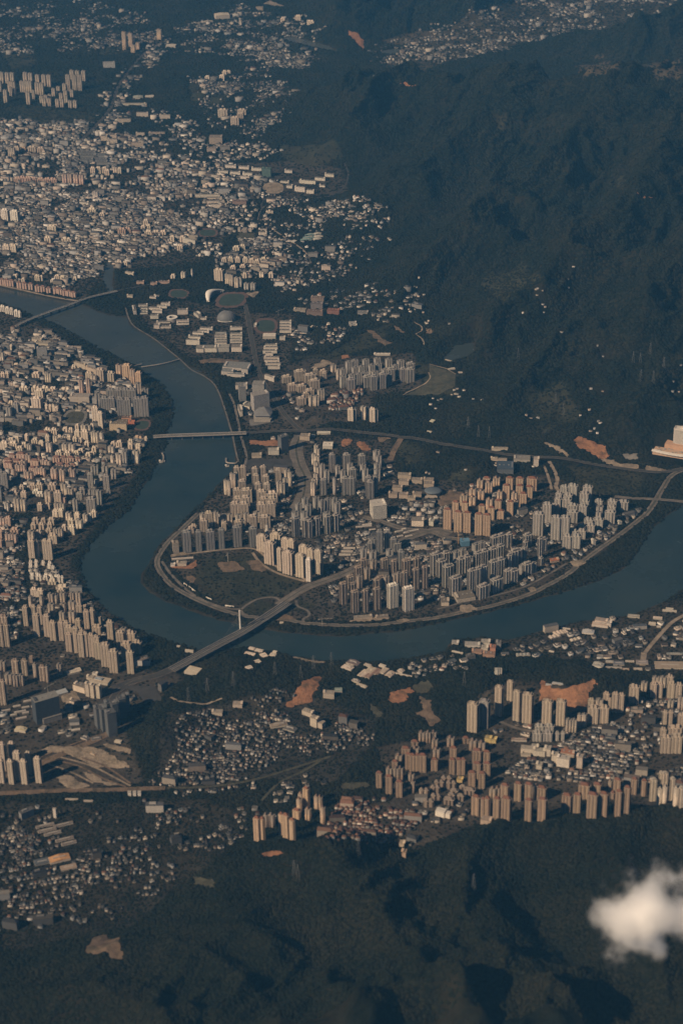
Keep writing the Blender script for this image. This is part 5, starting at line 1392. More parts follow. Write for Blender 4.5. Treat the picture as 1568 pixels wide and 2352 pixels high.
# convention centre and offices on the river
slab('13', 664, 30, 62, 132, 'slim grey office tower by the shore road', yaw=8, d=30, style='office', col=(.36,.34,.31), cat='office tower', name='office_tower')
slab('13', 808, 5, 110, 150, 'rear tower of the striped office pair', yaw=-8, d=34, style='office', col=(.44,.41,.36), cat='office tower', name='office_tower')
slab('13', 840, 98, 142, 148, 'front tower of the striped office pair', yaw=22, d=34, style='office', col=(.50,.46,.41), cat='office tower', name='office_tower')
slab('13', 650, 10, 110, 40, 'white framed block behind the slim office tower', yaw=-3, d=26, col=(.6,.54,.46), cat='office building', name='office_block')
slab('13', 690, 200, 70, 30, 'oval white podium beside the striped towers', yaw=-30, d=36, col=(.6,.54,.46), cat='office building', name='office_block')
slab('13', 650, 250, 26, 50, 'thin white curved wing on the shore road', yaw=10, d=60, col=(.62,.56,.47), cat='office building', name='office_block')
slab('13', 945, 612, 98, 40, 'white ribbed block above the dark lot', yaw=0, d=24, style='flat', col=(.66,.6,.52), cat='office building', name='office_block')
slab('13', 1052, 485, 66, 140, 'dark tower with one bright white edge', yaw=32, d=24, style='office', col=(.17,.165,.155), cat='office tower', name='office_tower')
slab('13', 790, 655, 90, 26, 'tan two storey block on the shore road', yaw=0, d=20, style='flat', col=(.5,.41,.31), cat='building', name='institute_block')
shed('13', 1405, 450, 124, 40, 16, 'long white roof beside the expressway', yaw=-2, col=(.66,.60,.51), flat=True)
slab('13', 1440, 570, 90, 28, 'white pavilion with a rounded end', yaw=-5, d=34, style='flat', col=(.66,.6,.51), cat='building', name='pavilion', roofc=(.6,.54,.46))
slab('13', 1230, 480, 90, 40, 'tan block under the expressway junction', yaw=-10, d=26, style='flat', col=(.52,.43,.33), cat='building', name='institute_block')
# middle of the peninsula
slab('23', 352, 1118, 128, 122, 'white civic tower block with tall dark windows', yaw=12, d=46, style='office', col=(.70,.64,.56), cat='office building', name='civic_block', roofc=(.45,.41,.36))
for k, (x, y, w) in enumerate([(575,835,120),(690,880,96),(795,880,90),(570,890,90),(510,950,90),(470,1010,80),(565,1015,80),(690,1010,80),(640,1045,70),(800,915,90)]):
    slab('23', x, y, w, 38, ['rear corner','rear middle','rear right hand','second row','left hand','front corner','front middle','right hand','lowest','hall side'][k] + ' tan teaching block of the round hall school', yaw=-10, d=18, style='flat', col=(.48,.39,.30), group='tan blocks of the round hall school')
slab('23', 1500, 780, 150, 50, 'dark blue roofed hall behind the orange estate', yaw=-6, d=60, style='office', col=(.16,.17,.18), cat='hall', name='school_hall', roofc=(.055,.075,.10))
for k, (x, y, w) in enumerate([(1450,590,150),(1450,690,130),(1400,680,60)]):
    slab('23', x, y, w, 24, ['stepped cream block north of the expressway','cream block south of the expressway','small cream block south of the expressway'][k], yaw=-6, style='flat', col=(.58,.49,.38), cat='building', name='institute_block')
slab('33', 215, 690, 46, 70, 'square white office near the estate road', yaw=-8, d=20, style='flat', col=(.64,.57,.48), cat='office building', name='office_block')
slab('33', 85, 690, 150, 30, 'grey courtyard block beside the white office', yaw=-5, d=30, style='flat', col=(.42,.38,.33), cat='building', name='institute_block')
slab('24', 697, 80, 110, 54, 'white arcaded school front on the wide street', yaw=-8, d=26, style='band', col=(.66,.58,.48))
slab('24', 820, 85, 40, 44, 'small white block beside the arcaded school', yaw=-20, d=20, style='flat', col=(.66,.6,.5), cat='building', name='institute_block')
for k, (x, y, w) in enumerate([(205,135,150),(235,118,90),(285,165,60),(530,180,80),(600,190,60),(575,160,40),(660,175,110),(620,225,70),(540,225,60)]):
    shed('24', x, y, w, 20, 6, ['low striped roof left of the tower estate','second striped roof left of the tower estate','pale strip roof left of the tower estate','white strip roof below the civic block','bright strip roof below the civic block','thin strip roof below the civic block','long strip roof below the civic block','lowest strip roof near the wooded lot','end strip roof near the wooded lot'][k], yaw=20 if k > 2 else 10, col=(.56,.5,.43), flat=True)
for k, (x, y) in enumerate([(70,335), (50,365), (30,395)]):
    shed('24', x, y, 110, 26, 8, ['upper','middle','lower'][k] + ' pale terrace roof beside the brown estate', yaw=-4, col=(.5,.44,.37), flat=True)
slab('24', 1135, 270, 80, 46, 'blue netted block under construction', yaw=5, d=22, style='flat', col=(.10,.22,.33), cat='construction site', name='unfinished_building', roofc=(.12,.24,.34))
slab('24', 1145, 790, 170, 34, 'low arcaded market hall on the shore', yaw=14, d=44, style='band', col=(.48,.41,.33), cat='market hall', name='market_hall')
slab('24', 950, 825, 70, 40, 'round fronted clubhouse on the shore', yaw=0, d=26, style='band', col=(.5,.42,.34), cat='clubhouse', name='clubhouse')
slab('24', 200, 965, 170, 20, 'low shop row on the peninsula shore', yaw=6, d=12, style='flat', col=(.48,.4,.32), cat='shop row', name='shop_row')
slab('24', 375, 960, 110, 20, 'second low shop row on the peninsula shore', yaw=14, d=12, style='flat', col=(.44,.37,.3), cat='shop row', name='shop_row')
slab('34', 390, 445, 80, 20, 'orange roofed bank building at the road junction', yaw=14, d=16, style='flat', col=(.5,.36,.25), cat='building', name='institute_block', roofc=(.36,.14,.07))
slab('34', 990, 90, 30, 26, 'white end house of the riverside terrace', yaw=20, d=16, style='flat', col=(.68,.62,.53), cat='building', name='institute_block')
slab('34', 750, 262, 26, 46, 'bright narrow house at the end of the dark terrace', yaw=20, d=14, style='flat', col=(.68,.62,.53), cat='building', name='institute_block')
slab('14', 100, 472, 90, 26, 'cream low hall on the orange plot', yaw=-3, d=16, style='flat', col=(.6,.5,.4), cat='building', name='site_hall')
slab('14', 20, 482, 40, 24, 'small bright cabin on the orange plot', yaw=-3, d=10, style='flat', col=(.7,.64,.56), cat='building', name='site_hall')
shed('14', 110, 432, 200, 20, 4, 'long pale canopy at the peninsula tip', yaw=6, col=(.56,.5,.42), flat=True)
slab('14', 52, 290, 54, 90, 'stepped tan block with a slanting crown at the tip', yaw=10, d=22, style='office', col=(.44,.37,.29), cat='office building', name='office_block')
shed('14', 1018, 1022, 40, 22, 6, 'small cream depot beside the shore road', yaw=-5, col=(.64,.56,.44), flat=True)
# west bank
for k, (x, y, w, hp) in enumerate([(735,115,180,72),(800,118,100,40)]):
    slab('03', x, y, w, hp, ['broad town hall with a white colonnade','side wing of the broad town hall'][k], yaw=-4, d=30, style='flat', col=(.58,.50,.41), cat='town hall', name='town_hall')
shed('03', 718, 245, 50, 24, 10, 'cream stand at the head of the school ground', yaw=-4, col=(.62,.53,.43), flat=True, cat='stand', name='spectator_stand')
for k, (x, y, w, hp, c) in enumerate([(1088,365,158,64,(.56,.45,.32)),(1100,345,150,40,(.54,.43,.31)),(1165,312,90,40,(.50,.30,.19)),(1210,350,56,40,(.50,.20,.11))]):
    slab('03', x, y, w, hp, ['cream school front below the riverside ranks','rear cream wing of the riverside school','orange brick wing of the riverside school','bright orange red wing of the riverside school'][k], yaw=-3, d=18, style='band', col=c, roofc=(.44,.17,.09) if k == 3 else None)
slab('03', 1490, 705, 50, 20, 'white boathouse at the end of the jetty', yaw=0, d=10, style='flat', col=(.66,.6,.53), cat='boathouse', name='boathouse')
slab('13', 520, 745, 30, 18, 'white pump house at the shore slip', yaw=0, d=10, style='flat', col=(.62,.57,.5), cat='pump house', name='pump_house')
# south city
slab('05', 455, 545, 205, 205, 'tall black glass office slab with a pale edge', yaw=28, d=30, style='office', col=(.075,.08,.085), cat='office tower', name='office_tower', roofc=(.2,.19,.17))
slab('05', 490, 705, 160, 46, 'low pale porch under the black office slab', yaw=28, d=34, style='flat', col=(.36,.32,.28), cat='office building', name='office_block')
for k, (x, y, w, hp) in enumerate([(925,632,46,182),(970,642,40,200),(1045,672,78,212),(1025,582,50,190),(1075,592,50,200),(1140,545,60,170),(1180,522,40,150)]):
    slab('05', x, y, w, hp, ['pale edged tower at the front corner of the dark group','second pale edged tower of the dark group','front tower with bright window strips in the dark group','tall rear tower of the dark group','middle tower of the dark group','broad back tower of the dark group','end tower of the dark group'][k], yaw=26, d=24, style='office', col=(.16,.155,.15), cat='office tower', name='office_tower', group='dark towers beside the wooded hill')
slab('05', 730, 425, 116, 56, 'white framed shopping centre front', yaw=-30, d=20, style='band', col=(.6,.5,.4), cat='shopping centre', name='shopping_centre')
shed('05', 905, 385, 190, 90, 20, 'flat podium roof of the shopping centre', yaw=-20, col=(.5,.42,.33), flat=True, cat='shopping centre', name='shopping_centre')
for k, (x, y) in enumerate([(808,408), (852,420), (905,422)]):
    slab('05', x, y, 34, 116, ['left hand','middle','right hand'][k] + ' bright stair tower on the shopping centre podium', yaw=-20, d=14, style='flat', col=(.58,.5,.4), cat='tower', name='stair_tower')
shed('05', 905, 360, 70, 36, 30, 'blue glass rooflight pavilion on the podium', yaw=-20, col=(.25,.32,.38), flat=True, cat='pavilion', name='pavilion')
slab('05', 825, 345, 60, 26, 'cream rooftop block of the shopping centre', yaw=-20, d=14, style='flat', col=(.58,.5,.4), cat='building', name='institute_block')
slab('05', 872, 305, 46, 36, 'twin white rooftop fins of the shopping centre', yaw=-20, d=8, style='flat', col=(.66,.6,.52), cat='building', name='rooftop_fin')
shed('05', 580, 490, 110, 70, 24, 'pale blue flat roofed market', yaw=28, col=(.42,.44,.45), flat=True, cat='market hall', name='market_hall')
shed('05', 680, 300, 120, 60, 14, 'cream stepped flat roof by the avenue', yaw=22, col=(.62,.54,.43), flat=True, cat='market hall', name='market_hall')
shed('05', 725, 285, 60, 60, 14, 'cream upper part of the stepped roof', yaw=22, col=(.60,.52,.42), flat=True, cat='market hall', name='market_hall')
slab('05', 670, 560, 60, 30, 'low cream arcade in the paved yard', yaw=-30, d=12, style='band', col=(.56,.47,.38), cat='building', name='institute_block')
shed('05', 185, 830, 110, 60, 20, 'pale ochre hipped hall by the railway', yaw=-16, col=(.58,.50,.34), wall=(.6,.53,.42))
shed('05', 700, 830, 80, 24, 6, 'white canopy above the railway', yaw=14, col=(.66,.6,.52), flat=True)
shed('05', 770, 905, 74, 50, 10, 'dark hall with a bright gable beside the tracks', yaw=-34, col=(.14,.13,.125), wall=(.7,.64,.55))
shed('05', 890, 915, 90, 50, 8, 'dark hall with a white rear wall beside the tracks', yaw=14, col=(.14,.13,.125), wall=(.6,.54,.46), flat=True)
shed('05', 1080, 935, 66, 36, 14, 'pale shed below the dark tower group', yaw=-20, col=(.56,.49,.4), flat=True)
for k, (x, y, w) in enumerate([(270,560,100),(160,610,70),(240,620,70),(190,660,110),(60,650,80),(240,670,60),(200,720,100),(130,690,60),(320,610,60)]):
    shed('05', x, y, w, 20, 8, ['long pale roof beside the black office slab','small white roof in the railway quarter','white roof in the railway quarter','rusty long roof in the railway quarter','pale edge roof in the railway quarter','bright roof by the black office slab','low long roof above the ochre hall','brick tinted roof in the railway quarter','cream roof by the black office slab'][k], yaw=18, col=(.5,.44,.38), flat=True)
shed('05', 850, 1050, 60, 16, 8, 'orange goods wagon shed in the bare yard', yaw=-40, col=(.5,.33,.2), flat=True)
# south bank works
for k, (x, y, w, d, c) in enumerate([(235,300,80,110,(.55,.46,.36)),(300,310,70,100,(.30,.20,.15)),(360,300,60,100,(.55,.46,.36)),(170,330,70,120,(.56,.47,.37)),(225,340,60,120,(.31,.21,.16)),(90,220,120,70,(.17,.13,.115)),(40,260,110,60,(.6,.5,.4)),(230,235,70,36,(.5,.43,.36)),(365,240,66,36,(.62,.54,.45)),(262,275,50,30,(.6,.52,.43)),(180,420,110,30,(.5,.40,.31)),(120,380,80,40,(.34,.29,.25)),(420,330,70,90,(.52,.43,.34)),(530,290,60,50,(.5,.42,.34))]):
    shed('25', x, y, w, d, 12, ['broad tan bay of the riverside factory','rusty middle bay of the riverside factory','tan inner bay of the riverside factory','long tan outer bay of the riverside factory','rusty outer bay of the riverside factory','dark hall with a bright gable at the factory head','cream lower hall at the factory head','grey shed between factory and river','cream shed between factory and river','small cream shed behind the factory','front office range of the factory','grey yard shed at the factory front','tan shed at the far end of the factory','low shed on the factory road'][k], yaw=-34, col=c, bays=2 if d > 90 else 1, flat=d < 40)
shed('25', 550, 320, 200, 14, 6, 'long thin bright shed along the factory road', yaw=-24, col=(.6,.52,.43), flat=True)
for k, (x, y, w, d, c) in enumerate([(440,1120,100,60,(.6,.51,.41)),(400,1150,110,50,(.58,.49,.4)),(490,1110,60,60,(.58,.49,.4)),(590,1175,110,40,(.58,.5,.4))]):
    shed('34', x, y, w, d, 8, ['upper','lower','right hand','front'][k] + ' cream ribbed roof of the shore depot', yaw=24, col=c, bays=3)
shed('34', 485, 1070, 90, 12, 8, 'thin white shed behind the shore depot', yaw=-18, col=(.66,.58,.49), flat=True)
shed('34', 690, 1110, 110, 60, 14, 'pale blue grey factory roof by the river', yaw=-14, col=(.46,.46,.46), wall=(.66,.6,.52))
shed('34', 800, 1040, 150, 60, 20, 'pink tinted factory roof by the river', yaw=-16, col=(.55,.42,.34), wall=(.66,.58,.5))
slab('34', 810, 1000, 110, 36, 'long pink white block at the river factory', yaw=-22, d=18, style='flat', col=(.62,.51,.43), cat='factory', name='factory_block')
slab('34', 880, 1020, 40, 40, 'square white block at the river factory', yaw=-16, d=18, style='flat', col=(.66,.58,.5), cat='factory', name='factory_block')
for k, (x, y, w, d, c) in enumerate([(1280,1030,66,40,(.64,.54,.43)),(1330,975,84,30,(.62,.52,.42)),(1195,1040,30,26,(.66,.58,.49)),(1440,905,130,14,(.58,.5,.41)),(1440,885,70,12,(.55,.47,.39)),(1340,1050,40,10,(.66,.6,.52)),(1110,960,110,40,(.36,.32,.26))]):
    shed('34', x, y, w, d, 14, ['big cream shed with a bright gable on the right bank','cream flat shed on the right bank','small bright house on the right bank','long cream roof at the right edge','second long roof at the right edge','thin white roof on the right bank','brown roofed yard at the water'][k], yaw=-12, col=c, flat=True)
for k, (x, y, w, hp, c) in enumerate([(1040,30,60,20,(.6,.55,.48)),(1200,45,140,26,(.56,.52,.46)),(1310,75,60,30,(.66,.6,.5)),(1385,70,50,60,(.50,.24,.15)),(1350,130,110,30,(.46,.29,.2)),(1240,110,90,20,(.50,.32,.23)),(1440,30,40,60,(.3,.28,.26)),(1320,20,80,24,(.62,.56,.48))]):
    slab('25', x, y, w, hp, ['white pump block at the riverside plant','long white ribbed hall of the riverside plant','white centre block of the riverside plant','brick red tower block of the riverside plant','red tinted front range of the riverside plant','pink low range of the riverside plant','grey silo block of the riverside plant','white rear range of the riverside plant'][k], yaw=-8, d=18, style='flat', col=c, cat='factory', name='factory_block')
for k in range(3):
    slab('25', 1418 + 19 * k, 265, 14, 54, ['left hand','middle','right hand'][k] + ' of three bright white silos', yaw=0, d=6, style='flat', col=(.76,.7,.62), cat='silo', name='silo', stair=False)
shed('25', 1060, 115, 110, 16, 6, 'curved bright quay shed', yaw=-26, col=(.64,.55,.45), flat=True)
shed('35', 100, 140, 130, 40, 10, 'ribbed grey shed on the plant road', yaw=4, col=(.36,.34,.31), bays=4)
shed('35', 355, 105, 50, 14, 8, 'small bright shed in the right bank woods', yaw=-24, col=(.68,.62,.53), flat=True)
shed('35', 775, 230, 100, 70, 24, 'long grey roof with a bright white gable', yaw=-24, col=(.40,.37,.33), wall=(.76,.7,.62))
for k, (x, y, w, d, c) in enumerate([(890,200,70,26,(.4,.37,.33)),(975,225,100,60,(.17,.18,.19)),(930,255,150,30,(.36,.32,.28)),(1075,195,80,16,(.55,.49,.42)),(1190,215,110,60,(.28,.25,.23)),(1150,270,80,30,(.5,.42,.34)),(1040,270,60,30,(.45,.32,.24))]):
    shed('35', x, y, w, d, 10, ['grey workshop roof in the depot row','dark blue roof in the depot row','brown low roofs in front of the depot row','thin cream roof in the depot row','grey brown hall in the depot row','cream shed below the depot row','rusty shed below the depot row'][k], yaw=-5, col=c, flat=True)
shed('35', 1450, 255, 280, 110, 12, 'huge flat tan roofed logistics hall', yaw=-4, col=(.33,.26,.20), wall=(.5,.43,.35), flat=True)
shed('35', 1490, 130, 150, 20, 6, 'grey green strip roof behind the logistics hall', yaw=-4, col=(.25,.28,.26), flat=True)
for k, (x, y, w) in enumerate([(330,415,60),(390,402,60),(440,410,50)]):
    shed('35', x, y, w, 24, 6, ['first','second','third'][k] + ' pale blue roof above the orange cut', yaw=-18, col=(.42,.44,.47), flat=True)
for k, (x, y, w, hp, c) in enumerate([(140,1000,130,56,(.62,.54,.44)),(240,1020,110,50,(.66,.58,.48)),(320,1000,50,70,(.66,.58,.48)),(200,985,60,60,(.66,.58,.48)),(120,1050,90,24,(.56,.48,.38))]):
    slab('35', x, y, w, hp, ['cream gabled wing of the white pavilion group','bright middle wing of the white pavilion group','end tower of the white pavilion group','spired tower of the white pavilion group','low arcade of the white pavilion group'][k], yaw=-12, d=16, style='flat', col=c, cat='hotel', name='hotel_wing')
for k, (x, y, w, hp, c) in enumerate([(460,1090,110,80,(.74,.67,.57)),(380,1060,50,80,(.64,.55,.45)),(500,1040,120,40,(.52,.40,.31)),(610,1080,50,100,(.62,.52,.42)),(240,1150,50,40,(.6,.52,.43))]):
    slab('35', x, y, w, hp, ['bright white palace block above the south hill','cream corner tower of the white palace','rust roofed rear range of the white palace','tall end wing of the white palace','small lodge of the white palace'][k], yaw=-18, d=18, style='flat', col=c, cat='hotel', name='hotel_wing', roofc=(.32,.15,.09) if k == 2 else None)
slab('25', 1340, 905, 56, 40, 'bright yellow block beside the south hill estate', yaw=-18, d=16, style='flat', col=(.62,.48,.20), cat='building', name='painted_block')
slab('25', 1390, 915, 46, 36, 'second yellow block beside the south hill estate', yaw=-18, d=16, style='flat', col=(.60,.46,.20), cat='building', name='painted_block')
shed('35', 60, 915, 140, 30, 20, 'brown terraced roof below the tall pale towers', yaw=-4, col=(.26,.18,.14), flat=True)
shed('26', 900, 400, 90, 60, 50, 'brilliant white hall on the south hill', yaw=-26, col=(.76,.70,.62), wall=(.76,.7,.62), flat=True, cat='hall', name='white_hall')
shed('26', 960, 420, 70, 50, 40, 'brilliant white lower wing of the hall', yaw=-26, col=(.76,.70,.62), wall=(.74,.68,.6), flat=True, cat='hall', name='white_hall')
slab('26', 1080, 105, 50, 30, 'yellow fronted block above the brown rows', yaw=-20, d=14, style='flat', col=(.58,.42,.18), cat='building', name='painted_block')
slab('26', 550, 690, 44, 40, 'bright cream house over the dark hill', yaw=-14, d=16, style='flat', col=(.6,.48,.36), cat='building', name='institute_block')
slab('26', 570, 770, 36, 50, 'lowest bright house at the dark hill edge', yaw=-14, d=16, style='flat', col=(.58,.42,.3), cat='building', name='institute_block')
slab('26', 1320, 480, 90, 40, 'pale round fronted block under the tan towers', yaw=-20, d=20, style='flat', col=(.54,.43,.33), cat='building', name='institute_block')
# south west
shed('06', 560, 850, 190, 90, 18, 'orange roofed factory hall with a bright gable', yaw=20, col=(.50,.28,.13), wall=(.7,.6,.48))
shed('06', 640, 930, 150, 70, 8, 'brown flat roof in front of the orange hall', yaw=18, col=(.34,.26,.2), flat=True)
shed('06', 400, 880, 150, 80, 8, 'dark grey flat roof beside the orange hall', yaw=18, col=(.11,.12,.13), flat=True)
for k, (x, y, w) in enumerate([(440,570,170),(490,600,160),(600,655,170),(590,520,180),(640,690,140),(420,530,170)]):
    shed('06', x, y, w, 30, 14, ['long dim roof in the valley works','second long dim roof in the valley works','low long roof in the valley works','upper long roof in the valley works','front long roof in the valley works','rear long roof in the valley works'][k], yaw=20, col=(.23,.19,.16), wall=(.66,.58,.48), flat=True)
for k, x in enumerate((1192, 1238, 1282)):
    slab('06', x, 225, 30, 34, ['left hand','middle','right hand'][k] + ' of three bright white tanks by the railway', yaw=0, d=8, style='flat', col=(.76,.70,.62), cat='tank', name='storage_tank', stair=False)
slab('06', 507, 375, 20, 85, 'bright white chimney tower in the valley works', yaw=-20, d=5, style='flat', col=(.72,.65,.56), cat='tower', name='water_tower', stair=False)
shed('06', 660, 290, 120, 16, 8, 'thin pale shed below the railway', yaw=-2, col=(.5,.42,.34), flat=True)
shed('06', 810, 305, 90, 16, 8, 'second thin pale shed below the railway', yaw=-2, col=(.45,.38,.31), flat=True)
shed('15', 180, 300, 130, 110, 20, 'square pale flat depot beside the bridge approach', yaw=-26, col=(.58,.48,.37), flat=True)
shed('15', 170, 95, 80, 16, 22, 'white boat shed beside the bridge', yaw=-14, col=(.6,.53,.44), flat=True)
shed('15', 75, 55, 40, 12, 12, 'small white shed beside the bridge', yaw=-14, col=(.6,.53,.44), flat=True)
for k, (x, y, w, d) in enumerate([(735,80,60,40),(800,105,80,50),(720,130,100,40),(870,150,60,70),(930,140,60,40),(950,110,40,30),(810,205,60,60),(730,260,60,50)]):
    shed('15', x, y, w, d, 10, ['top hall','broad hall','left hand hall','long slanting hall','right hand hall','small end hall','lower hall','lowest hall'][k] + ' of the bright quarry works', yaw=-24 if k not in (3, 6, 7) else 28, col=(.68,.59,.48), wall=(.66,.57,.46), flat=True)
for k, (x, y, w, hp) in enumerate([(615,590,86,34),(425,665,96,28),(1450,490,100,50),(1250,660,90,40),(1310,720,60,80),(1360,760,60,50)]):
    slab('15', x, y, w, hp, ['cream flat block at the top of the hillside village','pale long block on the lane below the wood','tan block at the right of the orange scar','white block heading the village factory','slanting pale wing of the village factory','lower pale wing of the village factory'][k], yaw=-6 if k < 3 else -34, d=16, style='flat', col=(.58,.49,.39), cat='building', name='institute_block')
shed('15', 1000, 790, 160, 60, 14, 'brown roofed shed with a cream ridge in the village', yaw=14, col=(.26,.21,.17), wall=(.6,.52,.42))
shed('15', 1080, 830, 120, 70, 8, 'dark shed with two bright vents in the village', yaw=-28, col=(.13,.12,.115))
shed('15', 1540, 470, 70, 60, 20, 'grey green netted shed by the factory', yaw=0, col=(.24,.28,.25), flat=True)
# ------------------------------------------------------------------ one-off structures
def gpt(t, x, y):
    return gnd(*TD(t, x, y))[0]

def lathe_mesh(name, prof, mat, n=32, sx=1, sy=1, shade=True):
    b = MB(); b.lathe(prof, n, 0, sx, sy); return b.mesh(name, [mat], shade)

# domed sports hall
p = gpt('12', 510, 615); kw, kh = scale_at('12', 510, 615)
Rr = 88 * kw
r = empty('domed_stadium', (p[0], p[1] + Rr * .85, p[2]), 0, 'grey metal dome of the campus sports hall with a white porch', 'sports hall')
prof = [(Rr * math.cos(a), 5 + Rr * .86 * math.sin(a)) for a in np.linspace(0, math.pi / 2 * .97, 12)]
link('dome_roof', lathe_mesh('dome_roof', prof, M['metal'], 40, 1, .8), r, color=(.15, .15, .148))
link('base_wall', lathe_mesh('base_wall', [(Rr * .97, 0), (Rr * .97, 5.2)], M['band'], 40, 1, .8), r, color=(.5, .46, .4))
b = MB()
for k in range(20):
    a = 2 * math.pi * k / 20
    for q in np.linspace(0, math.pi / 2 * .95, 7)[:-1]:
        q2 = q + math.pi / 2 * .95 / 6
        f = lambda t: (Rr * 1.004 * math.cos(t) * math.cos(a), .8 * Rr * 1.004 * math.cos(t) * math.sin(a), 5.2 + Rr * .863 * math.sin(t))
        b.tube(f(q), f(q2), .45, 4)
link('dome_rib', b.mesh('dome_rib', [M['metal']]), r, color=(.22, .215, .21))
b = MB()
for k in range(12):
    a0, a1 = math.pi * (1.2 + .5 * k / 12), math.pi * (1.2 + .5 * (k + 1) / 12)
    q = [(Rr * s * math.cos(a), Rr * .8 * s * math.sin(a)) for a, s in ((a0, 1.0), (a1, 1.0), (a1, 1.12), (a0, 1.12))]
    b.prism([q[0], q[3], q[2], q[1]], 3.6, 4.6)
link('porch', b.mesh('porch', [M['obj']]), r, color=(.66, .6, .52)); occ_rect((p[0], p[1] + Rr * .85), 0, 2 * Rr, 1.7 * Rr, 6)

# white arched grandstand
r0 = gpt('12', 345, 428); r1 = gpt('12', 490, 330)
ax = np.array(r1[:2]) - np.array(r0[:2]); L = float(np.hypot(*ax)); an = math.atan2(ax[1], ax[0])
r = empty('grandstand', ((r0[0] + r1[0]) / 2, (r0[1] + r1[1]) / 2, r0[2]), an, 'white curved grandstand roof beside the stadium track', 'grandstand')
b = MB(); N = 18
vs = []; W0 = 26
for k in range(N + 1):
    u = k / N; x = (u - .5) * L; z = 8 + 16 * math.sin(math.pi * u) ** .8; ww = W0 * (.25 + .75 * math.sin(math.pi * min(1, u + .12)))
    y0 = 26 * math.sin(math.pi * u)
    vs += [(x, y0 - ww / 2, z - 3), (x, y0 - ww * .1, z + 1.5), (x, y0 + ww / 2, z), (x, y0 + ww / 2, z - 1.2), (x, y0 - ww / 2, z - 4.2)]
fs = [(k * 5 + i, k * 5 + (i + 1) % 5, (k + 1) * 5 + (i + 1) % 5, (k + 1) * 5 + i)[::-1] for k in range(N) for i in range(5)]
b.add(vs, fs); link('roof', b.mesh('stand_roof', [M['metal']], True), r, color=(.74, .68, .6))
b = MB()
for k in range(1, N):
    u = k / N; x = (u - .5) * L; y0 = 26 * math.sin(math.pi * u)
    b.box(x - 4, x + 4, y0 - 6, y0 + 5, 0, 6 + 8 * math.sin(math.pi * u))
link('seating', b.mesh('seating', [M['obj']]), r, color=(.3, .28, .26)); occ_rect(((r0[0] + r1[0]) / 2, (r0[1] + r1[1]) / 2 + 12), an, L, 40, 4)

# ring shaped library
p = gpt('12', 12, 612); kw, _ = scale_at('12', 12, 612); Rr = 48 * kw
r = empty('ring_library', (p[0], p[1] + Rr, p[2]), 0, 'white ring shaped library with an open round court', 'library')
b = MB()
for k in range(36):
    a0, a1 = 2 * math.pi * k / 36, 2 * math.pi * (k + 1) / 36
    q = [(Rr * s * math.cos(a), Rr * s * math.sin(a)) for a, s in ((a0, .62), (a0, 1.0), (a1, 1.0), (a1, .62))]
    b.prism(q, 0, 14)
link('wall', b.mesh('ring_wall', [M['band']]), r, color=(.5, .45, .4))
b = MB()
for k in range(36):
    a0, a1 = 2 * math.pi * k / 36, 2 * math.pi * (k + 1) / 36
    q = [(Rr * s * math.cos(a), Rr * s * math.sin(a)) for a, s in ((a0, .6), (a0, 1.04), (a1, 1.04), (a1, .6))]
    b.prism(q, 14, 15.5)
link('roof', b.mesh('ring_roof', [M['obj']]), r, color=(.72, .66, .58)); occ_rect((p[0], p[1] + Rr), 0, 2 * Rr, 2 * Rr, 3)

# convention hall with a folded roof
p = gpt('13', 845, 350); kw, kh = scale_at('13', 845, 350)
r = empty('convention_hall', (p[0], p[1] + 38, p[2]), rad(-4), 'low convention hall with a grey peaked roof and terraces', 'hall')
w = 170 * kw
b = MB(); b.prism([(-w * .42, -40), (w * .46, -40), (w * .56, -10), (w * .40, 40), (-w * .3, 44), (-w * .52, 5)], 0, 9); link('terrace', b.mesh('terrace', [M['band']]), r, color=(.5, .44, .36))
b = MB(); b.prism([(-w * .36, -26), (w * .4, -26), (w * .46, 0), (w * .36, 34), (-w * .25, 36), (-w * .44, 4)], 9, 20); link('wall', b.mesh('hall_wall', [M['office']]), r, color=(.46, .42, .37))
b = MB(); q = [(-w * .42, -32), (w * .45, -32), (w * .53, 0), (w * .42, 40), (-w * .28, 42), (-w * .5, 4)]
n = len(q); b.add([(x, y, 20.2) for x, y in q] + [(x * .9, y * .9, 22) for x, y in q] + [(w * .05, 14, 36)], [(i, (i + 1) % n, n + (i + 1) % n, n + i) for i in range(n)] + [(n + i, n + (i + 1) % n, 2 * n) for i in range(n)])
link('roof', b.mesh('folded_roof', [M['rib']]), r, color=(.21, .205, .2)); occ_rect((p[0], p[1] + 38), 0, w, 90, 3)

# round hall of the tan school
p = gpt('23', 845, 1040); kw, kh = scale_at('23', 845, 1040); Rr = 82 * kw
r = empty('round_hall', (p[0], p[1] + Rr * .8, p[2]), 0, 'round school hall with a broad dark saucer roof', 'hall')
link('wall', lathe_mesh('round_wall', [(Rr * .8, 0), (Rr * .8, 8), (Rr * .86, 8.1), (Rr * .86, 13)], M['band'], 36, 1, .85), r, color=(.46, .39, .31))
link('roof', lathe_mesh('saucer_roof', [(Rr * 1.02, 12.5), (Rr * 1.02, 13.8), (Rr * .7, 16.5), (Rr * .3, 18.4), (Rr * .05, 18.8)], M['metal'], 36, 1, .85), r, color=(.11, .13, .15))
b = MB(); b.prism([(-Rr, -Rr * 1.0), (Rr * .4, -Rr * 1.0), (Rr * .3, -Rr * .7), (-Rr * .9, -Rr * .7)], 0, 5); link('steps', b.mesh('steps', [M['obj']]), r, color=(.42, .36, .3)); occ_rect((p[0], p[1] + Rr * .8), 0, 2 * Rr, 2 * Rr, 3)

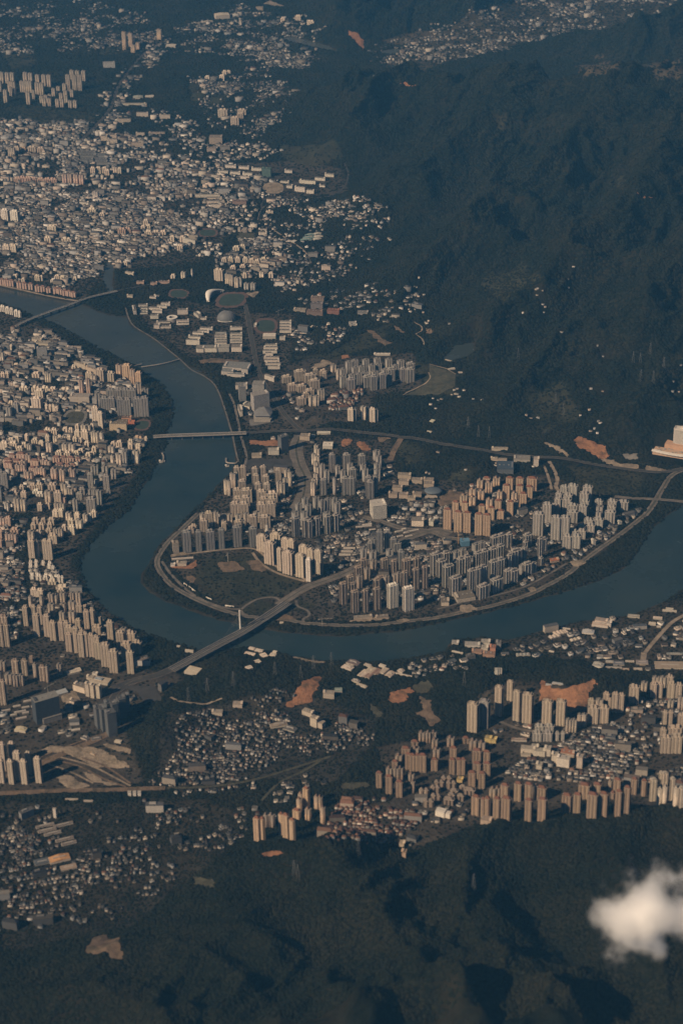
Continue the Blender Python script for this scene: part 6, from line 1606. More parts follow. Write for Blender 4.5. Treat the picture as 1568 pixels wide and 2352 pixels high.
# white hotel on orange terraces
p = gpt('33', 1510, 640); kw, kh = scale_at('33', 1510, 640)
r = empty('terrace_hotel', (p[0], p[1], p[2]), rad(-24), 'white slab hotel standing on orange brick terraces below the mountain', 'hotel')
b = MB(); b.box(-16, 60, 20, 46, 26, 26 + 128 * kh); link('guest_tower', b.mesh('guest_tower', [M['band']]), r, color=(.64, .58, .5))
b = MB(); b.box(-22, -16, 22, 44, 26, 30 + 128 * kh); link('stair_tower', b.mesh('stair_tower', [M['office']]), r, color=(.72, .66, .58))
b = MB(); b.box(-18, 62, 18, 48, 26 + 128 * kh, 28.5 + 128 * kh); b.box(0, 14, 26, 40, 28.5 + 128 * kh, 34 + 128 * kh); link('roof', b.mesh('hotel_roof', [M['obj']]), r, color=(.6, .54, .47))
b = MB(); b.box(-46, 70, 6, 52, 0, 25.8); link('terrace', b.mesh('upper_terrace', [M['obj']]), r, color=(.46, .29, .19))
b = MB(); b.box(-76, 70, -34, 5.8, 0, 12); link('terrace', b.mesh('lower_terrace', [M['obj']]), r, color=(.48, .33, .23))
b = MB()
for k in range(10):
    a0, a1 = -78 + 15 * k, -78 + 15 * (k + 1) - .2
    y = -36 - 8 * math.sin(math.pi * (k + .5) / 10)
    b.box(a0, a1, y, y + 10, 12.1, 17)
link('parapet', b.mesh('white_parapet', [M['obj']]), r, color=(.72, .66, .58))
b = MB()
for k in range(24):
    x = random.uniform(-70, 62); y = random.uniform(-26, 2); b.box(x, x + 6, y, y + 4, 12.05, 12.05 + random.uniform(1, 4))
tag(link('roof_plant', b.mesh('roof_plant', [M['obj']]), r, color=(.3, .28, .25)), kind='stuff'); occ_rect((p[0], p[1] + 5), rad(-24), 160, 110, 4)

# spire, symmetrical hall, temple
p = gpt('11', 232, 598); kw, kh = scale_at('11', 232, 598)
r = empty('church_spire', (p[0], p[1] + 4, p[2]), 0, 'tall white pointed spire among the far school halls', 'spire')
h = 52 * kh
b = MB(); b.box(-4.5, 4.5, -4.5, 4.5, 0, h * .6); link('tower', b.mesh('spire_tower', [M['obj']]), r, color=(.66, .6, .52))
b = MB(); b.add([(-4, -4, h * .6), (4, -4, h * .6), (4, 4, h * .6), (-4, 4, h * .6), (0, 0, h)], [(0, 1, 4), (1, 2, 4), (2, 3, 4), (3, 0, 4)]); link('roof', b.mesh('spire_roof', [M['obj']]), r, color=(.6, .54, .46))
p = gpt('11', 682, 962); kw, kh = scale_at('11', 682, 962)
r = empty('memorial_hall', (p[0], p[1] + 10, p[2]), rad(-3), 'symmetrical hall with two end towers facing a lawn', 'hall')
w = 115 * kw
b = MB(); b.box(-w / 2, w / 2, -8, 8, 0, 12); link('wall', b.mesh('hall_wall', [M['flat']]), r, color=(.42, .34, .27))
for s in (-1, 1):
    b = MB(); b.box(-5, 5, -10, 10, 0, 20); link('end_tower', b.mesh('end_tower', [M['flat']]), r, (s * w * .46, 0, 0), color=(.6, .52, .43))
b = MB(); b.box(-9, 9, -13, 11, 0, 17); link('portal', b.mesh('portal', [M['office']]), r, color=(.5, .42, .34))
b = MB(); b.box(-w / 2, w / 2, -8.5, 8.5, 12, 13); link('roof', b.mesh('hall_roof', [M['obj']]), r, color=(.34, .28, .23))
p = gpt('11', 910, 795); kw, kh = scale_at('11', 910, 795)
r = empty('hill_villa', (p[0], p[1] + 9, p[2]), rad(-8), 'pale stepped mansion on the wooded knoll', 'mansion')
for k, (x, z, hh) in enumerate([(-11, 0, 12), (0, 0, 17), (11, 0, 12)]):
    b = MB(); b.box(-5.4, 5.4, -8, 8, 0, hh); w_ = link('wing', b.mesh('wing', [M['flat']]), r, (x, 0, z), color=(.58, .5, .4))
    b = MB(); b.hip(-5.4, 5.4, -8, 8, hh + .02, hh + 4); link('roof', b.mesh('hip_roof', [M['obj']]), w_, color=(.5, .42, .33))

# ------------------------------------------------------------------ bridges
def line3(pts, t, z):
    q = np.array([TD(t, *p) for p in pts], float)
    return unz(q[:, 0], q[:, 1], z)

def deck_mesh(name, P, w, thick, mat, off=0.0, dz=0.0):
    C = np.asarray(P)
    t = np.gradient(C[:, :2], axis=0); t /= np.linalg.norm(t, axis=1, keepdims=True)
    n = np.stack([-t[:, 1], t[:, 0]], -1)
    b = MB(); N = len(C)
    L = C[:, :2] + n * (off + w / 2); R = C[:, :2] + n * (off - w / 2)
    vs = []
    for k in range(N):
        z = C[k, 2] + dz
        vs += [(R[k, 0], R[k, 1], z), (L[k, 0], L[k, 1], z), (L[k, 0], L[k, 1], z - thick), (R[k, 0], R[k, 1], z - thick)]
    fs = []
    for k in range(N - 1):
        for i in range(4):
            fs.append((k * 4 + i, (k + 1) * 4 + i, (k + 1) * 4 + (i + 1) % 4, k * 4 + (i + 1) % 4))
    fs += [(0, 1, 2, 3), tuple(4 * (N - 1) + i for i in (3, 2, 1, 0))]
    b.add(vs, fs)
    return b.mesh(name, [mat])

def bridge(name, pts, t, z, w, label, piers, median=True, pw=2.4, thick=2.2, vee=False, rail=(.45, .4, .35), surface='asphalt'):
    q = line3(pts, t, z)
    C = catmull(q, 10)
    r = empty(name, tuple(C[len(C) // 2][:2]) + (0,), 0, label, 'bridge')
    o = np.array([*C[len(C) // 2][:2], 0])
    Cl = C - o
    link('deck', deck_mesh('deck', Cl, w, thick, M['concrete']), r)
    link('carriageway', deck_mesh('carriageway', Cl, w - 3.4, .1, M[surface], 0, .14), r)
    for s in (-1, 1):
        link('parapet', deck_mesh('parapet', Cl, .9, 1.3, M['obj'], s * (w / 2 - .9), 1.3), r, color=rail)
    if median:
        link('median_strip', deck_mesh('median_strip', Cl, 1.2, .5, M['obj'], 0, .6), r, color=(.4, .36, .3))
        for s in (-1, 1):
            link('lane_line', deck_mesh('lane_line', Cl, .5, .05, M['line'], s * w * .24, .21), r)
    S = np.concatenate([[0], np.cumsum(np.hypot(*np.diff(C[:, :2], axis=0).T))])
    for u in piers:
        x = np.interp(u * S[-1], S, Cl[:, 0]); y = np.interp(u * S[-1], S, Cl[:, 1])
        x2 = np.interp(u * S[-1] + 5, S, Cl[:, 0]); y2 = np.interp(u * S[-1] + 5, S, Cl[:, 1])
        a = math.atan2(y2 - y, x2 - x)
        b = MB()
        if vee:
            for s in (-1, 1):
                b.add([(-1.2, s * 2 - 1, -9), (1.2, s * 2 - 1, -9), (1.2, s * 2 + 1, -9), (-1.2, s * 2 + 1, -9), (-1.2, s * w * .33 - 1, z - thick), (1.2, s * w * .33 - 1, z - thick), (1.2, s * w * .33 + 1, z - thick), (-1.2, s * w * .33 + 1, z - thick)],
                      [(0, 1, 5, 4), (1, 2, 6, 5), (2, 3, 7, 6), (3, 0, 4, 7)])
            b.box(-2.4, 2.4, -4.5, 4.5, -9, -1.5)
        else:
            b.box(-pw / 2, pw / 2, -w * .36, w * .36, -9, z - thick)
            b.box(-pw * .9, pw * .9, -w * .42, w * .42, z - thick - 1.6, z - thick - .02)
        link('pier', b.mesh('pier', [M['concrete']]), r, (x, y, 0), a)
    occ_line(C, w / 2 + 2)
    return r, C

rb, CB = bridge('pylon_bridge', [(395,1538),(430,1519),(465,1500),(510,1476),(555,1452),(600,1424),(640,1398),(660,1384)], 'D', 15.0, 30.0,
                'long road bridge with one tall pale pylon at the peninsula end', [.1, .24, .38, .52, .66, .8, .92], thick=2.8)
p = unz(*TD('14', 641, 1066), 15.0); kw, kh = scale_at('14', 641, 1070)
o = np.array(rb.location)
hp = 158 * kh
b = MB()
b.add([(-2.2, -2.2, -9), (2.2, -2.2, -9), (2.2, 2.2, -9), (-2.2, 2.2, -9), (-1.5, -1.5, 15 + hp), (1.5, -1.5, 15 + hp), (1.5, 1.5, 15 + hp), (-1.5, 1.5, 15 + hp)], [(0, 1, 5, 4), (1, 2, 6, 5), (2, 3, 7, 6), (3, 0, 4, 7), (4, 5, 6, 7)])
b.box(-1.9, 1.9, -1.9, 1.9, 15 + hp * .93, 15 + hp + 1.2)
link('pylon', b.mesh('pylon', [M['obj']]), rb, (p[0] - o[0], p[1] - o[1] , 0), math.atan2(CB[40][1] - CB[30][1], CB[40][0] - CB[30][0]), color=(.74, .69, .62))
S = np.concatenate([[0], np.cumsum(np.hypot(*np.diff(CB[:, :2], axis=0).T))])
sp = S[np.argmin(np.hypot(CB[:, 0] - p[0], CB[:, 1] - p[1]))]
cab = MB(); cab.tube((0, 0, 0), (0, 0, 1), .09, 4)
for s in (-1, 1):
    for k in range(1, 9):
        q = sp + s * (12 + k * 11.0)
        x, y = np.interp(q, S, CB[:, 0]), np.interp(q, S, CB[:, 1])
        b = MB(); b.tube((p[0] - o[0], p[1] - o[1], 15 + hp * (.45 + .058 * k)), (x - o[0], y - o[1], 15.4), .09, 4)
        link('stay_cable', b.mesh('stay_cable', [M['metal']]), rb, color=(.35, .34, .32))

bridge('river_bridge', [(352,1003),(380,1001),(430,999),(490,997),(545,995),(566,994)], 'D', 12.0, 21.0, 'straight girder bridge on splayed piers across the middle reach',
       [.2, .31, .42, .53, .64, .75, .86], vee=True, thick=1.8)
bridge('upper_bridge', [(40,747),(60,737),(85,727),(120,714),(160,700),(190,688),(225,678),(270,668)], 'D', 11.0, 15.0, 'slanting road bridge on thick piers at the upper bend',
       [.12, .2, .28, .36, .44, .52, .6, .68, .78, .88], thick=2.0)
bridge('footbridge', [(325,843),(345,840),(370,836),(395,830),(412,825)], 'D', 2.5, 4.5, 'low weir footbridge on many small arches', np.linspace(.04, .96, 22), median=False, pw=1.6, thick=.9, rail=(.5, .44, .37), surface='tan')
bridge('jetty', [(308,841),(318,838),(326,836)], 'D', 2.0, 5.0, 'short jetty with a bright pavilion opposite the footbridge', [.2, .5, .8], median=False, thick=.8, surface='tan')
bridge('jetty', [(372,1040),(376,1050),(373,1062)], 'D', 1.5, 5.0, 'narrow curved landing stage on the west bank', [.3, .7], median=False, thick=.8, surface='tan')
bridge('jetty', [(519,1052),(521,1062),(540,1064),(545,1060)], 'D', 1.2, 5.0, 'angled boat slip on the shore below the bridge', [.2, .5, .8], median=False, thick=.8, surface='tan')

# white landslip guard rails: bright long barriers on the riverside drive
for k, (x0, y0, x1, y1) in enumerate([(120,675,150,695), (165,705,225,750), (325,805,375,825), (500,880,580,892)]):
    a_, b_ = gpt('14', x0, y0), gpt('14', x1, y1)
    c = (a_ + b_) / 2; L = float(np.hypot(*(b_ - a_)[:2])); an = math.atan2(b_[1] - a_[1], b_[0] - a_[0])
    r = empty('hoarding', (c[0], c[1] + 8, c[2]), an, ['uppermost','second','third','lowest'][k] + ' white site hoarding along the inner riverside road', 'hoarding', 'white hoardings along the road')
    b = MB(); b.box(-L / 2, L / 2, -.3, .3, .4, 5.5); link('panel', b.mesh('hoarding_panel', [M['metal']]), r, color=(.72, .66, .58))
    for q in np.arange(-L / 2, L / 2 + .1, max(8, L / 4)):
        b = MB(); b.box(-.3, .3, -.3, 1.4, 0, 5.2); link('post', b.mesh('post', [M['metal']]), r, (q, .62, 0), color=(.4, .38, .35))

# dam
a_, b_ = gpt('22', 950, 962), gpt('22', 1195, 932)
L = float(np.hypot(*(b_ - a_)[:2])); an = math.atan2(b_[1] - a_[1], b_[0] - a_[0]); c = (a_ + b_) / 2
r = empty('reservoir_dam', (c[0], c[1], min(a_[2], b_[2])), an, 'thin straight pale dam holding back the dark reservoir', 'dam')
b = MB(); b.prism([(-L / 2, -3), (L / 2, -3), (L / 2, 3), (-L / 2, 3)], -4, 5); link('dam_wall', b.mesh('dam_wall', [M['tan']]), r)
b = MB(); b.box(-L / 2, L / 2, -3, -2.4, 5, 6); b.box(-L / 2, L / 2, 2.4, 3, 5, 6); link('parapet', b.mesh('parapet', [M['obj']]), r, color=(.5, .44, .37))

# ------------------------------------------------------------------ lattice power pylons and cranes
def lattice_tower(h, w):
    b = MB(); n = 6
    for sx, sy in ((1, 1), (1, -1), (-1, -1), (-1, 1)):
        b.tube((sx * w / 2, sy * w / 2, 0), (sx * w * .09, sy * w * .09, h), .15, 4)
    br = MB()
    for k in range(n):
        z0, z1 = h * k / n, h * (k + 1) / n
        f0, f1 = w / 2 * (1 - .82 * k / n), w / 2 * (1 - .82 * (k + 1) / n)
        c0 = [(f0, f0), (f0, -f0), (-f0, -f0), (-f0, f0)]; c1 = [(f1, f1), (f1, -f1), (-f1, -f1), (-f1, f1)]
        for i in range(4):
            br.tube((*c0[i], z0), (*c1[(i + 1) % 4], z1), .07, 3); br.tube((*c0[(i + 1) % 4], z0), (*c1[i], z1), .07, 3)
    return b.mesh('tower_legs', [M['metal']]), br.mesh('bracing', [M['metal']])
LT = lattice_tower(46, 9)
arms = []
for k, (z, w) in enumerate(((32, 9), (38, 7), (43.5, 5.5))):
    b = MB()
    for s in (-1, 1):
        b.tube((0, 0, z + 1.2), (s * w, 0, z), .16, 3); b.tube((0, 0, z - .6), (s * w, 0, z), .16, 3); b.tube((s * w, 0, z), (s * w, 0, z - 2.0), .14, 4)
    arms.append(b.mesh('cross_arm', [M['metal']]))
PYL = [('15',338,478,'on the wooded hill south of the bridge'),('15',165,568,'above the lane below the wood'),('15',578,420,'over the middle of the south wood'),('15',958,330,'near the bright quarry works'),('15',1195,360,'behind the orange quarry scar'),('15',1310,270,'above the orange quarry scar'),('15',1475,240,'at the sandy beach'),
       ('32',1262,905,'tallest on the mountain flank'),('32',1105,985,'first of the pair on the mountain terrace'),('32',1170,995,'second of the pair on the mountain terrace'),('32',1385,1040,'beside the high mountain clearing'),('32',1175,1150,'lower on the mountain terrace'),('32',1290,1165,'at the foot of the mountain terrace'),
       ('23',1255,490,'above the expressway woods'),('23',1355,500,'next along the expressway woods'),('23',1160,410,'behind the expressway woods'),('33',395,200,'on the olive mountain shoulder'),('33',465,290,'just below the olive mountain shoulder'),('25',1125,420,'in the wooded cut near silos'),('16',1170,1030,'on the near dark hill'),('16',1135,990,'beside its twin on the near dark hill'),('26',155,800,'at the edge of the dark hill shade'),('26',1210,1120,'low on the near dark slope'),('R4',810,475,'alone on the high mountain face')]
for k, (t, x, y, lb) in enumerate(PYL):
    p = gpt(t, x, y)
    r = empty('power_pylon', tuple(p), rad(20 + 17 * (k % 5)), 'thin grey lattice power pylon ' + lb, 'power pylon', 'lattice power pylons on the hills')
    link('tower_legs', LT[0], r, color=(.20, .20, .195)); tag(link('bracing', LT[1], r, color=(.20, .20, .195)), kind='stuff')
    for a in arms: link('cross_arm', a, r, color=(.20, .20, .195))
for k, (t, x, y, ht, an, lb) in enumerate([('24',1070,300,130,20,'orange tower crane beside the blue netted block'),('14',527,460,76,70,'small tower crane over the overgrown foundations'),('14',1390,1050,66,5,'tower crane on the shore below the slip road'),('05',446,500,70,50,'slim mast crane behind the black office slab'),('12',990,545,40,40,'small crane above the campus hillside site')]):
    p = gpt(t, x, y); kw, kh = scale_at(t, x, y); h = ht * kh
    r = empty('tower_crane', tuple(p), rad(an), lb, 'tower crane')
    cc = (.5, .30, .14) if k == 0 else (.42, .38, .32)
    b = MB()
    for sx, sy in ((1, 1), (1, -1), (-1, -1), (-1, 1)): b.tube((sx * .8, sy * .8, 0), (sx * .8, sy * .8, h), .18, 4)
    for q in range(int(h / 3)):
        b.tube((-.8, -.8, q * 3), (.8, -.8, q * 3 + 3), .12, 3); b.tube((.8, -.8, q * 3), (.8, .8, q * 3 + 3), .12, 3); b.tube((-.8, .8, q * 3), (-.8, -.8, q * 3 + 3), .12, 3)
    link('mast', b.mesh('mast', [M['metal']]), r, color=cc)
    b = MB()
    for s in (-.7, .7): b.tube((0, s, h), (32, s, h), .16, 4)
    b.tube((0, 0, h + 1.6), (32, 0, h + .6), .16, 4)
    for q in range(10): b.tube((q * 3.2, -.7, h), (q * 3.2 + 1.6, 0, h + 1.4), .1, 3); b.tube((q * 3.2 + 1.6, 0, h + 1.4), (q * 3.2 + 3.2, .7, h), .1, 3)
    link('jib', b.mesh('jib', [M['metal']]), r, color=cc)
    b = MB(); b.tube((0, 0, h + .4), (-11, 0, h + .4), .4, 4); b.box(-11, -8, -1, 1, h - 1.4, h + .3, bottom=True); link('counter_jib', b.mesh('counter_jib', [M['metal']]), r, color=cc)
    b = MB(); b.box(-1, 1, -2.4, -.9, h - 2.4, h - .2, bottom=True); link('cab', b.mesh('cab', [M['glass']]), r)
    b = MB(); b.tube((0, 0, h), (0, 0, h + 7), .3, 4); b.tube((0, 0, h + 7), (24, 0, h + 1), .08, 3); b.tube((0, 0, h + 7), (-9, 0, h + .6), .08, 3); link('tie_bar', b.mesh('tie_bar', [M['metal']]), r, color=cc)
# ------------------------------------------------------------------ small houses and walk-ups of the quarters
WALLC = [(.60,.53,.45),(.54,.47,.39),(.66,.61,.55),(.40,.385,.37),(.50,.41,.34),(.34,.335,.33),(.54,.51,.48)]
ROOFC = [(.13,.122,.115),(.17,.158,.145),(.10,.10,.105),(.21,.19,.165),(.15,.12,.10),(.115,.125,.135),(.26,.235,.20)]
RED = [(.19,.10,.068),(.15,.085,.064),(.22,.125,.085)]
# phrase, outline, pitch, share built, plan sizes, heights, heading, tiled roofs
Q = [
 ('the old town above the upper bridge', [(-160,480),(150,445),(300,440),(430,470),(460,560),(400,598),(245,640),(190,690),(60,664),(-160,648)], 14.5, .68, (9,17), (6,15), -14, .12),
 ('the upper old town', [(-160,270),(200,275),(350,320),(500,390),(490,470),(430,480),(300,445),(150,450),(-160,488)], 17, .50, (9,20), (6,20), -8, .12),
 ('the far hamlets at the top', [(-160,0),(200,0),(380,40),(420,130),(300,130),(180,120),(-160,140)], 20, .32, (8,17), (5,12), 10, .1),
 ('the distant town below the bowed hall', [(390,40),(560,10),(715,40),(780,115),(700,160),(560,150),(430,130)], 20, .42, (8,17), (5,12), -12, .1),
 ('the long avenue in the far city', [(225,230),(340,100),(395,90),(300,250),(310,290),(225,290)], 27, .5, (12,34), (6,18), -20, .1),
 ('the villages under the far wood', [(420,160),(640,150),(700,225),(640,300),(560,330),(480,290)], 19, .28, (7,15), (5,11), 5, .15),
 ('the houses round the distant school', [(460,385),(560,400),(640,400),(650,450),(560,470),(470,465)], 17, .5, (7,15), (5,13), -10, .15),
 ('the foothill hamlets', [(590,440),(800,455),(890,480),(900,560),(790,640),(660,660),(560,620),(600,540)], 19, .34, (7,15), (5,12), -20, .15),
 ('the valley villages beyond the ridge', [(840,110),(960,60),(1060,10),(1180,-15),(1540,-20),(1740,20),(1400,62),(1290,82),(1180,112),(1080,140),(990,152),(860,185)], 22, .20, (8,18), (5,12), 15, .1),
 ('the slopes above the stadium', [(470,560),(640,560),(725,640),(690,690),(560,640),(480,610)], 18, .55, (8,17), (6,18), -14, .15),
 ('the left bank city beside the river', [(-160,745),(45,750),(110,760),(180,806),(240,846),(310,885),(330,950),(280,985),(210,985),(-160,960)], 17, .70, (9,18), (8,20), -14, .12),
 ('the left bank city by the school ground', [(-160,955),(250,985),(330,1010),(300,1095),(235,1150),(215,1170),(-160,1170)], 17.5, .62, (9,18), (8,20), -14, .15),
 ('the west bank quarter along the avenue', [(-160,1170),(60,1170),(55,1290),(62,1400),(40,1470),(-160,1480)], 14, .8, (7,14), (5,12), -10, .25),
 ('the shaded west bank streets', [(62,1300),(180,1300),(190,1340),(120,1440),(62,1420)], 22, .4, (9,18), (5,10), -10, .2),
 ('the railway quarter', [(-160,1640),(90,1640),(180,1600),(330,1560),(400,1570),(300,1620),(220,1680),(90,1700),(-160,1720)], 20, .55, (10,26), (5,11), 18, .15),
 ('the hillside village on the south bank', [(400,1650),(520,1610),(620,1580),(760,1610),(870,1630),(860,1700),(780,1800),(600,1800),(430,1835),(340,1800),(410,1720)], 11.5, .46, (4.5,9), (4,8.5), -12, .55),
 ('the near valley hamlets', [(-160,1840),(200,1850),(420,1830),(580,1860),(560,1930),(420,2010),(300,2110),(140,2130),(-160,2180)], 14, .28, (5,12), (4,8), 14, .5),
 ('the hamlet at the dark hill foot', [(560,1810),(700,1780),(760,1800),(700,1850),(600,1900),(540,1890)], 18, .25, (8,15), (4.5,9), 10, .25),
 ('the factory shore', [(960,1520),(1040,1485),(1200,1450),(1400,1405),(1740,1380),(1740,1470),(1400,1500),(1200,1510),(1050,1540)], 24, .36, (9,28), (4.5,10), 18, .15),
 ('the factory road houses', [(880,1490),(980,1500),(1060,1500),(1010,1545),(900,1560),(860,1540)], 16, .55, (8,15), (5,12), -10, .1),
 ('the villa rows on the right', [(1160,1770),(1250,1720),(1350,1650),(1400,1655),(1440,1640),(1480,1700),(1740,1760),(1740,1800),(1400,1800),(1180,1790)], 17, .62, (8,15), (5,10), -14, .35),
 ('the red roofed villa estate', [(730,1905),(780,1845),(850,1830),(900,1840),(960,1890),(900,1935),(860,1945),(740,1930)], 15, .8, (8,13), (5,10), -8, 1.0),
 ('the courts between the peninsula towers', [(440,1230),(560,1090),(680,1060),(900,1060),(900,1100),(1240,1110),(1420,1170),(1380,1240),(1240,1320),(1060,1370),(800,1400),(720,1360),(760,1290),(700,1250),(590,1240),(480,1260)], 19, .48, (9,20), (4,9), 8, .05),
 ('the grounds of the west bank estate', [(60,1300),(190,1340),(330,1470),(340,1530),(200,1550),(60,1440)], 20, .45, (9,22), (4,9), -10, .1),
 ('the mixed quarter below the pale slabs', [(320,240),(430,265),(500,325),(600,325),(650,345),(560,385),(480,395),(440,380),(350,320)], 20, .40, (9,22), (5,14), -8, .1),
 ('the quarter between town and stadium', [(440,468),(600,450),(640,560),(520,610),(450,590),(430,500)], 18, .52, (8,19), (5,16), -12, .12),
 ('the far right bank yards', [(1390,1400),(1740,1385),(1740,1560),(1420,1540),(1330,1520)], 26, .3, (10,28), (4,9), -5, .15),
 ('the terraces at the right edge', [(1420,1600),(1740,1600),(1740,1770),(1480,1770),(1400,1680)], 15, .6, (7,13), (5,10), -8, .3),
 ('the slope below the red villas', [(900,1850),(1010,1830),(1080,1860),(1060,1900),(960,1930),(880,1960),(880,1930)], 19, .42, (8,16), (5,10), -14, .5),
 ('the courtyard blocks by the wide street', [(905,1165),(1000,1150),(1020,1195),(1010,1210),(905,1192)], 19, .85, (12,20), (9,16), -12, .2),
 ('the peninsula\'s shore lanes', [(960,1392),(1100,1372),(1250,1330),(1330,1285),(1300,1270),(1180,1320),(1050,1360),(940,1375)], 18, .45, (8,16), (4,9), 20, .2),
 ('the terrace along the east drive', [(1330,1280),(1440,1215),(1490,1170),(1470,1165),(1380,1220),(1300,1260)], 17, .6, (8,14), (6,11), 24, .15),
 ('the brown villa estate below the tower rows', [(752,912),(800,893),(840,893),(838,915),(800,938),(760,945)], 17, .85, (9,14), (7,11), 12, 1.0),
 ('the low houses along the boulevard', [(630,1000),(740,1000),(900,1020),(900,1050),(760,1010),(720,1030),(560,1020)], 24, .22, (9,18), (5,10), -6, .2),
 ('the foothill lanes east of the campus', [(660,760),(760,740),(800,760),(760,810),(680,810)], 22, .45, (8,17), (5,10), -14, .2),
 ('the hamlets in the green foothills', [(680,690),(800,660),(960,660),(980,700),(900,750),(760,720)], 26, .3, (9,20), (5,10), -18, .2),
 ('the streets inside the peninsula', [(700,1180),(860,1190),(900,1280),(760,1310),(700,1260)], 24, .25, (9,18), (5,11), 10, .15),
 ('the streets behind the convention hall', [(560,880),(700,880),(740,960),(700,985),(640,960),(560,960)], 24, .3, (9,20), (5,12), -30, .2),
 ('the estate streets near the orange cut', [(1080,1640),(1200,1660),(1340,1690),(1250,1710),(1140,1730),(1080,1700)], 22, .3, (9,20), (5,10), -10, .3),
]
HOUSES = []
BIGS = []
SLATE = [(.085,.088,.095),(.11,.108,.11),(.07,.072,.078)]
OCCB = (OCC == 2)
def OCCB_at(x, y):
    i = np.clip(((x - OX0) / OS).astype(int), 0, OW - 1); j = np.clip(((y - OY0) / OS).astype(int), 0, OH - 1)
    return OCCB[j, i]
REDS = {21: 1.0, 32: 1.0, 28: .6, 20: .4}
BIG = {0: .06, 1: .10, 10: .20, 11: .20, 12: .03, 9: .12, 6: .08, 15: .008, 16: .012, 17: .01}
for qi, (ph, poly, pitch, share, sz, ht, ang, tiled) in enumerate(Q):
    P = gpoly(poly)
    a = rad(ang); ca, sa = math.cos(a), math.sin(a)
    c0 = P.mean(0); R = np.abs(P - c0).max() * 1.5
    rr = np.random.default_rng(100 + qi); n0_ = len(HOUSES)
    amp, wl = (16.0, 260.0) if share > .58 else (46.0, 190.0)     # how far lanes wander
    def layout(u, v):
        wu = u + amp * 2 * (fbm(u / wl, v / wl, 2, 300 + qi) - .5); wv = v + amp * 2 * (fbm(u / wl + 31, v / wl, 2, 340 + qi) - .5)
        return c0[0] + wu * ca - wv * sa, c0[1] + wu * sa + wv * ca
    us, vs, ws, ds = [], [], [], []
    v = -R; k_ = 0
    while v < R:                            # houses stand wall to wall along lanes, two rows back to back
        d = rr.uniform(.56, .72) * pitch
        u = -R
        while u < R:
            w = rr.uniform(*sz)
            us.append(u + w / 2); vs.append(v + d / 2); ws.append(w); ds.append(d * rr.uniform(.8, 1.08))
            u += w + (rr.uniform(.2, 1.2) if rr.uniform() < .74 else rr.uniform(3, 9) * (1.0 if share > .58 else 1.9))
        v += d + (rr.uniform(.6, 1.6) if k_ % 2 == 0 else rr.uniform(.22, .42) * pitch * (1.0 if share > .58 else 1.9)); k_ += 1
    us, vs, ws, ds = map(np.array, (us, vs, ws, ds))
    x, y = layout(us, vs)
    k = inside(x, y, P); us, vs, ws, ds, x, y = us[k], vs[k], ws[k], ds[k], x[k], y[k]
    xa, ya = layout(us + 4, vs); xb, yb = layout(us - 4, vs)
    hd = np.arctan2(ya - yb, xa - xb)
    edge, _ = segdist(x, y, P, True)
    dens = .6 * fbm(x / 75, y / 75, 3, 50 + qi) + .4 * fbm(x / 240, y / 240, 2, 90 + qi) + .12 * np.clip(edge / 130, 0, 1) + rr.uniform(-1, 1, x.shape) * (.05 if share > .4 else .13)
    thr = np.quantile(dens, 1 - min(.97, share + .06))
    jx = np.clip(np.searchsorted(GX, x), 0, len(GX) - 1); jy = np.clip(np.searchsorted(GY, y), 0, len(GY) - 1)
    k = (dens > thr) & (rr.uniform(0, 1, x.shape) < .94) & (SD[jy, jx] > 16)
    for xx, yy, w, d, an in zip(x[k], y[k], ws[k], ds[k], hd[k]):
        h = ht[0] + (ht[1] - ht[0]) * rr.uniform() ** 1.8
        if rr.uniform() < BIG.get(qi, .03): w = rr.uniform(22, 46); d = rr.uniform(12, 17); h = rr.uniform(10, 25)
        elif rr.uniform() < .22: w *= .7; h = ht[0] * .75
        an += rr.normal(0, .02 if share > .58 else .10)
        tu = np.array([0, .45, -.45, 0, 0, .45, .45, -.45, -.45, .22, -.22]) * w; tv = np.array([0, 0, 0, .45, -.45, .45, -.45, .45, -.45, 0, 0]) * d
        if (occ_at(xx + tu * math.cos(an) - tv * math.sin(an), yy + tu * math.sin(an) + tv * math.cos(an)) == 1).any() or \
           (OCCB_at(xx + tu * math.cos(an) - tv * math.sin(an), yy + tu * math.sin(an) + tv * math.cos(an)) > 0).any():
            continue
        if w > 21: BIGS.append((xx, yy, an, w, d))
        elif any((xx - b[0]) ** 2 + (yy - b[1]) ** 2 < (b[3] * .5 + w * .4) ** 2 and abs(-(xx - b[0]) * math.sin(b[2]) + (yy - b[1]) * math.cos(b[2])) < b[4] * .5 + d * .5 for b in BIGS): continue
        z = float(H(xx, yy))
        HOUSES.append(dict(ph=ph, x=xx, y=yy, z=z - .8, a=an, w=w, d=d, h=h + .8, red=rr.uniform() < tiled,
                           wall=WALLC[rr.integers(len(WALLC))], roof=ROOFC[rr.integers(len(ROOFC))], rc=RED[rr.integers(3)] if rr.uniform() < REDS.get(qi, .25) else SLATE[rr.integers(3)],
                           k=(.24 + .85 * rr.uniform() ** 1.7) * (.78 if qi in (15, 16, 17) else .68 if qi in (2, 3, 5, 8) else .92 if qi < 2 else 1.0), hut=rr.uniform() < .5, u=rr.uniform(), v=rr.uniform()))
    for h in HOUSES[n0_:]: occ_rect((h['x'], h['y']), h['a'], h['w'], h['d'], .8, 1)
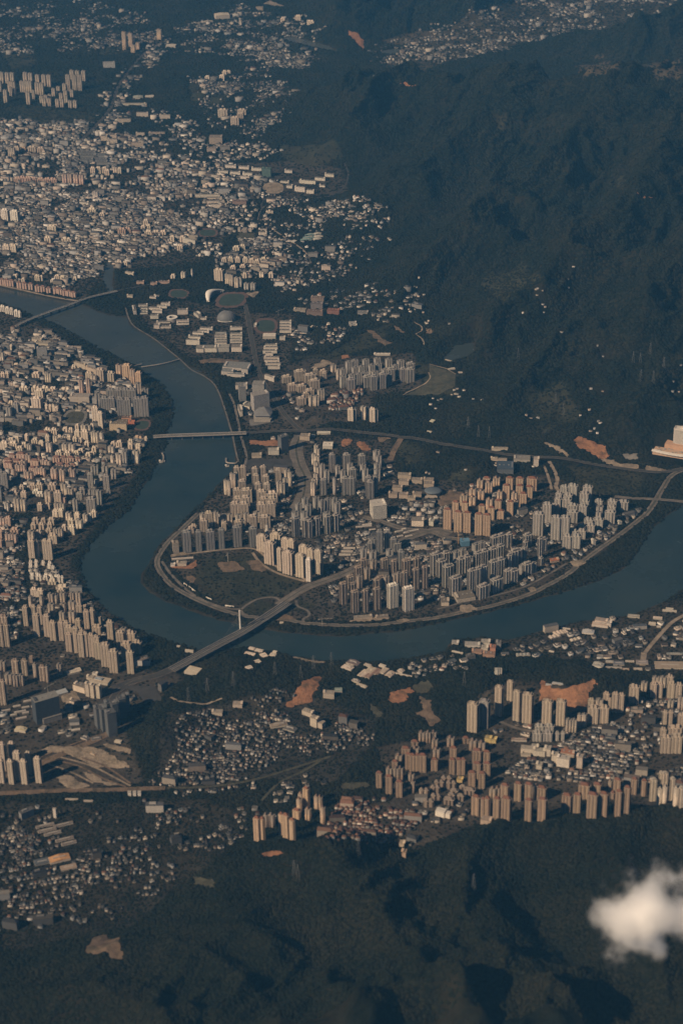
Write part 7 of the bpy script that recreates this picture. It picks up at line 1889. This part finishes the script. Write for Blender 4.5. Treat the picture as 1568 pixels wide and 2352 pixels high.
# lone huts and farms on the mountain
HUTS = [(('22',690,255),3),(('22',640,375),3),(('22',712,370),2),(('22',620,430),3),(('22',630,500),4),(('22',690,495),2),(('22',780,605),3),(('22',990,625),1),(('32',290,350),2),(('32',255,385),2),(('32',300,440),3),(('32',515,265),2),(('32',560,100),1),(('32',450,700),1),(('32',830,925),1),(('32',780,828),1),(('32',95,525),1),(('32',1545,1005),1),(('33',720,48),1),(('33',828,68),1),(('33',1485,27),3),(('33',622,290),1),(('33',705,240),1),(('33',770,385),3),(('33',800,420),2),(('33',110,290),2),(('23',1070,60),4),(('23',1030,100),4),(('23',910,145),2),(('23',850,215),2),(('23',1240,145),2),(('23',885,630),1),(('R4',880,968),1),(('R4',570,982),1),(('R4',720,966),2),(('R4',902,745),1),(('R4',410,1008),2),(('R4',420,655),1)]
rr = np.random.default_rng(5)
for (t_, n_) in HUTS:
    g_ = gnd(*TD(*t_))[0]
    for k_ in range(n_):
        xx, yy = g_[0] + rr.normal(0, 13 if n_ > 1 else 0), g_[1] + rr.normal(0, 16 if n_ > 1 else 0)
        HOUSES.append(dict(ph='the wooded mountain', x=xx, y=yy, z=float(H(xx, yy)) - 1.5, a=rad(rr.uniform(-40, 20)), w=rr.uniform(6, 12), d=rr.uniform(5, 8), h=rr.uniform(5, 7.5),
                           red=False, wall=WALLC[rr.integers(7)], roof=ROOFC[rr.integers(len(ROOFC))], rc=SLATE[0], k=rr.uniform(.35, .9), hut=False, u=.5, v=.5))
        occ_rect((xx, yy + 4), 0, 30, 34, 2, 1)
pp = proj(np.array([[h['x'], h['y'], h['z']] for h in HOUSES]))
for h, q in zip(HOUSES, pp):
    s = FPX / q[2]
    inview = -20 < q[0] < 1588 and -20 < q[1] < 2372
    h['px'] = (h['w'] * s) * ((h['h'] + h['d'] * .5) * s) * (1 if inview else .001)
    h['dpx'] = q
HOUSES.sort(key=lambda h: -h['px'])

def tint(c, k): return tuple(min(.8, v * k) for v in c)
def house_boxes(b, h, world):
    """walls, roof and roof hut of one house into a builder, world or local"""
    pass

HPROTO = {}
def house_proto(w, d, h, red, hut):
    key = (w, d, h, red, hut)
    if key not in HPROTO:
        b = MB(); b.box(-w / 2, w / 2, -d / 2, d / 2, 0, h); wall = b.mesh('house_wall', [M['house']])
        b = MB()
        if red: b.hip(-w / 2, w / 2, -d / 2, d / 2, h + .02, h + min(w, d) * .28)
        else: b.box(-w / 2 - .3, w / 2 + .3, -d / 2 - .3, d / 2 + .3, h, h + .5)
        roof = b.mesh('house_roof', [M['obj']]); hm = None
        if hut and not red:
            b = MB(); b.box(-w * .3, w * .08, -d * .1, d * .36, h + .5, h + 3.1); hm = b.mesh('stair_head', [M['house']])
        HPROTO[key] = (wall, roof, hm)
    return HPROTO[key]

N_IND = 300
names = {}
CW = {0: 'cream', 1: 'tan', 2: 'white', 3: 'grey', 4: 'pinkish', 5: 'dull grey', 6: 'pale'}
per = {}
for h in HOUSES[:N_IND]: per.setdefault(h['ph'], []).append(h)
for ph, L in per.items():
    L.sort(key=lambda h: (round(h['dpx'][1] / 9), h['dpx'][0]))
    rows = {}
    for h in L: rows.setdefault(round(h['dpx'][1] / 9), []).append(h)
    for ri, key in enumerate(sorted(rows)):
        r_ = sorted(rows[key], key=lambda h: h['dpx'][0])
        for j, h in enumerate(r_):
            h['lab'] = (ri, len(rows), j, len(r_))
for n_, h in enumerate(HOUSES[:N_IND]):
    w, d, hh = q_(h['w'], 2.0), q_(h['d'], 2.0), q_(h['h'], 1.5)
    wall, roof, hm = house_proto(w, d, hh, h['red'], h['hut'])
    ri, nr, j, m = h['lab']
    rn = ('back' if ri == 0 else 'front' if ri == nr - 1 else ordinal(ri))
    pl = (f'{ordinal(j)} from left, ' if m > 1 else '') + (f'{rn} row, ' if nr > 1 else '') + h['ph'][4:]
    cw = CW[WALLC.index(h['wall'])]
    lab = f"{cw} {'tiled' if h['red'] else 'flat'} house, {pl}"
    r = empty('house', (h['x'], h['y'], h['z']), h['a'], lab, 'house', 'houses of ' + h['ph'])
    link('wall', wall, r, color=tint(h['wall'], h['k']))
    link('roof', roof, r, color=tint(h['rc'] if h['red'] else h['roof'], h['k'] * 1.05))
    if hm: link('stair_head', hm, r, color=tint(h['wall'], h['k']))

# all smaller houses: one mass
def mass(name, label, boxes, mat):
    """boxes: list of (x, y, z0, z1, w, d, ang, colour side, colour top, hip height)"""
    n = len(boxes)
    A = np.array([b[:7] for b in boxes], float); cs = np.array([b[7] for b in boxes]); ct = np.array([b[8] for b in boxes]); hp = np.array([b[9] for b in boxes], float)
    ca, sa = np.cos(A[:, 6]), np.sin(A[:, 6])
    V = np.zeros((n, 12, 3))
    for k, (sx, sy) in enumerate(((-1, -1), (1, -1), (1, 1), (-1, 1))):
        u, v = sx * A[:, 4] / 2, sy * A[:, 5] / 2
        X, Y = A[:, 0] + ca * u - sa * v, A[:, 1] + sa * u + ca * v
        for q, z in ((0, A[:, 2]), (4, A[:, 3])):
            V[:, q + k, 0], V[:, q + k, 1], V[:, q + k, 2] = X, Y, z
        s = np.where(hp > 0, .55, .92)
        V[:, 8 + k, 0], V[:, 8 + k, 1] = A[:, 0] + ca * u * s - sa * v * s, A[:, 1] + sa * u * s + ca * v * s
        V[:, 8 + k, 2] = A[:, 3] + np.where(hp > 0, hp, -.35)
    f = np.array([(0, 1, 5, 4), (1, 2, 6, 5), (2, 3, 7, 6), (3, 0, 4, 7), (4, 5, 9, 8), (5, 6, 10, 9), (6, 7, 11, 10), (7, 4, 8, 11), (8, 9, 10, 11)])
    Fc = (f[None] + (np.arange(n) * 12)[:, None, None]).reshape(-1, 4)
    me = np_mesh(name, V.reshape(-1, 3), Fc, [mat])
    col = np.concatenate([np.repeat(cs[:, None], 4, 1), np.repeat(ct[:, None], 5, 1)], 1).reshape(-1, 3)
    at = me.attributes.new('tint', 'FLOAT_COLOR', 'FACE')
    at.data.foreach_set('color', np.concatenate([col, np.ones((len(col), 1))], 1).astype(np.float32).ravel())
    return tag(link(name, me), label, None, None, 'stuff')

bx = []
for h in HOUSES[N_IND:]:
    wc = tint(h['wall'], h['k']); rc = tint(h['rc'] if h['red'] else h['roof'], h['k'] * 1.05)
    bx.append((h['x'], h['y'], h['z'], h['z'] + h['h'], h['w'], h['d'], h['a'], wc, rc, min(h['w'], h['d']) * .28 if h['red'] else 0))
    if h['hut'] and not h['red'] and h['w'] > 9:
        ca, sa = math.cos(h['a']), math.sin(h['a'])
        u, v = -h['w'] * .12 + h['u'] * 3, h['d'] * .12
        bx.append((h['x'] + ca * u - sa * v, h['y'] + sa * u + ca * v, h['z'] + h['h'] - .3, h['z'] + h['h'] + 2.6, h['w'] * .36, h['d'] * .4, h['a'], wc, rc, 0))
print('houses', len(HOUSES))
if bx: mass('houses', 'dense mass of small flat roofed houses filling the town quarters', bx, M['attr'])

# ------------------------------------------------------------------ apartment buildings past the largest ones
if REST:
    bx = []
    for i in REST:
        wall, pier, roofc, adj = STY[i['sty']]
        wall = jitter(wall, .08); w, d, h = i['w'], i['d'], i['h']
        ca, sa = math.cos(i['yaw']), math.sin(i['yaw'])
        n = max(1, min(4, int(round(w / 9.5)))); bw = w / n
        def add(u, v, ww, dd, z0, z1, c, t, hipz=0):
            bx.append((i['pos'][0] + ca * u - sa * v, i['pos'][1] + sa * u + ca * v, i['z'] + z0, i['z'] + z1, ww, dd, i['yaw'], c, t, hipz))
        add(0, .8, w * .97, d - 2.4, -1, h, wall, tuple(c * .5 for c in wall))
        for k in range(n):
            add(-w / 2 + (k + .5) * bw, -d / 2 + 1.2, bw * .6, 2.6, -1, h + .8, tuple(c * 1.06 for c in wall), pier)
            add(-w / 2 + (k + .28) * bw, -d / 2 - .1, bw * .1, .6, -1, h + 1.2, pier, pier)
        add(-w * .1, 0, w * .34, d * .5, h - .2, h + 3.6, roofc if i['roof'] != 'hip' else wall, roofc, 3.0 if i['roof'] == 'hip' else 0)
    mass('apartment_buildings', 'smaller apartment buildings standing between and behind the larger ones', bx, M['flat_tint'])

# ------------------------------------------------------------------ trees: one canopy of many crowns
def tree_points():
    out = []
    y = 3150.0
    while y < 12600:
        sp = 6.8 + (y - 3150) / 9450 * 8
        hw = 780 / FPX * math.hypot(y, ALT) * 1.6 + 60
        xs = np.arange(-hw, hw, sp)
        out.append(np.stack([xs + RNG.uniform(-.48, .48, len(xs)) * sp, y + RNG.uniform(-.48, .48, len(xs)) * sp, np.full(len(xs), sp)], -1))
        y += sp
    return np.concatenate(out)
T = tree_points()
x, y, sp = T.T
jx = np.clip(np.searchsorted(GX, x) - 1, 0, len(GX) - 1); jy = np.clip(np.searchsorted(GY, y) - 1, 0, len(GY) - 1)
cov = TREE[jy, jx]
cov = np.where(cov > .9, 1.0 - .22 * (fbm(x / 60, y / 60, 2, 63) > .62), cov * (.35 + 1.3 * fbm(x / 45, y / 45, 3, 61)))
bank = (SD[jy, jx] > 4) & (SD[jy, jx] < 34)
cov = np.where(bank, np.maximum(cov, .75 * (fbm(x / 70, y / 70, 2, 65) > .40)), cov)
k = (RNG.uniform(0, 1, len(x)) < cov) & (SD[jy, jx] > 3) & (occ_at(x, y) == 0)
x, y, sp = x[k], y[k], sp[k]
z = H(x, y)
q = proj(np.stack([x, y, z], -1))
k = (q[:, 0] > -420) & (q[:, 0] < 2000) & (q[:, 1] > -90) & (q[:, 1] < 2480)
x, y, z, sp = x[k], y[k], z[k], sp[k]
forest = TREE[np.clip(np.searchsorted(GY, y) - 1, 0, len(GY) - 1), np.clip(np.searchsorted(GX, x) - 1, 0, len(GX) - 1)] > .9
scl = sp * RNG.uniform(.50, .86, len(x)) * np.where(forest, 1.0, .62)
print('trees', len(x))
me = bpy.data.meshes.new('forest')
me.vertices.add(len(x)); me.vertices.foreach_set('co', np.stack([x, y, z + scl * .25], -1).astype(np.float32).ravel())
a_ = me.attributes.new('scl', 'FLOAT', 'POINT'); a_.data.foreach_set('value', scl.astype(np.float32))
a_ = me.attributes.new('rot', 'FLOAT_VECTOR', 'POINT'); 
e_ = 9.0
nx_ = -(H(x + e_, y) - H(x - e_, y)) / (2 * e_); ny_ = -(H(x, y + e_) - H(x, y - e_)) / (2 * e_)
nn = np.stack([nx_, ny_, np.ones(len(x))], -1); nn /= np.linalg.norm(nn, axis=1, keepdims=True)
# lean each crown with its slope: rotation about x then y takes +z to the normal
ry = np.arcsin(np.clip(nn[:, 0], -1, 1)); rx = np.arctan2(-nn[:, 1], nn[:, 2])
# Euler XYZ order applies x first, then y: n = Ry(ry) Rx(rx) z
rx = np.arcsin(np.clip(-nn[:, 1], -1, 1)); ry = np.arctan2(nn[:, 0], nn[:, 2])
a_.data.foreach_set('vector', np.stack([rx, ry, np.zeros(len(x))], -1).astype(np.float32).ravel())
fo = tag(link('forest', me), 'dark mixed woodland covering the hills and filling the city edges', None, None, 'stuff')
ng = bpy.data.node_groups.new('forest_crowns', 'GeometryNodeTree')
ng.interface.new_socket('Geometry', in_out='INPUT', socket_type='NodeSocketGeometry')
ng.interface.new_socket('Geometry', in_out='OUTPUT', socket_type='NodeSocketGeometry')
gi = ng.nodes.new('NodeGroupInput'); go = ng.nodes.new('NodeGroupOutput')
ico = ng.nodes.new('GeometryNodeMeshIcoSphere'); ico.inputs['Radius'].default_value = 1.0; ico.inputs['Subdivisions'].default_value = 2
spn = ng.nodes.new('GeometryNodeSetPosition')
nz = ng.nodes.new('ShaderNodeTexNoise'); nz.inputs['Scale'].default_value = 1.9; nz.inputs['Detail'].default_value = 2.0
pos = ng.nodes.new('GeometryNodeInputPosition')
sub = ng.nodes.new('ShaderNodeVectorMath'); sub.operation = 'SUBTRACT'; sub.inputs[1].default_value = (.5, .5, .5)
scn = ng.nodes.new('ShaderNodeVectorMath'); scn.operation = 'SCALE'; scn.inputs['Scale'].default_value = 1.5
ng.links.new(pos.outputs[0], nz.inputs['Vector']); ng.links.new(nz.outputs['Color'], sub.inputs[0]); ng.links.new(sub.outputs[0], scn.inputs[0])
ng.links.new(ico.outputs['Mesh'], spn.inputs['Geometry']); ng.links.new(scn.outputs[0], spn.inputs['Offset'])
sm = ng.nodes.new('GeometryNodeSetMaterial'); sm.inputs['Material'].default_value = M['leaf']
ng.links.new(spn.outputs[0], sm.inputs['Geometry'])
iop = ng.nodes.new('GeometryNodeInstanceOnPoints')
na = ng.nodes.new('GeometryNodeInputNamedAttribute'); na.data_type = 'FLOAT'; na.inputs['Name'].default_value = 'scl'
nr_ = ng.nodes.new('GeometryNodeInputNamedAttribute'); nr_.data_type = 'FLOAT_VECTOR'; nr_.inputs['Name'].default_value = 'rot'
cx = ng.nodes.new('ShaderNodeCombineXYZ'); cz = ng.nodes.new('ShaderNodeCombineXYZ')
mz = ng.nodes.new('ShaderNodeMath'); mz.operation = 'MULTIPLY'; mz.inputs[1].default_value = 0.5
sa_ = na.outputs[0]; ng.links.new(sa_, mz.inputs[0])
ng.links.new(sa_, cx.inputs[0]); ng.links.new(sa_, cx.inputs[1]); ng.links.new(mz.outputs[0], cx.inputs[2])
ng.links.new(gi.outputs[0], iop.inputs['Points']); ng.links.new(sm.outputs[0], iop.inputs['Instance'])
ng.links.new(nr_.outputs[0], iop.inputs['Rotation']); ng.links.new(cx.outputs[0], iop.inputs['Scale'])
ng.links.new(iop.outputs[0], go.inputs[0])
md = fo.modifiers.new('crowns', 'NODES'); md.node_group = ng

# ------------------------------------------------------------------ air
zb, zt = float(ZZ.min()) - 1.0, ALT + 80.0
b = MB(); b.box(GX[0] - 50, GX[-1] + 50, GY[0] - 50, GY[-1] + 50, zb, zt, bottom=True)
hm_ = bpy.data.materials.new('haze_air'); hm_.use_nodes = True
nt = hm_.node_tree
for n in list(nt.nodes): nt.nodes.remove(n)
ov = nt.nodes.new('ShaderNodeOutputMaterial'); pv = nt.nodes.new('ShaderNodeVolumePrincipled')
pv.inputs['Color'].default_value = HAZE_COL
pv.inputs['Density'].default_value = HAZE_DENS
pv.inputs['Anisotropy'].default_value = 0.0
pv.inputs['Density Attribute'].default_value = ''
pv.inputs['Temperature Attribute'].default_value = ''
nt.links.new(pv.outputs['Volume'], ov.inputs['Volume'])
tag(link('haze', b.mesh('haze', [hm_])), 'thin blue afternoon haze over the whole valley', None, None, 'stuff')

# ------------------------------------------------------------------ the small cloud below the aeroplane
dd = ray(1466.0, 2111.0)
CK = 3150.0 / 2650.0          # metres of this cloud to one of the sketch below
cp = CAM + dd * 3150.0
CR = 165.0 * CK
b = MB(); b.lathe([(CR * math.sin(t), -CR * math.cos(t)) for t in np.linspace(.12, math.pi - .12, 10)], 18)
o_ = len(b.v); b.add([(0, 0, -CR)], []); b.f += [((k + 1) % 18, k, o_) for k in range(18)]; b.m += [0] * 18
cm = bpy.data.materials.new('cloud_vapour'); cm.use_nodes = True
nt = cm.node_tree
for n in list(nt.nodes): nt.nodes.remove(n)
ov = nt.nodes.new('ShaderNodeOutputMaterial'); pv = nt.nodes.new('ShaderNodeVolumePrincipled')
tc = nd(nt, 'ShaderNodeTexCoord')
def lobe(c, r):
    v = nt.nodes.new('ShaderNodeVectorMath'); v.operation = 'SUBTRACT'; v.inputs[1].default_value = tuple(q * CK for q in c); r = tuple(q * CK for q in r); nt.links.new(tc.outputs['Object'], v.inputs[0])
    s = nt.nodes.new('ShaderNodeVectorMath'); s.operation = 'DIVIDE'; s.inputs[1].default_value = r; nt.links.new(v.outputs[0], s.inputs[0])
    l = nt.nodes.new('ShaderNodeVectorMath'); l.operation = 'LENGTH'; nt.links.new(s.outputs[0], l.inputs[0])
    return math_(nt, 'SUBTRACT', 1.0, l.outputs['Value'])
# the container's own axes are the camera-facing right, away and up directions at the cloud
f = lobe((-10, 0, 2), (66, 54, 36))
f = math_(nt, 'MAXIMUM', f, lobe((14, 0, 18), (50, 48, 44)))
f = math_(nt, 'MAXIMUM', f, lobe((10, 0, -22), (34, 38, 40)))
f = math_(nt, 'MAXIMUM', f, math_(nt, 'MULTIPLY', lobe((24, 0, -46), (22, 30, 30)), .75))
f = math_(nt, 'MAXIMUM', f, math_(nt, 'MULTIPLY', lobe((60, 0, 2), (54, 44, 34)), .85))
f = math_(nt, 'MAXIMUM', f, math_(nt, 'MULTIPLY', lobe((30, 0, 62), (90, 60, 36)), .36))
f = math_(nt, 'MAXIMUM', f, math_(nt, 'MULTIPLY', lobe((-4, 0, -64), (50, 40, 20)), .24))
n0 = noise_(nt, tc.outputs['Object'], .013, 3.0, .5)
n1 = noise_(nt, tc.outputs['Object'], .034, 9.0, .72)
f = math_(nt, 'ADD', f, math_(nt, 'MULTIPLY', math_(nt, 'SUBTRACT', n1, .5), 1.25))
f = math_(nt, 'ADD', f, math_(nt, 'MULTIPLY', math_(nt, 'SUBTRACT', n0, .5), .7))
f = math_(nt, 'SUBTRACT', f, .16)
f = math_(nt, 'MAXIMUM', math_(nt, 'MINIMUM', f, .6), 0.0)
f = math_(nt, 'MULTIPLY', math_(nt, 'MULTIPLY', f, f), CLOUD_DENS * 2.0)
nt.links.new(f, pv.inputs['Density'])
pv.inputs['Color'].default_value = (.992, .99, .99, 1)
pv.inputs['Anisotropy'].default_value = 0.0
pv.inputs['Density Attribute'].default_value = ''
nt.links.new(pv.outputs['Volume'], ov.inputs['Volume'])
tag(link('cloud', b.mesh('cloud', [cm]), None, tuple(cp)), 'small bright white cloud drifting below the aeroplane at the lower right', None, None, 'stuff')
